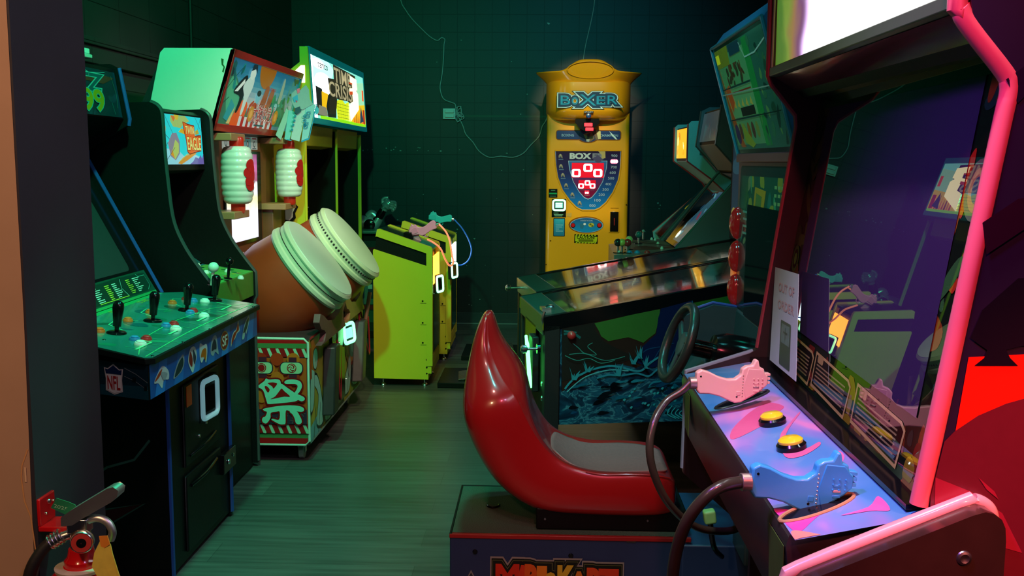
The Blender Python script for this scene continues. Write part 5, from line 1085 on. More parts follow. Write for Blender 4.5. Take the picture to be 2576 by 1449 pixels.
brc(172,1022,264,1058,'#0c1612'); brc(184,1029,216,1033,'#7aa88c'); brc(186,1040,246,1044,'#7aa88c'); brc(190,1048,240,1052,'#7aa88c'); bpoly([(266,1034),(300,1030),(298,1056),(270,1054)],'#c89a48')
brc(182,1064,258,1180,'#16242c',r=.06); brc(186,1068,254,1176,gradmat('blue_card_print','#0c3a70','#2ca0c0',.78,.97,.3),r=.05)
for k,w in enumerate((42,30,46,40,22,46)): brc(198,1080+13*k,198+w,1084+13*k,'#9cc8dc' if k>1 else '#4ab8c8')
for u,v in ((165,1209),(136,1360),(650,977)): bov(u,v,5,4,'#5a3404')
brc(548,999,600,1001,'#8a5208')
b.build('front_print',body)
b=MB(); P=[Vector((bX(*e).x,YF-.004,bX(*e).z)) for e in SH]
b.tube(P,.006,OY,n=8,smooth=False,closed=True); b.build('panel_rim',body)
b=MB(); p=bX(544,1150); q=bX(600,1024); b.box(p.x-.008,q.x+.008,YF-.012,YF,p.z-.008,q.z+.008,OY); b.build('slot_frame',body,bevel=.004)
b=MB(); b.box(p.x,q.x,YF-.016,YF-.010,p.z,q.z,BLACKG); b.box(p.x+.03,q.x-.03,YF-.022,YF-.014,p.z+.05,q.z-.05,mat('red_slot_plastic',(.35,.02,.02),.3)); b.build('coin_slot',body,bevel=.003)
p=bX(219,981); card_reader(bxm,(p.x,YF-.003,p.z),(0,-1,0),(0,0,1),.115,.10,GLOWW,mat('reader_green_display',(.02,.3,.18),.3,emit=(.05,.7,.45),es=1.0))
b=MB(); A_=Art(b,(0,YF-.034,0),(1,YF-.034,0),(0,YF-.034,1),(0,-1,0))
p=bX(219,981,YF-.034)
for k in range(3): A_.rect(p.x-.027,p.z-.018+.014*k,p.x+.027,p.z-.010+.014*k,'#e0fff0',es=2.0)
b.build('reader_text',bxm)
# ============================================================ two pinball tables
WAVE=bpy.data.materials.new('wave_side_print'); WAVE.use_nodes=True
def wave_nodes():
    nt=WAVE.node_tree; L=nt.links; p=nt.nodes['Principled BSDF']; tc=nt.nodes.new('ShaderNodeTexCoord')
    mp=nt.nodes.new('ShaderNodeMapping'); mp.inputs['Scale'].default_value=(3.2,1,5.0); mp.inputs['Rotation'].default_value=(0,.45,0); L.new(tc.outputs['Object'],mp.inputs[0])
    n=nt.nodes.new('ShaderNodeTexNoise'); n.inputs['Scale'].default_value=1.9; n.inputs['Detail'].default_value=4.5; n.inputs['Distortion'].default_value=2.6; L.new(mp.outputs[0],n.inputs['Vector'])
    cr=nt.nodes.new('ShaderNodeValToRGB'); e=cr.color_ramp.elements; e[0].position=.30; e[0].color=(.002,.006,.014,1); e[1].position=.78; e[1].color=(.10,.30,.42,1)
    for q,c in ((.42,(.004,.022,.05,1)),(.50,(.006,.05,.10,1)),(.535,(.05,.22,.30,1)),(.56,(.008,.06,.12,1)),(.66,(.012,.10,.17,1))): x=e.new(q); x.color=c
    L.new(n.outputs['Fac'],cr.inputs[0]); L.new(cr.outputs[0],p.inputs['Base Color']); p.inputs['Roughness'].default_value=.28; p.inputs['Coat Weight'].default_value=.3
wave_nodes()
PG=mat('playfield_glass',(.30,.30,.30),.05,trans=0.0)
PFG=bpy.data.materials.new('playfield_clear_glass'); PFG.use_nodes=True
def pfg():
    nt=PFG.node_tree; p=nt.nodes['Principled BSDF']; p.inputs['Transmission Weight'].default_value=1; p.inputs['Roughness'].default_value=.06; p.inputs['IOR'].default_value=1.5; p.inputs['Base Color'].default_value=(.85,.95,.93,1)
    tc=nt.nodes.new('ShaderNodeTexCoord'); mp=nt.nodes.new('ShaderNodeMapping'); mp.inputs['Scale'].default_value=(3,60,60); n=nt.nodes.new('ShaderNodeTexNoise'); n.inputs['Scale'].default_value=3
    nt.links.new(tc.outputs['Object'],mp.inputs[0]); nt.links.new(mp.outputs[0],n.inputs['Vector']); mr=nt.nodes.new('ShaderNodeMapRange'); mr.inputs[1].default_value=.4; mr.inputs[2].default_value=.7; mr.inputs[3].default_value=.02; mr.inputs[4].default_value=.10
    nt.links.new(n.outputs['Fac'],mr.inputs[0]); nt.links.new(mr.outputs[0],p.inputs['Roughness'])
pfg()
def pinball(loc,rz,label,art):
    root=thing('pinball_machine',loc,label,'pinball machine','pinball machines side by side',rz)
    W=.62; Lx=1.22; sl=.168; zt=.815; zb=.405
    top=lambda x: zt+sl*x
    b=MB(); b.prism([(0,zb),(Lx,zb),(Lx,top(Lx)),(0,zt)],'y',0,.02,BLACK); b.prism([(0,zb),(Lx,zb),(Lx,top(Lx)),(0,zt)],'y',W-.02,W,BLACK)
    b.box(0,.02,.02,W-.02,zb,zt,BLACK); b.prism([(0.02,zb),(Lx,zb),(Lx,zb+.03),(0.02,zb+.03)],'y',.02,W-.02,BLACK)
    b.prism([(.02,zt-.055),(.02,zt-.05),(Lx,top(Lx)-.05),(Lx,top(Lx)-.055)],'y',.02,W-.02,BLACK); cab=b.build('cabinet',root,local=True,bevel=.003)
    b=MB()
    for ya in (-.004,W-.022): b.prism([(-.012,zt-.03),(-.012,zt+.026),(.01,zt+.03),(Lx,top(Lx)+.03),(Lx,top(Lx)-.014),(0,zt-.03)],'y',ya,ya+.026,BLACKG)
    b.build('side_rail',root,local=True,bevel=.003)
    b=MB(); b.prism([(-.012,zt-.05),(-.012,zt+.028),(.012,zt+.032),(.085,top(.085)+.030),(.085,top(.085)+.01),(.02,zt-.05)],'y',.022,W-.022,mat('green_grey_lockbar',(.06,.10,.09),.3,.5,noise=.2)); lb=b.build('lock_bar',root,local=True,bevel=.004)
    # playfield print with inserts, plastic ramps and posts
    b=MB(); A_=Art(b,(.085,W-.03,top(.085)-.048),(Lx,W-.03,top(Lx)-.048),(.085,.03,top(.085)-.048),(0,0,1),tr=(Lx,.03,top(Lx)-.048),es=.6);  # print itself glows, in place of lamps under the glass
    A_.rect(0,0,1,1,'#241a22'); A_.blobs(art,36,['#7a4a1c','#8a2c1c','#c0a890','#3a5a50','#5a2440','#b08a50','#204a5a','#c8c8d0'],.06,.22); A_.blobs(art+9,10,['#e8d8c8','#d8d8d8','#c8b8b0'],.05,.14,(.55,.1,1,.9),es=.9); A_.blobs(art+11,6,['#d82418'],.06,.14,(.3,.1,.7,.9),es=1.0); A_.blobs(art+7,20,['#a8381c','#e0d8d0','#d0702c','#2c2c38'],.03,.09)
    b.build('playfield',cab,local=True)
    b=MB(); A_=Art(b,(.075,W-.05,top(.075)-.012),(.17,W-.05,top(.17)-.012),(.075,.05,top(.075)-.012),(0,0,1),tr=(.17,.05,top(.17)-.012)); A_.rect(0,0,1,1,'#0c1210')
    A_.es=.5
    for v0 in (.12,.56): A_.rect(.1,v0,.9,v0+.30,'#6a9a2c'); [A_.rect(.2,v0+.05+.06*k,.8,v0+.075+.06*k,'#2c4a18') for k in range(4)]
    b.build('instruction_card',lb,local=True)
    b=MB(); rg=random.Random(art)
    for k in range(9):
        x=rg.uniform(.35,1.1); y=rg.uniform(.1,W-.1); b.cyl((x,y,top(x)-.047),(x,y,top(x)-.015),rg.choice((.008,.02,.028)),mat('playfield_plastic_%d'%(k%3),[(.6,.05,.03),(.5,.5,.45),(.6,.35,.05)][k%3],.3),n=14)
    b.build('bumper',cab,local=True)
    b=MB(); b.prism([(.085,top(.085)+.020),(.085,top(.085)+.024),(Lx,top(Lx)+.024),(Lx,top(Lx)+.020)],'y',.022,W-.022,PFG); b.build('playfield_glass',root,local=True)
    b=MB(); b.box(Lx-.06,Lx+.20,-.03,W+.03,1.04,1.72,BLACK); bb_=b.build('backbox',root,local=True,bevel=.006)
    b=MB(); A_=Art(b,(Lx-.062,W-.0,1.10),(Lx-.062,.0,1.10),(Lx-.062,W-.0,1.68),(-1,0,0),es=.3); A_.rect(0,0,1,1,'#1c3a50'); A_.blobs(art+3,20,['#7a3a1c','#2c5a70','#c0a050'],.06,.2); b.build('backglass',bb_,local=True)
    b=MB(); b.box(Lx-.05,Lx+.15,.08,W-.08,zb,1.04,BLACK); b.build('backbox_neck',root,local=True)
    # legs
    b=MB()
    for y_ in (0,W-.04):
        leg=MB(); leg.prism([(-.006,zb+.40),(.052,zb+.40),(.052,zb),(.045,.03),(-.02,.03),(-.006,zb)],'y',y_-.004,y_+.004,DARKG); leg.prism([(-.006,zb+.40),(.0,zb+.40),(.0,zb),(-.014,.03),(-.02,.03),(-.006,zb)],'y',y_,y_+.045,DARKG)
        leg.cyl((.012,y_+.01,0),(.012,y_+.01,.03),.018,CHROME); leg.build('leg',root,local=True,bevel=.002)
    for y_ in (0,W-.04):
        leg=MB(); leg.box(Lx-.06,Lx,y_-.004,y_+.045,0,zb+.3,DARKG); leg.build('leg',root,local=True,bevel=.002)
    return root,cab,top,W,zb
# near table with the sea-wave side
LOC1=(.022,3.875,0); RZ=R(10)
pr,pc,ptop,PW,PZB=pinball(LOC1,RZ,'nearer pinball table with blue sea-wave side print and moon, behind the red racing seat',61)
b=MB(); A_=Art(b,(0,-.0008,0),(1,-.0008,0),(0,-.0008,1),(0,-1,0),step=.0007,rough=.28)
A_.poly([(.056,.405),(1.215,.405),(1.215,ptop(1.215)-.032),(.056,ptop(.056)-.032)],WAVE)
c_,s_=math.cos(RZ),math.sin(RZ)
def pl(px,py):
    d=_f*FOCAL_PX+_r*(px-1288)-_u*(py-724.5); n_=Vector((s_,-c_,0)); p0=Vector(LOC1); t=(p0-EYE).dot(n_)/d.dot(n_); q=EYE+d*t-p0; return (q.x*c_+q.y*s_, q.z)
def pp(pts,c,**k): A_.poly([pl(*e) for e in pts],c,**k)
def plin(pts,w,c): A_.line([pl(*e) for e in (curve(pts,5) if len(pts)>2 else pts)],w,c)
def spl(pts,c): A_.blob([pl(*e) for e in pts],c)
pp([(1413,825),(1500,802),(1680,762),(1700,860),(1650,900),(1600,925),(1560,915),(1520,922),(1480,945),(1413,985)],'#30201c')
pp([(1413,825),(1500,803),(1495,830),(1520,860),(1560,880),(1600,900),(1413,960)],'#22201e')
pp([(1495,813),(1560,798),(1660,775),(1658,800),(1648,838),(1632,850),(1618,862),(1600,855),(1580,848),(1560,852),(1530,858),(1512,846),(1506,832)],'#38682c')
pp([(1740,756),(1800,742),(1845,730),(1845,800),(1800,795),(1760,780)],'#2c6424'); pp([(1820,790),(1832,762),(1845,756),(1845,796)],'#5a5038')
pp([(1662,776),(1738,756),(1752,782),(1765,800),(1770,850),(1700,905),(1640,925),(1600,912),(1615,872),(1650,840),(1655,800)],'#0a1c44')
plin([(1740,756),(1750,785),(1762,800)],.004,'#1c5a78')
for k in range(4): plin([(1600+k*40,905+6*k),(1625+k*40,880-8*k),(1660+k*34,872-9*k)],.004,'#12406a')
cy='#2c8ca0'
plin([(1420,978),(1440,955),(1480,932),(1530,920),(1565,924),(1595,932),(1615,930),(1640,908),(1665,893)],.008,cy); plin([(1425,985),(1470,948),(1530,930),(1580,932)],.004,'#5ab0b8')
plin([(1500,950),(1530,942),(1560,944),(1600,938),(1630,945),(1650,930),(1672,915)],.007,'#2a8098')
for sx,sy in ((1440,955),(1475,935),(1590,915),(1605,900),(1620,925),(1670,940),(1550,945)):
    rr=random.Random(sx)
    for k in range(7):
        dx,dy=rr.uniform(-16,20),-rr.uniform(14,36); pp([(sx-2.5+k,sy),(sx+dx*.5-1,sy+dy*.6),(sx+dx,sy+dy),(sx+dx*.6+2,sy+dy*.5),(sx+3.5+k,sy)],'#2c8c9c')
for pts in ([(1440,863),(1455,875),(1470,888),(1500,892),(1478,872),(1490,862)],[(1420,893),(1450,905),(1480,900),(1510,912),(1545,905)],[(1430,890),(1470,888),(1520,905),(1570,895)]): plin(pts,.0028,'#3a8c84')
plin([(1418,840),(1440,838),(1460,850)],.010,'#1f5a5c'); plin([(1418,832),(1450,836)],.006,'#2a6a6c')
rr=random.Random(5)
for k in range(34):
    sx,sy=rr.uniform(1425,1690),rr.uniform(960,1045)
    if sy<1000-.12*(sx-1420)-30: continue
    w_,h_=rr.uniform(14,46),rr.uniform(3,9); sk=-.35*w_*rr.uniform(.2,1)
    spl([(sx,sy),(sx+w_*.3,sy-h_+sk*.3),(sx+w_*.7,sy-h_*.6+sk*.7),(sx+w_,sy+sk),(sx+w_*.7,sy+h_*.3+sk*.7),(sx+w_*.3,sy+h_*.5+sk*.3)],['#0a2c4c','#041018','#125a78','#020a12','#1f7c94','#0c4066'][k%6])
for k in range(26):
    sx,sy=rr.uniform(1560,1700),rr.uniform(975,1040); spl([(sx,sy),(sx+3,sy-4),(sx+7,sy-3),(sx+4,sy+2)],['#3aa4b0','#2a92a4'][k%2])
for k in range(5): plin([(1690+k*8,1020+4*k),(1678+k*10,1040),(1700+k*8,1052)],.004,'#3aa8b8')
b.build('side_artwork',pc,local=True)
u,z_=pl(1437,843); b=MB(); b.lathe([(.017,0),(.017,.008),(.013,.016),(.006,.021),(.001,.022)],(u,-.003,z_),(0,-1,0),RD_,24); b.build('flipper_button',pr,local=True)
LOC2=(-.01,4.62,0)
pr2,_,pt2,_,_=pinball(LOC2,RZ,'farther pinball table, mostly hidden behind the sea-wave one',97)
# plungers and readers on the fronts
b=MB(); b.lathe([(.006,0),(.006,.05),(.016,.055),(.018,.07),(.010,.078)],(-.012,.08,.70),(-1,0,0),CHROME,16); b.lathe([(.022,0),(.020,.012)],(-.012,.08,.70),(-1,0,0),BLACKG,16); b.build('plunger',pr,local=True)
b=MB(); b.box(.0,.03,.10,.16,.848,.862,CHROME); b.lathe([(.02,0),(.02,.018),(.012,.024)],(.035,.12,.848),(0,0,1),CHROME,16); b.build('start_switch',pr,local=True)
b=MB(); b.lathe([(.006,0),(.006,.05),(.016,.055),(.018,.07),(.010,.078)],(-.012,.50,.80),(-1,0,0),CHROME,16); b.build('plunger',pr2,local=True)
def led(root,loc,y,z,h,tilt):
    # tall reader on the front face, green light frame seen nearly edge-on
    b=MB(); b.box(-.030,-.002,y-.05,y+.05,z-h/2-.01,z+h/2+.01,DARKG); rd=b.build('card_reader',root,local=True,bevel=.004)
    b=MB(); b.tube([(-.034,y-.042,z-h/2+.01),(-.036-tilt,y-.040,z+h/2-.02),(-.030-tilt,y+.042,z+h/2),(-.028,y+.042,z-h/2+.02)],.0062,mat('neon_green_frame',(.3,1,.4),.4,emit=(.08,1,.14),es=7),n=8,smooth=False,closed=True); b.build('light_frame',rd,local=True)
led(pr,LOC1,.20,.62,.21,.012); led(pr2,LOC2,.02,.70,.21,.004)
b=MB(); b.lathe([(.012,0),(.010,.006)],(-.002,.06,.56),(-1,0,0),CHROME,12); b.lathe([(.012,0),(.010,.006)],(-.002,.06,.50),(-1,0,0),CHROME,12); b.tube([(-.004,.02,.80),(-.012,.02,.83),(-.004,.02,.86)],.006,CHROME); b.build('lock',pr,local=True)
b=MB(); b.box(-.012,-.008,.18,.45,.50,.78,BLACKG); b.build('coin_door',pr,local=True,bevel=.003)

# ============================================================ two upright cabinets behind, seen from the side
REDE=mat('red_edge_moulding',(.32,.02,.03),.3,coat=.3); GREYP=mat('grey_violet_laminate',(.17,.15,.18),.4,noise=.1,nscale=6); TEALP=mat('pale_teal_laminate',(.28,.50,.50),.4,noise=.08)
def upright(loc_label,y0_,y1_,prof,head,side,edge,lit,label,screenart):
    root=thing('arcade_cabinet',(1.4,(y0_+y1_)/2,0),label,'arcade cabinet')
    b=MB(); b.prism(prof,'y',y0_,y0_+.02,side); b.prism(prof,'y',y1_-.02,y1_,side); b.build('side_panel',root,bevel=.002)
    (hx0,hz0),(hx1,hz1),(nx,nz),(sx,sz)=head   # head front bottom, head front top, neck, foot of screen
    b=MB(); b.prism([(hx0+.02,hz0),(hx1+.02,hz1-.01),(1.7,hz1-.02),(1.7,.02),(sx+.18,.02),(sx+.12,sz-.12),(sx+.03,sz-.02),(nx+.02,nz),(nx,nz+.02)],'y',y0_+.02,y1_-.02,BLACK); b.build('body',root)
    b=MB()
    for yy in (y0_+.01,y1_-.01): tmold(b,prof[:6],'y',yy,.010,edge)
    b.build('edge_moulding',root)
    b=MB(); A_=Art(b,(hx0+.014,y1_-.03,hz0+.018),(hx0+.014,y0_+.03,hz0+.018),(hx1+.014,y1_-.03,hz1-.02),(-1,0,0),tr=(hx1+.014,y0_+.03,hz1-.02),es=lit[1],rough=.12)
    A_.rect(0,0,1,1,lit[0]); A_.blobs(lit[2],10,lit[3],.05,.2,(.06,.12,.94,.9)); 
    b.build('marquee',root)
    n_=Vector((-(nz-sz),0,(nx-sx))).normalized()
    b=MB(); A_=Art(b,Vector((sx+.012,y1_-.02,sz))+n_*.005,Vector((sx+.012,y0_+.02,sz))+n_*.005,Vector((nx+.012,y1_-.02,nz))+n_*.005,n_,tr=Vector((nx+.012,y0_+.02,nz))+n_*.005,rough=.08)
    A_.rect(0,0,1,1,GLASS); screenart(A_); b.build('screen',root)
    b=MB(); b.prism([(hx0+.02,hz0-.001),(nx+.0,nz+.02),(nx,nz+.018),(hx0+.02,hz0-.006)],'y',y0_+.02,y1_-.02,side); b.build('head_underside',root)
    return root
def shine_artB(A_): A_.blob([(.25,.55),(.35,.92),(.50,.97),(.45,.6)],'#b8b418',es=.5); A_.blob([(.55,.25),(.52,.5),(.62,.75),(.70,.7),(.66,.3)],'#8a9cb0',es=.45); [A_.blob([(.55,.22+.05*k),(.78,.22+.05*k),(.78,.25+.05*k),(.55,.25+.05*k)],'#e8f0f4',es=.8) for k in range(3)]; A_.rect(0,0,1,.12,'#7a2410'); A_.rect(.02,.12,.98,.16,'#301018')  # glowing streaks paint in reflections on the screen
def shine_artA(A_):
    A_.poly([(.45,.06),(.95,.06),(.97,.75),(.75,.75),(.45,.3)],'#3a6a80',es=.35); A_.blobs(14,14,['#5aa0b0','#8ac0c8','#8a3050','#204a70'],.03,.08,(.5,.08,.95,.72),es=.5); A_.rect(.05,.03,.4,.06,'#5a2030'); A_.rect(.05,.1,.3,.3,'#1c2c50'); A_.oval(.5,.14,.05,.05,'#f4f0e0',es=1.0)  # glowing patches paint in the shine of this screen
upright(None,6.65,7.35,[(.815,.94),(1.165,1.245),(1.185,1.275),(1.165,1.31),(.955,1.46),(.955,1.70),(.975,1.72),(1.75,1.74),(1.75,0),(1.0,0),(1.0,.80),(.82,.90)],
    ((.955,1.46),(.955,1.70),(1.175,1.28),(.82,.935)),TEALP,REDE,('#e8a828',1.3,3,['#ffe890','#fff4c0','#d8801c','#b86018']),'upright arcade cabinet with glowing yellow marquee, farthest on the right-hand row',shine_artB)
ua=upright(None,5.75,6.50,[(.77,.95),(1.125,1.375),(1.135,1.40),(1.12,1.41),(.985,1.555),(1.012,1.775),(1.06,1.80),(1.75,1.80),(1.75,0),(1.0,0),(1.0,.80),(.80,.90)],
    ((.985,1.56),(1.012,1.775),(1.125,1.385),(.78,.95)),GREYP,ED,('#4c5c64',.30,6,['#567078','#4a585c','#6a5a60']),'grey upright arcade cabinet with unlit leaning marquee beside the yellow-lit one',shine_artA)  # marquee print given a slight glow to lift its grey
b=MB(); A_=Art(b,(1.02,6.6485,1.30),(1.60,6.6485,1.30),(1.02,6.6485,1.62),(0,-1,0)); A_.poly([(.02,.62),(.5,.45),(1,.2),(1,.98),(.02,.98)],'#1c5c58')
for k in range(6): A_.rect(.06+.03*k,.66,.075+.03*k,.94,'#12302c')
for k in range(6): A_.rect(.30,.66+.045*k,.60,.675+.045*k,'#3a7c74')
ub_=[o for o in bpy.data.objects if o.get('label','').startswith('upright arcade cabinet with glowing')][0]; b.build('vent_print',ub_)
# wide control deck with ball-top sticks
def q6(px,py,z=.945): q=at(px,py,2,z); return (q.x,q.y)
deckp=[q6(1531,614),(.395,5.44),(.78,5.52),(1.0,5.65),(1.0,6.6),(.76,6.6)]
DKP=mat('worn_red_grey_deck',(.22,.16,.16),.35,noise=.5,nscale=9,coat=.3)
b=MB(); b.prism(deckp,'z',.84,.945,DKP); dk_=b.build('control_deck',ua,bevel=.004)
b=MB(); b.prism([(x*.0+(x-.7)*.8+.75,(y-5.95)*.8+5.95) for x,y in deckp],'z',.0,.84,BLACK); b.build('deck_pedestal',ua)
b=MB(); A_=Art(b,(.36,5.4,.9455),(1.0,5.4,.9455),(.36,6.6,.9455),(0,0,1)); A_.blobs(77,14,['#3a5048','#6a7470','#4a2a28','#202c30'],.04,.13,(.18,.25,.85,.93)); b.build('deck_print',dk_)
for px,py,cc in ((1583,603,(.70,.62,.25)),(1607,590,(.02,.16,.20)),(1580,626,(.65,.45,.10)),(1594,625,(.5,.03,.03)),(1582,640,(.02,.02,.025)),(1614,578,(.3,.4,.4))):
    q=at(px,py,2,1.003); c=Vector((min(q.x,.98),min(max(q.y,5.56),6.52),.945)); b=MB(); b.lathe([(.028,0),(.024,.004)],c,(0,0,1),BLACKG,16); b.cyl(c,c+Vector((0,0,.05)),.007,STEEL,n=10); b.ball(c+Vector((0,0,.058)),.022 if px!=1614 else .010,mat('ball_top_%d_%d'%(px,py),cc,.22,coat=.4),18); b.build('joystick',dk_)
for px,py,c in ((1566,612,BL_),(1578,616,BL_),(1590,641,BL_),(1603,634,BL_),(1628,634,RD_),(1550,650,WH_),(1634,597,WH_),(1648,603,WH_),(1655,612,WH_),(1665,624,WH_),(1546,632,WH_),(1570,650,WH_)):
    q=at(px,py,2,.95); push_button(dk_,(min(max(q.x,.43),.97),min(max(q.y,5.56),6.55),.945),(0,0,1),c,.017 if c is not WH_ else .009)
# ============================================================ racing cabinet with red bucket seat
kt=thing('racing_cabinet',(.3,3.2,0),'racing arcade cabinet with red bucket seat, steering wheel and tall leaning poster head','racing machine')
KR=mat('kart_red_shell',(.42,.012,.014),.24,coat=.5,noise=.06,nscale=6); KG=mat('kart_grey_cushion',(.32,.11,.12),.42,noise=.15,nscale=80,bump=.15)
DY0,DY1=2.955,3.42
NAVY=mat('navy_side_print',(.022,.045,.12),.4,noise=.12,nscale=12)
b=MB(); b.box(-.275,.46,DY0,DY1,.0,.298,NAVY); b.box(.44,.80,DY0-.01,DY1+.02,.0,.285,NAVY); dk0=b.build('seat_platform',kt,bevel=.006,seg=3)
b=MB(); b.box(-.268,.46,DY0+.012,DY1-.008,.298,.304,mat('dark_grit_mat',(.06,.09,.06),.75,noise=.5,nscale=240,bump=.6)); 
b.build('mat_top',dk0)
b=MB(); b.box(-.276,.47,DY0-.003,DY0+.012,.290,.3035,mat('red_trim_strip',(.30,.015,.015),.35,noise=.1)); b.box(-.276,-.268,DY0,DY1,.29,.3055,BLACK); b.box(-.276,.46,DY1-.01,DY1,.29,.3055,BLACK); b.build('edge_strip',dk0,bevel=.002)
b=MB(); c=at(1241,1270,2,.305); b.tube([(c.x+.02*math.cos(R(a)),c.y+.03*math.sin(R(a)),.306) for a in range(180,361,15)],.004,BLACKG); b.build('grip_ring',dk0)
b=MB()
for px,py in ((1195,1388),(1436,1398)): q=at(px,py,1,DY0-.001); b.lathe([(.008,0),(.006,.004)],(q.x,DY0-.001,q.z),(0,-1,0),BLACKG,12)
b.build('bolt',dk0)
b=MB(); A_=Art(b,(0,DY0-.0012,0),(1,DY0-.0012,0),(0,DY0-.0012,1),(0,-1,0),step=.0006)
def kx(px,py): q=at(px,py,1,DY0-.0012); return (q.x,q.z)
def klet(t,x0,y0_,x1,y1_,cc):
    (u0,v1)=kx(x0,y0_); (u1,v0)=kx(x1,y1_)
    return (t,u0,v0,u1,v1,cc)
LET=[klet('M',1250,1420,1303,1490,'#c42e10'),klet('A',1296,1422,1334,1486,'#c83c10'),klet('R',1322,1420,1356,1484,'#d06014'),klet('I',1356,1424,1370,1482,'#d88a1c'),klet('O',1370,1438,1400,1484,'#c8b428'),klet('K',1404,1422,1440,1488,'#c8b428'),klet('A',1434,1436,1478,1492,'#cc7c1c'),klet('R',1478,1428,1514,1492,'#cc4c18'),klet('T',1508,1430,1552,1492,'#c83c18')]
for c,bd in (('#8a9288',.17),('#14180c',.13),('#5a6a40',.10),('#14180c',.085)):
    for t,u0,v0,u1,v1,cc in LET: A_.text(t,u0,v0,u1,v1,c,bold=bd+.03)
for t,u0,v0,u1,v1,cc in LET: A_.text(t,u0+.002,v0+.002,u1-.002,v1-.002,cc,bold=.06)
def star(px,py,r,c):
    u,v=kx(px,py); A_.poly([(u+r*(1 if k%2==0 else .5)*math.sin(math.pi*k/5),v+r*(1 if k%2==0 else .5)*math.cos(math.pi*k/5)) for k in range(10)],c)
star(1185,1468,.045,'#7c8a84'); star(1185,1468,.036,'#101820'); star(1185,1468,.031,'#3a4c54')
A_.blobs(3,3,['#39423c'],.006,.010,(.27,.287,.30,.292))
b.build('side_lettering',dk0)
b=MB(); b.box(-.008,.46,3.0,3.36,.305,.375,BLACK); sb=b.build('seat_box',kt,bevel=.005)
b=MB()
for x_ in (.02,.34): b.lathe([(.004,0),(.003,.002)],(x_,2.999,.34),(0,-1,0),STEEL,10)
b.build('bolt',sb)
# bucket seat
ST=[ # front(x,z), back(x,z), half width, bolster
 ((-.160,.972),(-.176,.970),.030,.000),((-.150,.955),(-.196,.945),.055,.004),((-.138,.915),(-.214,.890),.075,.008),((-.118,.872),(-.228,.830),.092,.010),((-.085,.832),(-.238,.775),.122,.012),((-.056,.790),(-.247,.715),.170,.020),
 ((-.041,.745),(-.249,.670),.198,.030),((-.034,.690),(-.240,.620),.205,.036),((-.022,.635),(-.220,.565),.202,.036),((.000,.580),(-.190,.505),.200,.032),((.034,.532),(-.150,.445),.200,.028),((.078,.500),(-.095,.395),.203,.025),
 ((.130,.482),(-.020,.350),.206,.022),((.190,.476),(.060,.340),.208,.018),((.265,.478),(.255,.335),.208,.014),((.350,.480),(.345,.335),.206,.010),((.408,.474),(.415,.340),.200,.006),((.436,.445),(.435,.36),.185,.003)]
yc=3.185
def seatring(j,f,bk,w,bo):
    fx,fz=f; bx_,bz=bk; d=Vector((fx-bx_,0,fz-bz)); dn=d.normalized(); P=[]
    q=max(0,min(1,(11.5-j)/8))*(1.0 if j<6 else .85)          # upper back: sides sweep back behind a raised crease
    up=((0,1,0),(.30,.99,0),(.55,.93,0),(.74,.80,0),(.84,.66,0),(.89,.60,.10),(.93,.52,0),(.98,.48,0),(1.0,.32,0),(.94,.14,0),(.70,.02,0),(.35,0,0),(0,0,0))
    lo=((0,1,0),(.35,1,.1),(.60,1,.45),(.78,1,.9),(.86,1,1.0),(.90,1,1.0),(.94,.97,.7),(.99,.78,0),(1.0,.50,0),(.97,.25,0),(.85,.06,0),(.5,0,0),(0,0,0))
    for (y1,t1,e1),(y2,t2,e2) in zip(up,lo):
        y,t,e=y1*q+y2*(1-q),t1*q+t2*(1-q),e1*q+e2*(1-q)
        P.append(Vector((bx_,0,bz))+d*t+Vector((0,yc+y*w,0))+dn*(e*bo))
    return P+[Vector((p.x,2*yc-p.y,p.z)) for p in P[1:-1]][::-1]
rings=[seatring(j_,*s) for j_,s in enumerate(ST)]; m_=len(rings[0]); b=MB()
vs=[p for r in rings for p in r]; 
b.add(vs,[(j*m_+k,j*m_+(k+1)%m_,(j+1)*m_+(k+1)%m_,(j+1)*m_+k) for j in range(len(rings)-1) for k in range(m_)]+[tuple(range(m_)),tuple(range((len(rings)-1)*m_,len(rings)*m_))],KR)
seat=b.build('bucket_seat',kt,sub=3)
cr_at=seat.data.attributes.new('crease_edge','FLOAT','EDGE')
for e in seat.data.edges:
    a_,b_=sorted(e.vertices); j_,k_=divmod(a_,m_)
    if b_-a_==m_ and k_ in (5,m_-5): cr_at.data[e.index].value=.85 if 2<=j_<=15 else .4
def cushion(j0,j1,wf,name,m=KG,lift=.004):
    b=MB(); K=8; vs=[]
    for j in range(j0,j1+1):
        (fx,fz),(bx_,bz),w,bo=ST[j]; dn=Vector((fx-bx_,0,fz-bz)).normalized(); ww=w*wf*(1-.0*(j==j0))
        e=min(1,(j-j0)/1.5,(j1-j)/1.5); 
        for k in range(K+1):
            y=-1+2*k/K; a_=abs(y)*wf; bb=bo*(0 if a_<.35 else (a_-.35)/.43*.9); vs.append(Vector((fx,yc+ww*y*(.75+.25*max(0,e)),fz))+dn*(bb*.55+lift+.006*max(0,e)*(1-y*y)))
    b.add(vs,[(r*(K+1)+k,r*(K+1)+k+1,(r+1)*(K+1)+k+1,(r+1)*(K+1)+k) for r in range(j1-j0) for k in range(K)],m); o=b.build(name,seat,sub=2)
    sd=o.modifiers.new('thickness','SOLIDIFY'); sd.thickness=.006; sd.offset=0; return o
cushion(10,16,.80,'seat_cushion',lift=.002); 
b=MB()
for off in (0,.008): 
    P=[]
    for j in range(12,17): (fx,fz),(bx_,bz),w,bo=ST[j]; dn=Vector((fx-bx_,0,fz-bz)).normalized(); P.append(Vector((fx,yc-w*(.93+off),fz))+dn*(bo*1.0-.002-off*2.5))
    b.tube(P,.0022,KR,n=8)
b.build('piping',seat)
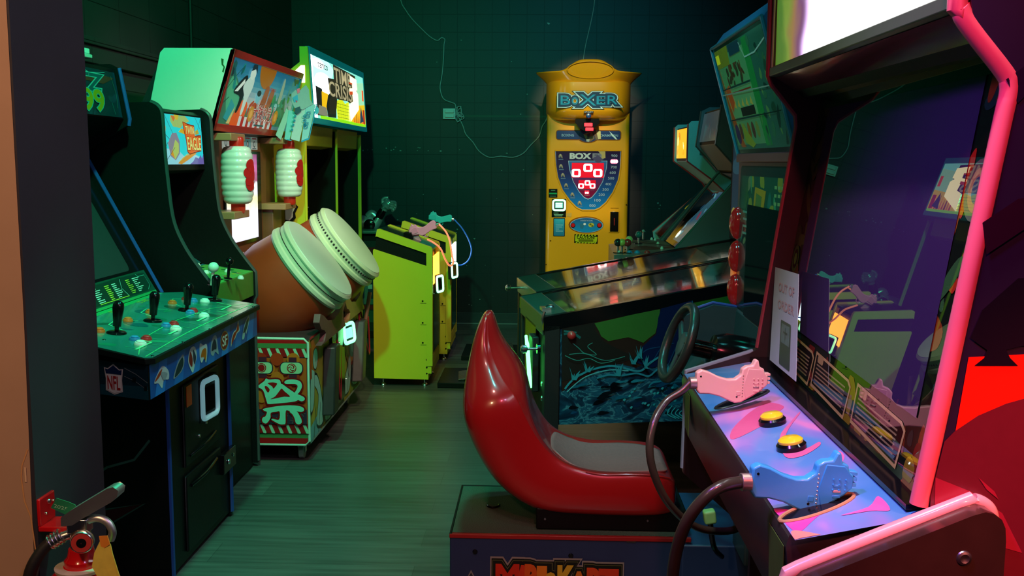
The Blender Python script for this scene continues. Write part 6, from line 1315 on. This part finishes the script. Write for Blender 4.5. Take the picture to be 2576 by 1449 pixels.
# steering column, wheel and dash
DT=mat('dark_teal_abs',(.03,.055,.06),.35,noise=.15,nscale=20)
b=MB(); wc=at(1706,862,1,3.19); wn=Vector((-.93,-.10,.34)).normalized()
a1=Vector((0,1,0)); a1=(a1-wn*a1.dot(wn)).normalized(); a2=wn.cross(a1)
ring_pts=[wc+(a1*math.cos(2*math.pi*k/40)+a2*math.sin(2*math.pi*k/40))*.122 for k in range(40)]
b.tube(ring_pts,.0155,mat('wheel_rubber',(.025,.028,.026),.32,noise=.2,nscale=60,bump=.08),n=14,smooth=False,closed=True); wh=b.build('steering_wheel',kt)
b=MB(); b.lathe([(.042,-.02),(.046,-.005),(.040,.012),(.001,.016)],wc-wn*.02,wn,DT,28)
for an in (90,210,330): e=(a1*math.cos(R(an))+a2*math.sin(R(an))); b.obox(wc+e*.075-wn*.012,e*.045,wn.cross(e)*.013,wn*.005,DT)
b.build('wheel_hub',wh,bevel=.003)
b=MB(); b.lathe([(.028,0),(.028,.08),(.055,.085),(.068,.12),(.072,.19),(.072,.26)],wc-wn*.03,Vector((.97,.10,-.22)),BLACKG,32); b.build('steering_column',kt)
b=MB(); 
dash=[(.50,.70),(.53,.735),(.690,.790),(.700,.93),(.80,.93),(.80,.30),(.70,.30),(.62,.60),(.56,.78)]
b.prism(dash,'y',2.80,3.58,DT); ds=b.build('dashboard',kt,bevel=.008,seg=3)
b=MB(); b.prism([(.50,.70),(.50,.895),(.62,.943),(.72,.93),(.72,.78)],'y',3.555,3.58,DT); b.build('dash_cheek',ds,bevel=.004)
b=MB(); b.tube([(.50,3.58,.905),(.62,3.58,.948),(.72,3.58,.932)],.006,TM,smooth=False)
b.build('edge_moulding',ds)
b=MB()
for k in range(5): b.box(.70,.74,2.90+.03*k,2.915+.03*k,.930,.938,mat('teal_vent',(.06,.16,.17),.3))
b.build('vent_rib',ds)
# tall head: screen housing
def kf(z): return .704
b=MB(); zs=[.93+k*.0664 for k in range(9)]
prof=[(kf(z),z) for z in zs]+[(1.5,1.46),(1.5,.02),(.80,.02),(.80,.90)]
b.prism(prof,'y',2.78,3.62,mat('housing_graphite',(.02,.022,.024),.3,noise=.1)); hs_=b.build('screen_housing',kt,bevel=.01,seg=3)
b=MB(); A_=Art(b,(kf(1.2)-.0015,3.58,.95),(kf(1.2)-.0015,2.82,.95),(kf(1.2)-.0015,3.58,1.44),(-1,0,0),step=.0003,rough=.12,es=.08)
INK2=['#1d6a58','#134a44','#3f8a5c','#2a5c34','#8a8a34','#6a7a50']
A_.rrect(0,0,1,1,'#0e2c2a',r=.06); A_.rect(.04,.60,.96,.93,'#14503c'); A_.blobs(91,24,INK2,.03,.10,(.05,.45,.95,.93))
for r_ in range(5): 
    for c_2 in range(4): A_.rect(.70+.06*c_2,.66+.05*r_,.74+.06*c_2,.68+.05*r_,'#7aa060')
for r_ in range(4): A_.rect(.10,.52+.05*r_,.26,.535+.05*r_,'#58907c')
A_.poly([(.30,.64),(.50,.66),(.55,.84),(.34,.86)],'#b08a28'); A_.poly([(.34,.68),(.46,.7),(.48,.8),(.37,.82)],'#5a7438')  # yellow patch paints in the boxing machine's reflection
b.build('poster_reflection_print',hs_)
b=MB(); A_=Art(b,(kf(1.2)-.0065,3.42,.93),(kf(1.2)-.0065,2.88,.93),(kf(1.2)-.0065,3.42,1.31),(-1,0,0)); A_.rect(0,0,1,1,mat('kart_screen_glass',(.008,.008,.010),.05,spec=.8)); b.build('screen',hs_)
b=MB(); GLX=mat('glowing_green_edge',(.0,.3,.12),.3,emit=(.0,1,.3),es=.8); b.tube([(kf(1.44)-.006,2.80,1.45),(kf(1.4)-.012,2.79,1.43),(kf(1.38)-.012,2.79,1.40)],.005,GLX); b.build('green_moulding',hs_)  # green moulding with a glow put into its colour
RLN=mat('red_ribbed_lens',(.30,.008,.008),.12,coat=.8,noise=.1,emit=(.5,.01,.01),es=.12)
for y_,cz in ((3.60,1.235),(3.60,1.115),(3.60,.995),(2.80,1.225)):
    b=MB(); b.ball((kf(cz)-.0,y_,cz),.058,RLN,28,(.55,.62,1)); ln=b.build('lamp_lens',hs_)
    b=MB(); ring(b,(kf(cz)+.004,y_,cz),(1,0,0),.050,.004,CHROME,28); b.build('lamp_ring',ln)
b=MB(); b.box(.69,.71,3.60,3.64,1.040,1.066,mat('orange_reflector',(.7,.2,.05),.3,emit=(1,.25,.05),es=.3)); b.build('reflector',hs_)
# leaning poster head
H0,H1=(.700,1.475),(.592,1.845)
b=MB(); b.prism([H0,H1,(.63,1.90),(1.3,1.93),(1.4,1.475)],'y',2.78,3.60,mat('blue_head_side',(.02,.10,.22),.4,noise=.08)); hd=b.build('head',kt,bevel=.004)
b=MB(); ex_=Vector((-.0035,0,-.001))
A_=Art(b,Vector((H0[0],3.59,H0[1]))+ex_,Vector((H0[0],2.79,H0[1]))+ex_,Vector((H1[0],3.59,H1[1]))+ex_,(-1,0,0),tr=Vector((H1[0],2.79,H1[1]))+ex_,step=.0004,rough=.10,es=.10)  # faint glow put into the print to brighten the poster
A_.rect(0,0,1,1,'#0c1614'); A_.rect(.03,.06,.97,.96,'#2c6450'); A_.rect(.05,.62,.60,.90,'#5a9a60'); A_.rect(.05,.34,.60,.60,'#6aa468'); A_.rect(.06,.10,.60,.32,'#5a9460'); A_.rect(.60,.08,.70,.95,'#1f8a3c'); A_.blobs(44,24,['#1d4a34','#33704a','#5a8a4c','#163a30'],.03,.09,(.62,.08,.96,.94))
A_.poly([(.04,.80),(.30,.80),(.32,.96),(.04,.96)],'#8a8c1c'); A_.rect(.045,.84,.12,.92,'#d8dc1c',es=.25)
A_.blobs(72,16,['#4a2c18','#3a3820','#6a3a1c'],.025,.05,(.16,.62,.60,.80),flat=2.0); A_.line([(.12,.56),(.58,.56)],.012,'#8a2c18')
for k in range(6): A_.oval(.12+.08*k,.22,.028,.07,['#8a5a1c','#5a3a2c','#7a8a3c'][k%3]); A_.poly([(.10+.08*k,.44),(.13+.08*k,.50),(.15+.08*k,.42)],'#c8b04a')
A_.poly([(.06,.84),(.10,.50),(.16,.24),(.22,.08),(.14,.08),(.07,.30)],'#a84c14'); A_.poly([(.10,.60),(.18,.64),(.22,.48),(.14,.40)],'#c8501c'); A_.oval(.13,.20,.045,.09,'#2a2050'); A_.poly([(.24,.30),(.42,.10),(.36,.07),(.24,.12)],'#8a9a2c')
A_.line([(.0,.57),(1.,.52)],.01,'#8aa08c'); A_.line([(.04,.33),(.97,.33)],.008,'#0c201c'); A_.line([(.04,.61),(.6,.61)],.008,'#0c201c'); A_.rect(.30,.345,.56,.42,'#1c1c18')
A_.line([(.55,.93),(.60,.80),(.78,.80),(.97,.86)],.012,'#a8c8b8'); A_.rect(.34,.86,.55,.955,'#163a4c')
b.build('poster',hd)
b=MB(); b.extrude([(.690,2.775,1.452),(.690,2.775,1.482),(.715,2.775,1.482),(.715,2.775,1.452)],(0,.83,0),mat('dull_red_bar',(.25,.03,.04),.4,noise=.1)); b.build('head_bar',hd,bevel=.003)
b=MB(); b.box(.66,.80,2.776,2.7785,1.70,1.78,mat('pale_blue_patch',(.25,.50,.58),.4)); b.build('side_patch',hd)
b=MB()
for y_ in (2.785,3.595): b.tube([(H0[0]-.004,y_,H0[1]),(H1[0]-.004,y_,H1[1])],.007,mat('cyan_edge_moulding',(.03,.16,.22),.3,coat=.3),smooth=False)
b.tube([(H1[0]-.004,2.785,H1[1]),(H1[0]-.004,3.595,H1[1])],.006,mat('cyan_edge_moulding',(.03,.16,.22),.3),smooth=False); b.build('edge_moulding',hd)
# gear lever knob and footwell
b=MB(); q=at(1785,1299,1,2.75); b.obox(q,(.017,0,.003),(0,.017,0),(-.003,0,.019),mat('lime_knob',(.35,.75,.25),.35)); b.build('lever_knob',kt,bevel=.007,seg=4)
b=MB(); b.tube([q,q+Vector((.02,.03,-.10)),Vector((q.x+.06,2.86,.285))],.008,BLACKG); b.build('lever',kt)
b=MB(); b.box(.60,.80,2.80,2.98,.28,.42,DT); b.build('pedal_box',kt,bevel=.006)
# ============================================================ large shooting cabinet in the right foreground
def inkc(h): 
    k='glazed_'+h.strip('#')
    m=mat(k,hexc(h),.6,coat=1.0,noise=.1,nscale=40,spec=0.0); m.node_tree.nodes['Principled BSDF'].inputs['Coat Roughness'].default_value=.006; return m
gc=thing('shooting_cabinet',(.9,1.8,0),'large close shooting cabinet on the right with glaring marquee, dark screen and two tethered guns','arcade machine')
GY0,GY1=1.30,2.38
PKE=mat('pink_edge_moulding',(.85,.16,.20),.4,coat=.3,noise=.05)
PB=[(.350,.70),(.352,.948),(.50,.998),(.520,1.01),(.590,1.535),(.588,1.562),(.530,1.632),(.522,1.650),(.518,2.05),(1.35,2.1),(1.35,0),(.52,0),(.52,.55)]
NEARP=mat('dark_violet_side_print',(.020,.012,.035),.35,noise=.25,nscale=5); FARP=mat('dark_brown_side',(.035,.02,.02),.35,noise=.2)
PN=[(.512,.90),(.522,.995),(.596,1.515),(.5985,1.535),(.5985,1.548),(.590,1.563),(.549,1.613),(.537,1.640),(.531,1.675),(.530,2.05),(1.35,2.1),(1.35,0),(.52,0),(.52,.55)]
b=MB(); b.prism(PN,'y',GY0,GY0+.022,NEARP); sp_=b.build('side_panel',gc)
b=MB(); b.prism(PB,'y',GY1-.022,GY1,FARP); b.build('side_panel',gc,bevel=.001)
PNR=[(.512,.995),(.531,1.12),(.552,1.26),(.573,1.40),(.590,1.515),(.5935,1.535),(.5935,1.552),(.586,1.568),(.540,1.622),(.526,1.645),(.521,1.675),(.520,2.05)]
b=MB(); b.tube([(x_,GY0+.010,z_) for x_,z_ in PNR],.0125,PKE,n=16,sub=4); b.build('edge_moulding',sp_)
b=MB(); tmold(b,[(.522,1.01),(.592,1.535),(.588,1.562),(.530,1.632),(.522,1.650),(.518,2.05)],'y',GY1-.011,.008,mat('dull_pink_moulding',(.30,.05,.07),.35,noise=.1)); tmold(b,[(.352,.71),(.354,.950),(.51,1.0)],'y',GY1-.011,.008,mat('grey_blue_moulding',(.25,.32,.42),.3)); b.build('edge_moulding',gc)
# side print: red field with a black spade and dark sweep
b=MB(); A_=Art(b,(0,GY0-.0008,0),(1,GY0-.0008,0),(0,GY0-.0008,1),(0,-1,0),step=.0006,rough=.35)
g2=lambda px,py: (at(px,py,1,GY0-.0008).x,at(px,py,1,GY0-.0008).z)
def gp(pts,c,**k): A_.poly([g2(*e) for e in pts],c,**k)
A_.poly([(.53,.92),(.56,1.20),(1.3,1.25),(1.3,.6),(.53,.6)],'#ff2208')
gp([(2440,850),(2470,780),(2560,700),(3940,640),(3940,880),(2570,870),(2530,880),(2540,900),(2560,920),(2450,920),(2475,900),(2482,880),(2462,866)],'#120818')
gp([(2375,1110),(2400,1085),(2460,1045),(2530,1015),(2620,990),(3940,960),(3940,1700),(2330,1700),(2340,1250)],'#6a1c2a')
gp([(2352,1200),(2440,1235),(2520,1290),(2570,1390),(2500,1370),(2420,1300),(2350,1270)],'#a0243c'); gp([(2460,1200),(2500,1235),(2510,1255),(2480,1230)],'#a0243c')
gp([(2530,200),(2600,150),(2700,120),(2560,260)],'#1c0a28'); gp([(2470,560),(2560,500),(2700,480),(2600,560),(2480,640)],'#28081f')
b.build('side_artwork',sp_)
# inner body
b=MB(); b.prism([(.585,1.02),(.585,.97),(.60,.55),(.56,.02),(1.3,.02),(1.3,2.04),(.54,2.04),(.535,1.66),(.60,1.60),(.66,1.60),(.575,.98)],'y',GY0+.022,GY1-.022,BLACK); b.build('body',gc)
# marquee
MQ=bpy.data.materials.new('glaring_marquee'); MQ.use_nodes=True
def mqn():
    nt=MQ.node_tree; L=nt.links; p=nt.nodes['Principled BSDF']; tc=nt.nodes.new('ShaderNodeTexCoord'); sp=nt.nodes.new('ShaderNodeSeparateXYZ'); L.new(tc.outputs['Object'],sp.inputs[0])
    n=nt.nodes.new('ShaderNodeTexNoise'); n.inputs['Scale'].default_value=5; n.inputs['Distortion'].default_value=1; L.new(tc.outputs['Object'],n.inputs['Vector'])
    # distance along the cabinet from the middle of the tubes
    mr=nt.nodes.new('ShaderNodeMapRange'); mr.inputs[1].default_value=-.50; mr.inputs[2].default_value=.56; L.new(sp.outputs['Y'],mr.inputs[0])
    ad=nt.nodes.new('ShaderNodeMath'); ad.operation='MULTIPLY_ADD'; ad.inputs[1].default_value=.16; L.new(n.outputs['Fac'],ad.inputs[0]); L.new(mr.outputs[0],ad.inputs[2])
    cr=nt.nodes.new('ShaderNodeValToRGB'); e=cr.color_ramp.elements; e[0].position=.0; e[0].color=(.35,.9,.10,1); e[1].position=1.0; e[1].color=(.10,.35,.02,1)
    for q,c in ((.10,(.9,.35,.08,1)),(.16,(1,.9,.5,1)),(.22,(1,1,1,1)),(.74,(1,1,1,1)),(.80,(.75,.55,1,1)),(.85,(.25,.08,.25,1)),(.90,(.55,.30,.10,1)),(.94,(.35,.60,.06,1))): x=e.new(q); x.color=c
    L.new(ad.outputs[0],cr.inputs[0]); L.new(cr.outputs[0],p.inputs['Emission Color'])
    st=nt.nodes.new('ShaderNodeValToRGB'); f=st.color_ramp.elements; f[0].position=.05; f[0].color=(.16,.16,.16,1); f[1].position=.92; f[1].color=(.10,.10,.10,1)
    for q,v in ((.2,1.0),(.75,1.0),(.84,.15)): x=f.new(q); x.color=(v,v,v,1)
    L.new(ad.outputs[0],st.inputs[0]); mu=nt.nodes.new('ShaderNodeMath'); mu.operation='MULTIPLY'; mu.inputs[1].default_value=4.2; L.new(st.outputs[0],mu.inputs[0]); L.new(mu.outputs[0],p.inputs['Emission Strength'])
mqn()
b=MB(); b.prism([(.545,1.665),(.527,1.668),(.524,2.02),(.545,2.02)],'y',GY0+.05,GY1-.05,MQ); mq=b.build('marquee',gc)
b=MB(); b.prism([(.545,1.645),(.520,1.648),(.520,1.668),(.545,1.668)],'y',GY0+.022,GY1-.022,mat('olive_marquee_rail',(.10,.14,.08),.35,noise=.1)); b.box(.521,.545,GY1-.05,GY1-.022,1.66,2.03,FARP); b.box(.518,.522,GY1-.052,GY1-.046,1.665,2.03,mat('pale_marquee_edge',(.5,.45,.35),.4)); b.build('marquee_frame',mq,bevel=.002)
b=MB(); b.prism([(.535,1.645),(.60,1.605),(.64,1.605),(.64,1.645)],'y',GY0+.022,GY1-.022,mat('dark_red_speaker_panel',(.14,.035,.028),.25,coat=.5,noise=.2)); b.build('speaker_panel',gc)
# glazed screen panel leaning back
GB=Vector((.543,0,.985)); GT=Vector((.629,0,1.60)); SKEW=.028   # the tube unit sits a little askew in the case
b=MB(); bl=GB+Vector((SKEW*.46,GY1-.024,0)); br_=GB+Vector((-SKEW*.58,GY0+.024,0)); tl=GT+Vector((SKEW*.46,GY1-.024,0)); n_=(br_-bl).cross(tl-bl).normalized(); n_=n_ if n_.x<0 else -n_
A_=Art(b,bl,br_,tl,n_,step=.0002)
A_.rect(0,0,1,1,inkc('#101a10'))
CRT=mat('violet_haze_tube',(.040,.022,.075),.6,coat=1.0,spec=0.0); CRT.node_tree.nodes['Principled BSDF'].inputs['Coat Roughness'].default_value=.006; CRT.node_tree.nodes['Principled BSDF'].inputs['Coat IOR'].default_value=1.7  # violet light haze on the glass is put into the tube colour
A_.blobs(5,40,[inkc(c) for c in ('#2c3a18','#4a4a1c','#1c2c18','#5a3a18')],.02,.06,(.0,.0,.10,1)); A_.blobs(6,40,[inkc(c) for c in ('#2c5a2c','#7a3a18','#8a5a20','#1c3c2c','#a02c18')],.02,.06,(.90,.0,1,1)); A_.blobs(7,36,[inkc(c) for c in ('#3a1c10','#5a2c14','#7a6a18','#1c2c20','#6a1c14')],.02,.05,(.05,.02,.95,.15)); A_.rect(.0,.955,1,1,inkc('#123c1c'))
A_.rect(.09,.165,.91,.955,CRT)
for u in (.04,): 
    for k in range(3): A_.oval(u,.40,.028-.008*k,.05-.014*k,inkc(['#3a5a20','#101a10','#58782c'][k]))
for k in range(3): A_.oval(.955,.70-0.0,.04-.012*k,.07-.02*k,inkc(['#5a6a48','#9a8a50','#3a5a5a'][k]))
for u in (.09,.35,.63):
    A_.poly([(u,.03),(u+.24,.02),(u+.25,.12),(u+.23,.135),(u+.0,.145)],inkc('#b09a5c')); A_.poly([(u+.007,.04),(u+.234,.03),(u+.243,.115),(u+.226,.127),(u+.007,.136)],inkc('#181410'))
    for k in range(6): A_.rect(u+.02,.045+.012*k,u+.22,.050+.012*k,inkc('#8a7a50'))
    A_.rrect(u+.02,.115,u+.06,.142,inkc('#a08c54'),r=.3)
b.build('screen_panel',gc)
# control panel: printed sheet on a box
cpn=lambda x: .945+(x-.35)*.21
b=MB(); CPB=[(.340,.930),(.344,.944),(.548,.987),(.56,.97),(.56,.60),(.50,.60),(.40,.74),(.355,.80)]
b.prism(CPB,'y',GY0+.022,GY1-.022,mat('dark_cp_box',(.03,.018,.022),.35,noise=.2)); cb_=b.build('control_box',gc,bevel=.003)
CPM=bpy.data.materials.new('blue_pink_print'); CPM.use_nodes=True
def cpm():
    nt=CPM.node_tree; L=nt.links; p=nt.nodes['Principled BSDF']; tc=nt.nodes.new('ShaderNodeTexCoord'); mp=nt.nodes.new('ShaderNodeMapping'); mp.inputs['Scale'].default_value=(3.0,1.6,1); mp.inputs['Rotation'].default_value=(0,0,.8); L.new(tc.outputs['Object'],mp.inputs[0])
    n=nt.nodes.new('ShaderNodeTexNoise'); n.inputs['Scale'].default_value=1.8; n.inputs['Detail'].default_value=2; n.inputs['Distortion'].default_value=1.2; L.new(mp.outputs[0],n.inputs['Vector'])
    cr=nt.nodes.new('ShaderNodeValToRGB'); e=cr.color_ramp.elements; e[0].position=.36; e[0].color=(.05,.26,.55,1); e[1].position=.66; e[1].color=(.75,.28,.55,1)
    for q,c in ((.46,(.10,.32,.62,1)),(.54,(.26,.26,.60,1)),(.60,(.50,.28,.60,1))): x=e.new(q); x.color=c
    L.new(n.outputs['Fac'],cr.inputs[0]); L.new(cr.outputs[0],p.inputs['Base Color']); p.inputs['Roughness'].default_value=.33; p.inputs['Coat Weight'].default_value=.25
cpm()
b=MB(); A_=Art(b,(.346,GY1-.024,cpn(.346)+.001),(.346,GY0+.0,cpn(.346)+.001),(.530,GY1-.024,cpn(.530)+.001),(0,0,1),step=.0004,rough=.3)
A_.rect(0,0,1,1,CPM)
def cq(px,py): q=at(px,py,2,.965); q=at(px,py,2,cpn(q.x)+.001); return ((GY1-.024-q.y)/(GY1-.024-GY0),(q.x-.346)/.184)
def cpp(pts,c): A_.blob([(min(.998,max(.002,u)),min(.998,max(.002,v))) for u,v in (cq(*e) for e in pts)],c)
cpp([(1846,1110),(1935,1062),(1960,1035),(1972,1020),(1940,1012),(1915,1020),(1880,1045),(1842,1085)],'#d8608a'); cpp([(1962,1100),(1990,1060),(2010,1035),(2012,1038),(1985,1078),(1970,1120),(1985,1140),(2030,1128),(2060,1110),(2062,1120),(2020,1148),(1975,1152)],'#e0709c')
cpp([(1960,1305),(1950,1285),(2020,1290),(2080,1270),(2130,1240),(2050,1310),(2005,1345)],'#e04aa8'); cpp([(2115,1300),(2185,1275),(2210,1245),(2240,1280),(2190,1285)],'#e868b0'); cpp([(1990,1345),(2010,1342),(2060,1350),(2075,1370),(2040,1400),(2022,1410)],'#f09a80'); cpp([(2090,1150),(2110,1130),(2125,1145),(2110,1170)],'#e878b0')
b.build('panel_print',cb_)
up=Vector((-.2,0,1)).normalized()
def yb_(px,py):
    q=at(px,py,2,.975); z_=cpn(q.x); c=Vector((q.x,q.y,z_)); b=MB(); b.lathe([(.0255,0),(.0255,.010),(.022,.014)],c,up,BLACKG,32); b.lathe([(.021,.010),(.021,.018),(.016,.022),(.001,.0235)],c,up,YE_,32); b.build('big_button',cb_)
yb_(1945,1052); yb_(1993,1113)
def holster(px0,py0,px1,py1,rim):
    a_=at(px0,py0,2,.965); c_=at(px1,py1,2,.985); a_=Vector((a_.x,a_.y,cpn(a_.x)+.002)); c_=Vector((c_.x,c_.y,cpn(c_.x)+.002)); d=(c_-a_); L=d.length; d.normalize(); w=up.cross(d); P=[]
    for k in range(24):
        t=2*math.pi*k/24; P.append((a_+c_)/2+d*math.cos(t)*L/2+w*math.sin(t)*.022)
    b=MB(); b.tube(P,.003,rim,n=8,smooth=False,closed=True); b.add(P,[tuple(range(24))],BLACKG); b.build('holster_opening',cb_)
holster(1802,1010,1932,970,mat('dark_rim',(.03,.03,.03),.3)); holster(1965,1278,2146,1218,mat('tan_rim',(.42,.28,.12),.4))
b=MB(); A_=Art(b,(.347,GY1-.05,.76),(.341,GY0+.05,.76),(.341,GY1-.05,.93),(-1,0,0)); 
b=MB(); b.extrude([(.3385,GY1-.10,.925),(.3385,GY1-.10,.84),(.3385,GY1-.16,.83),(.3385,GY1-.16,.925)],(.001,0,0),mat('olive_green_decal',(.06,.13,.02),.4,noise=.3)); b.extrude([(.3385,GY0+.03,.925),(.3385,GY0+.03,.80),(.3385,GY0+.10,.80),(.3385,GY0+.12,.925)],(.001,0,0),mat('olive_green_decal',(.06,.13,.02),.4)); b.build('front_decal',cb_)
b=MB(); b.box(.50,.545,GY0+.024,GY1-.024,.982,.990,BLACKG); b.build('screen_ledge',gc)
# bolted cheek plate at the near end
CK=[(.338,.60),(.338,.898),(.350,.912),(.556,1.004),(.572,1.009),(.584,1.006),(.593,.999),(.598,.988),(.600,.970),(.600,.60)]
b=MB(); b.prism(CK,'y',GY0-.055,GY0-.001,mat('dark_bronze_cheek',(.05,.028,.02),.25,.3,coat=.4,noise=.2)); ck=b.build('cheek_plate',gc,bevel=.004)
b=MB(); b.tube([(x_,GY0-.012,z_) for x_,z_ in CK[1:-1]],.0105,mat('pale_pink_moulding',(.75,.42,.40),.3,coat=.3),n=14,sub=4); b.build('edge_moulding',ck)
q=at(2426,1405,1,GY0-.056); b=MB(); b.lathe([(.010,0),(.009,.002),(.006,.003),(.002,.0015)],(q.x,GY0-.055,q.z),(0,-1,0),STEEL,20); b.build('screw',ck)
# two tethered guns
SKN=mat('peach_gun_plastic',(.85,.52,.38),.30,coat=.3,noise=.04); SKD=mat('peach_gun_shell',(.80,.46,.35),.35); BLG=mat('blue_gun_plastic',(.05,.44,.80),.28,coat=.3,noise=.04); BLD=mat('blue_gun_shell',(.03,.36,.72),.32)
NZ=mat('tarnished_brass_collar',(.55,.42,.34),.32,.8,noise=.25,nscale=60)
q=at(1926,988,1,1.965); ga,PA=light_gun('light_gun','peach toy light gun lying in the far holster of the close shooting cabinet',(-1,-.12,.03),(-.10,0,1),(0,1,0),q,.147,SKN,NZ,SKD,held=True)
q=at(2136,1254,1,1.42); gb_,PB_=light_gun('light_gun','blue toy light gun lying in the near holster of the close shooting cabinet',(-1,-.10,.06),(-.05,0,1),(0,1,0),q,.153,BLG,NZ,BLD,held=True)
HO=mat('olive_rubber_hose',(.035,.030,.016),.30,coat=.3,noise=.15,nscale=40)
e=PA(1.06,.115); P=[e]+[at(px,py,1,y) for px,py,y in ((1712,986,1.94),(1674,1012,1.93),(1645,1062,1.9),(1634,1130,1.88),(1648,1200,1.88),(1685,1270,1.9),(1750,1325,1.95),(1830,1336,2.02),(1890,1315,2.06))]
b=MB(); b.tube(P+[Vector((.56,2.10,.70))],.0078,HO,n=12); b.build('hose',ga)
e=PB_(1.06,.115); P=[e]+[at(px,py,1,y) for px,py,y in ((1815,1224,1.385),(1770,1256,1.38),(1728,1312,1.385),(1702,1385,1.40),(1692,1470,1.42),(1700,1600,1.48),(1760,1750,1.5))]
b=MB(); b.tube(P+[Vector((.50,1.55,.45))],.0090,HO,n=12); b.build('hose',gb_)
# out-of-order notice standing just off the glass
b=MB(); PAP=mat('notice_paper',(.42,.50,.46),.6,noise=.04)
def npt(px,py): 
    d=_f*FOCAL_PX+_r*(px-1288)-_u*(py-724.5); o=GB+Vector((-.034,1.9,0)); t=(o-EYE).dot(n_)/d.dot(n_); return EYE+d*t
P4=[npt(*e) for e in ((1937,905),(2003,960),(2010,690),(1951,672))]
b.extrude(P4,n_*.0008,PAP); no=b.build('notice',None); tag(no,'white out-of-order paper notice with phone drawing, standing by the dark screen','paper notice')
b=MB(); A_=Art(b,P4[0]+n_*.0012,P4[1]+n_*.0012,P4[3]+n_*.0012,n_,tr=P4[2]+n_*.0012,step=.0002)
A_.text('OUT OF',.22,.76,.86,.85,'#b08a88',bold=.02); A_.text('ORDER',.22,.58,.86,.67,'#b08a88',bold=.02)
A_.rrect(.38,.04,.78,.48,'#2c3a38',r=.06); A_.rrect(.42,.26,.74,.45,'#56706a',r=.02); A_.rect(.5,.36,.66,.38,'#2c3a38'); A_.rect(.57,.3,.59,.42,'#2c3a38')
b.build('notice_print',no)
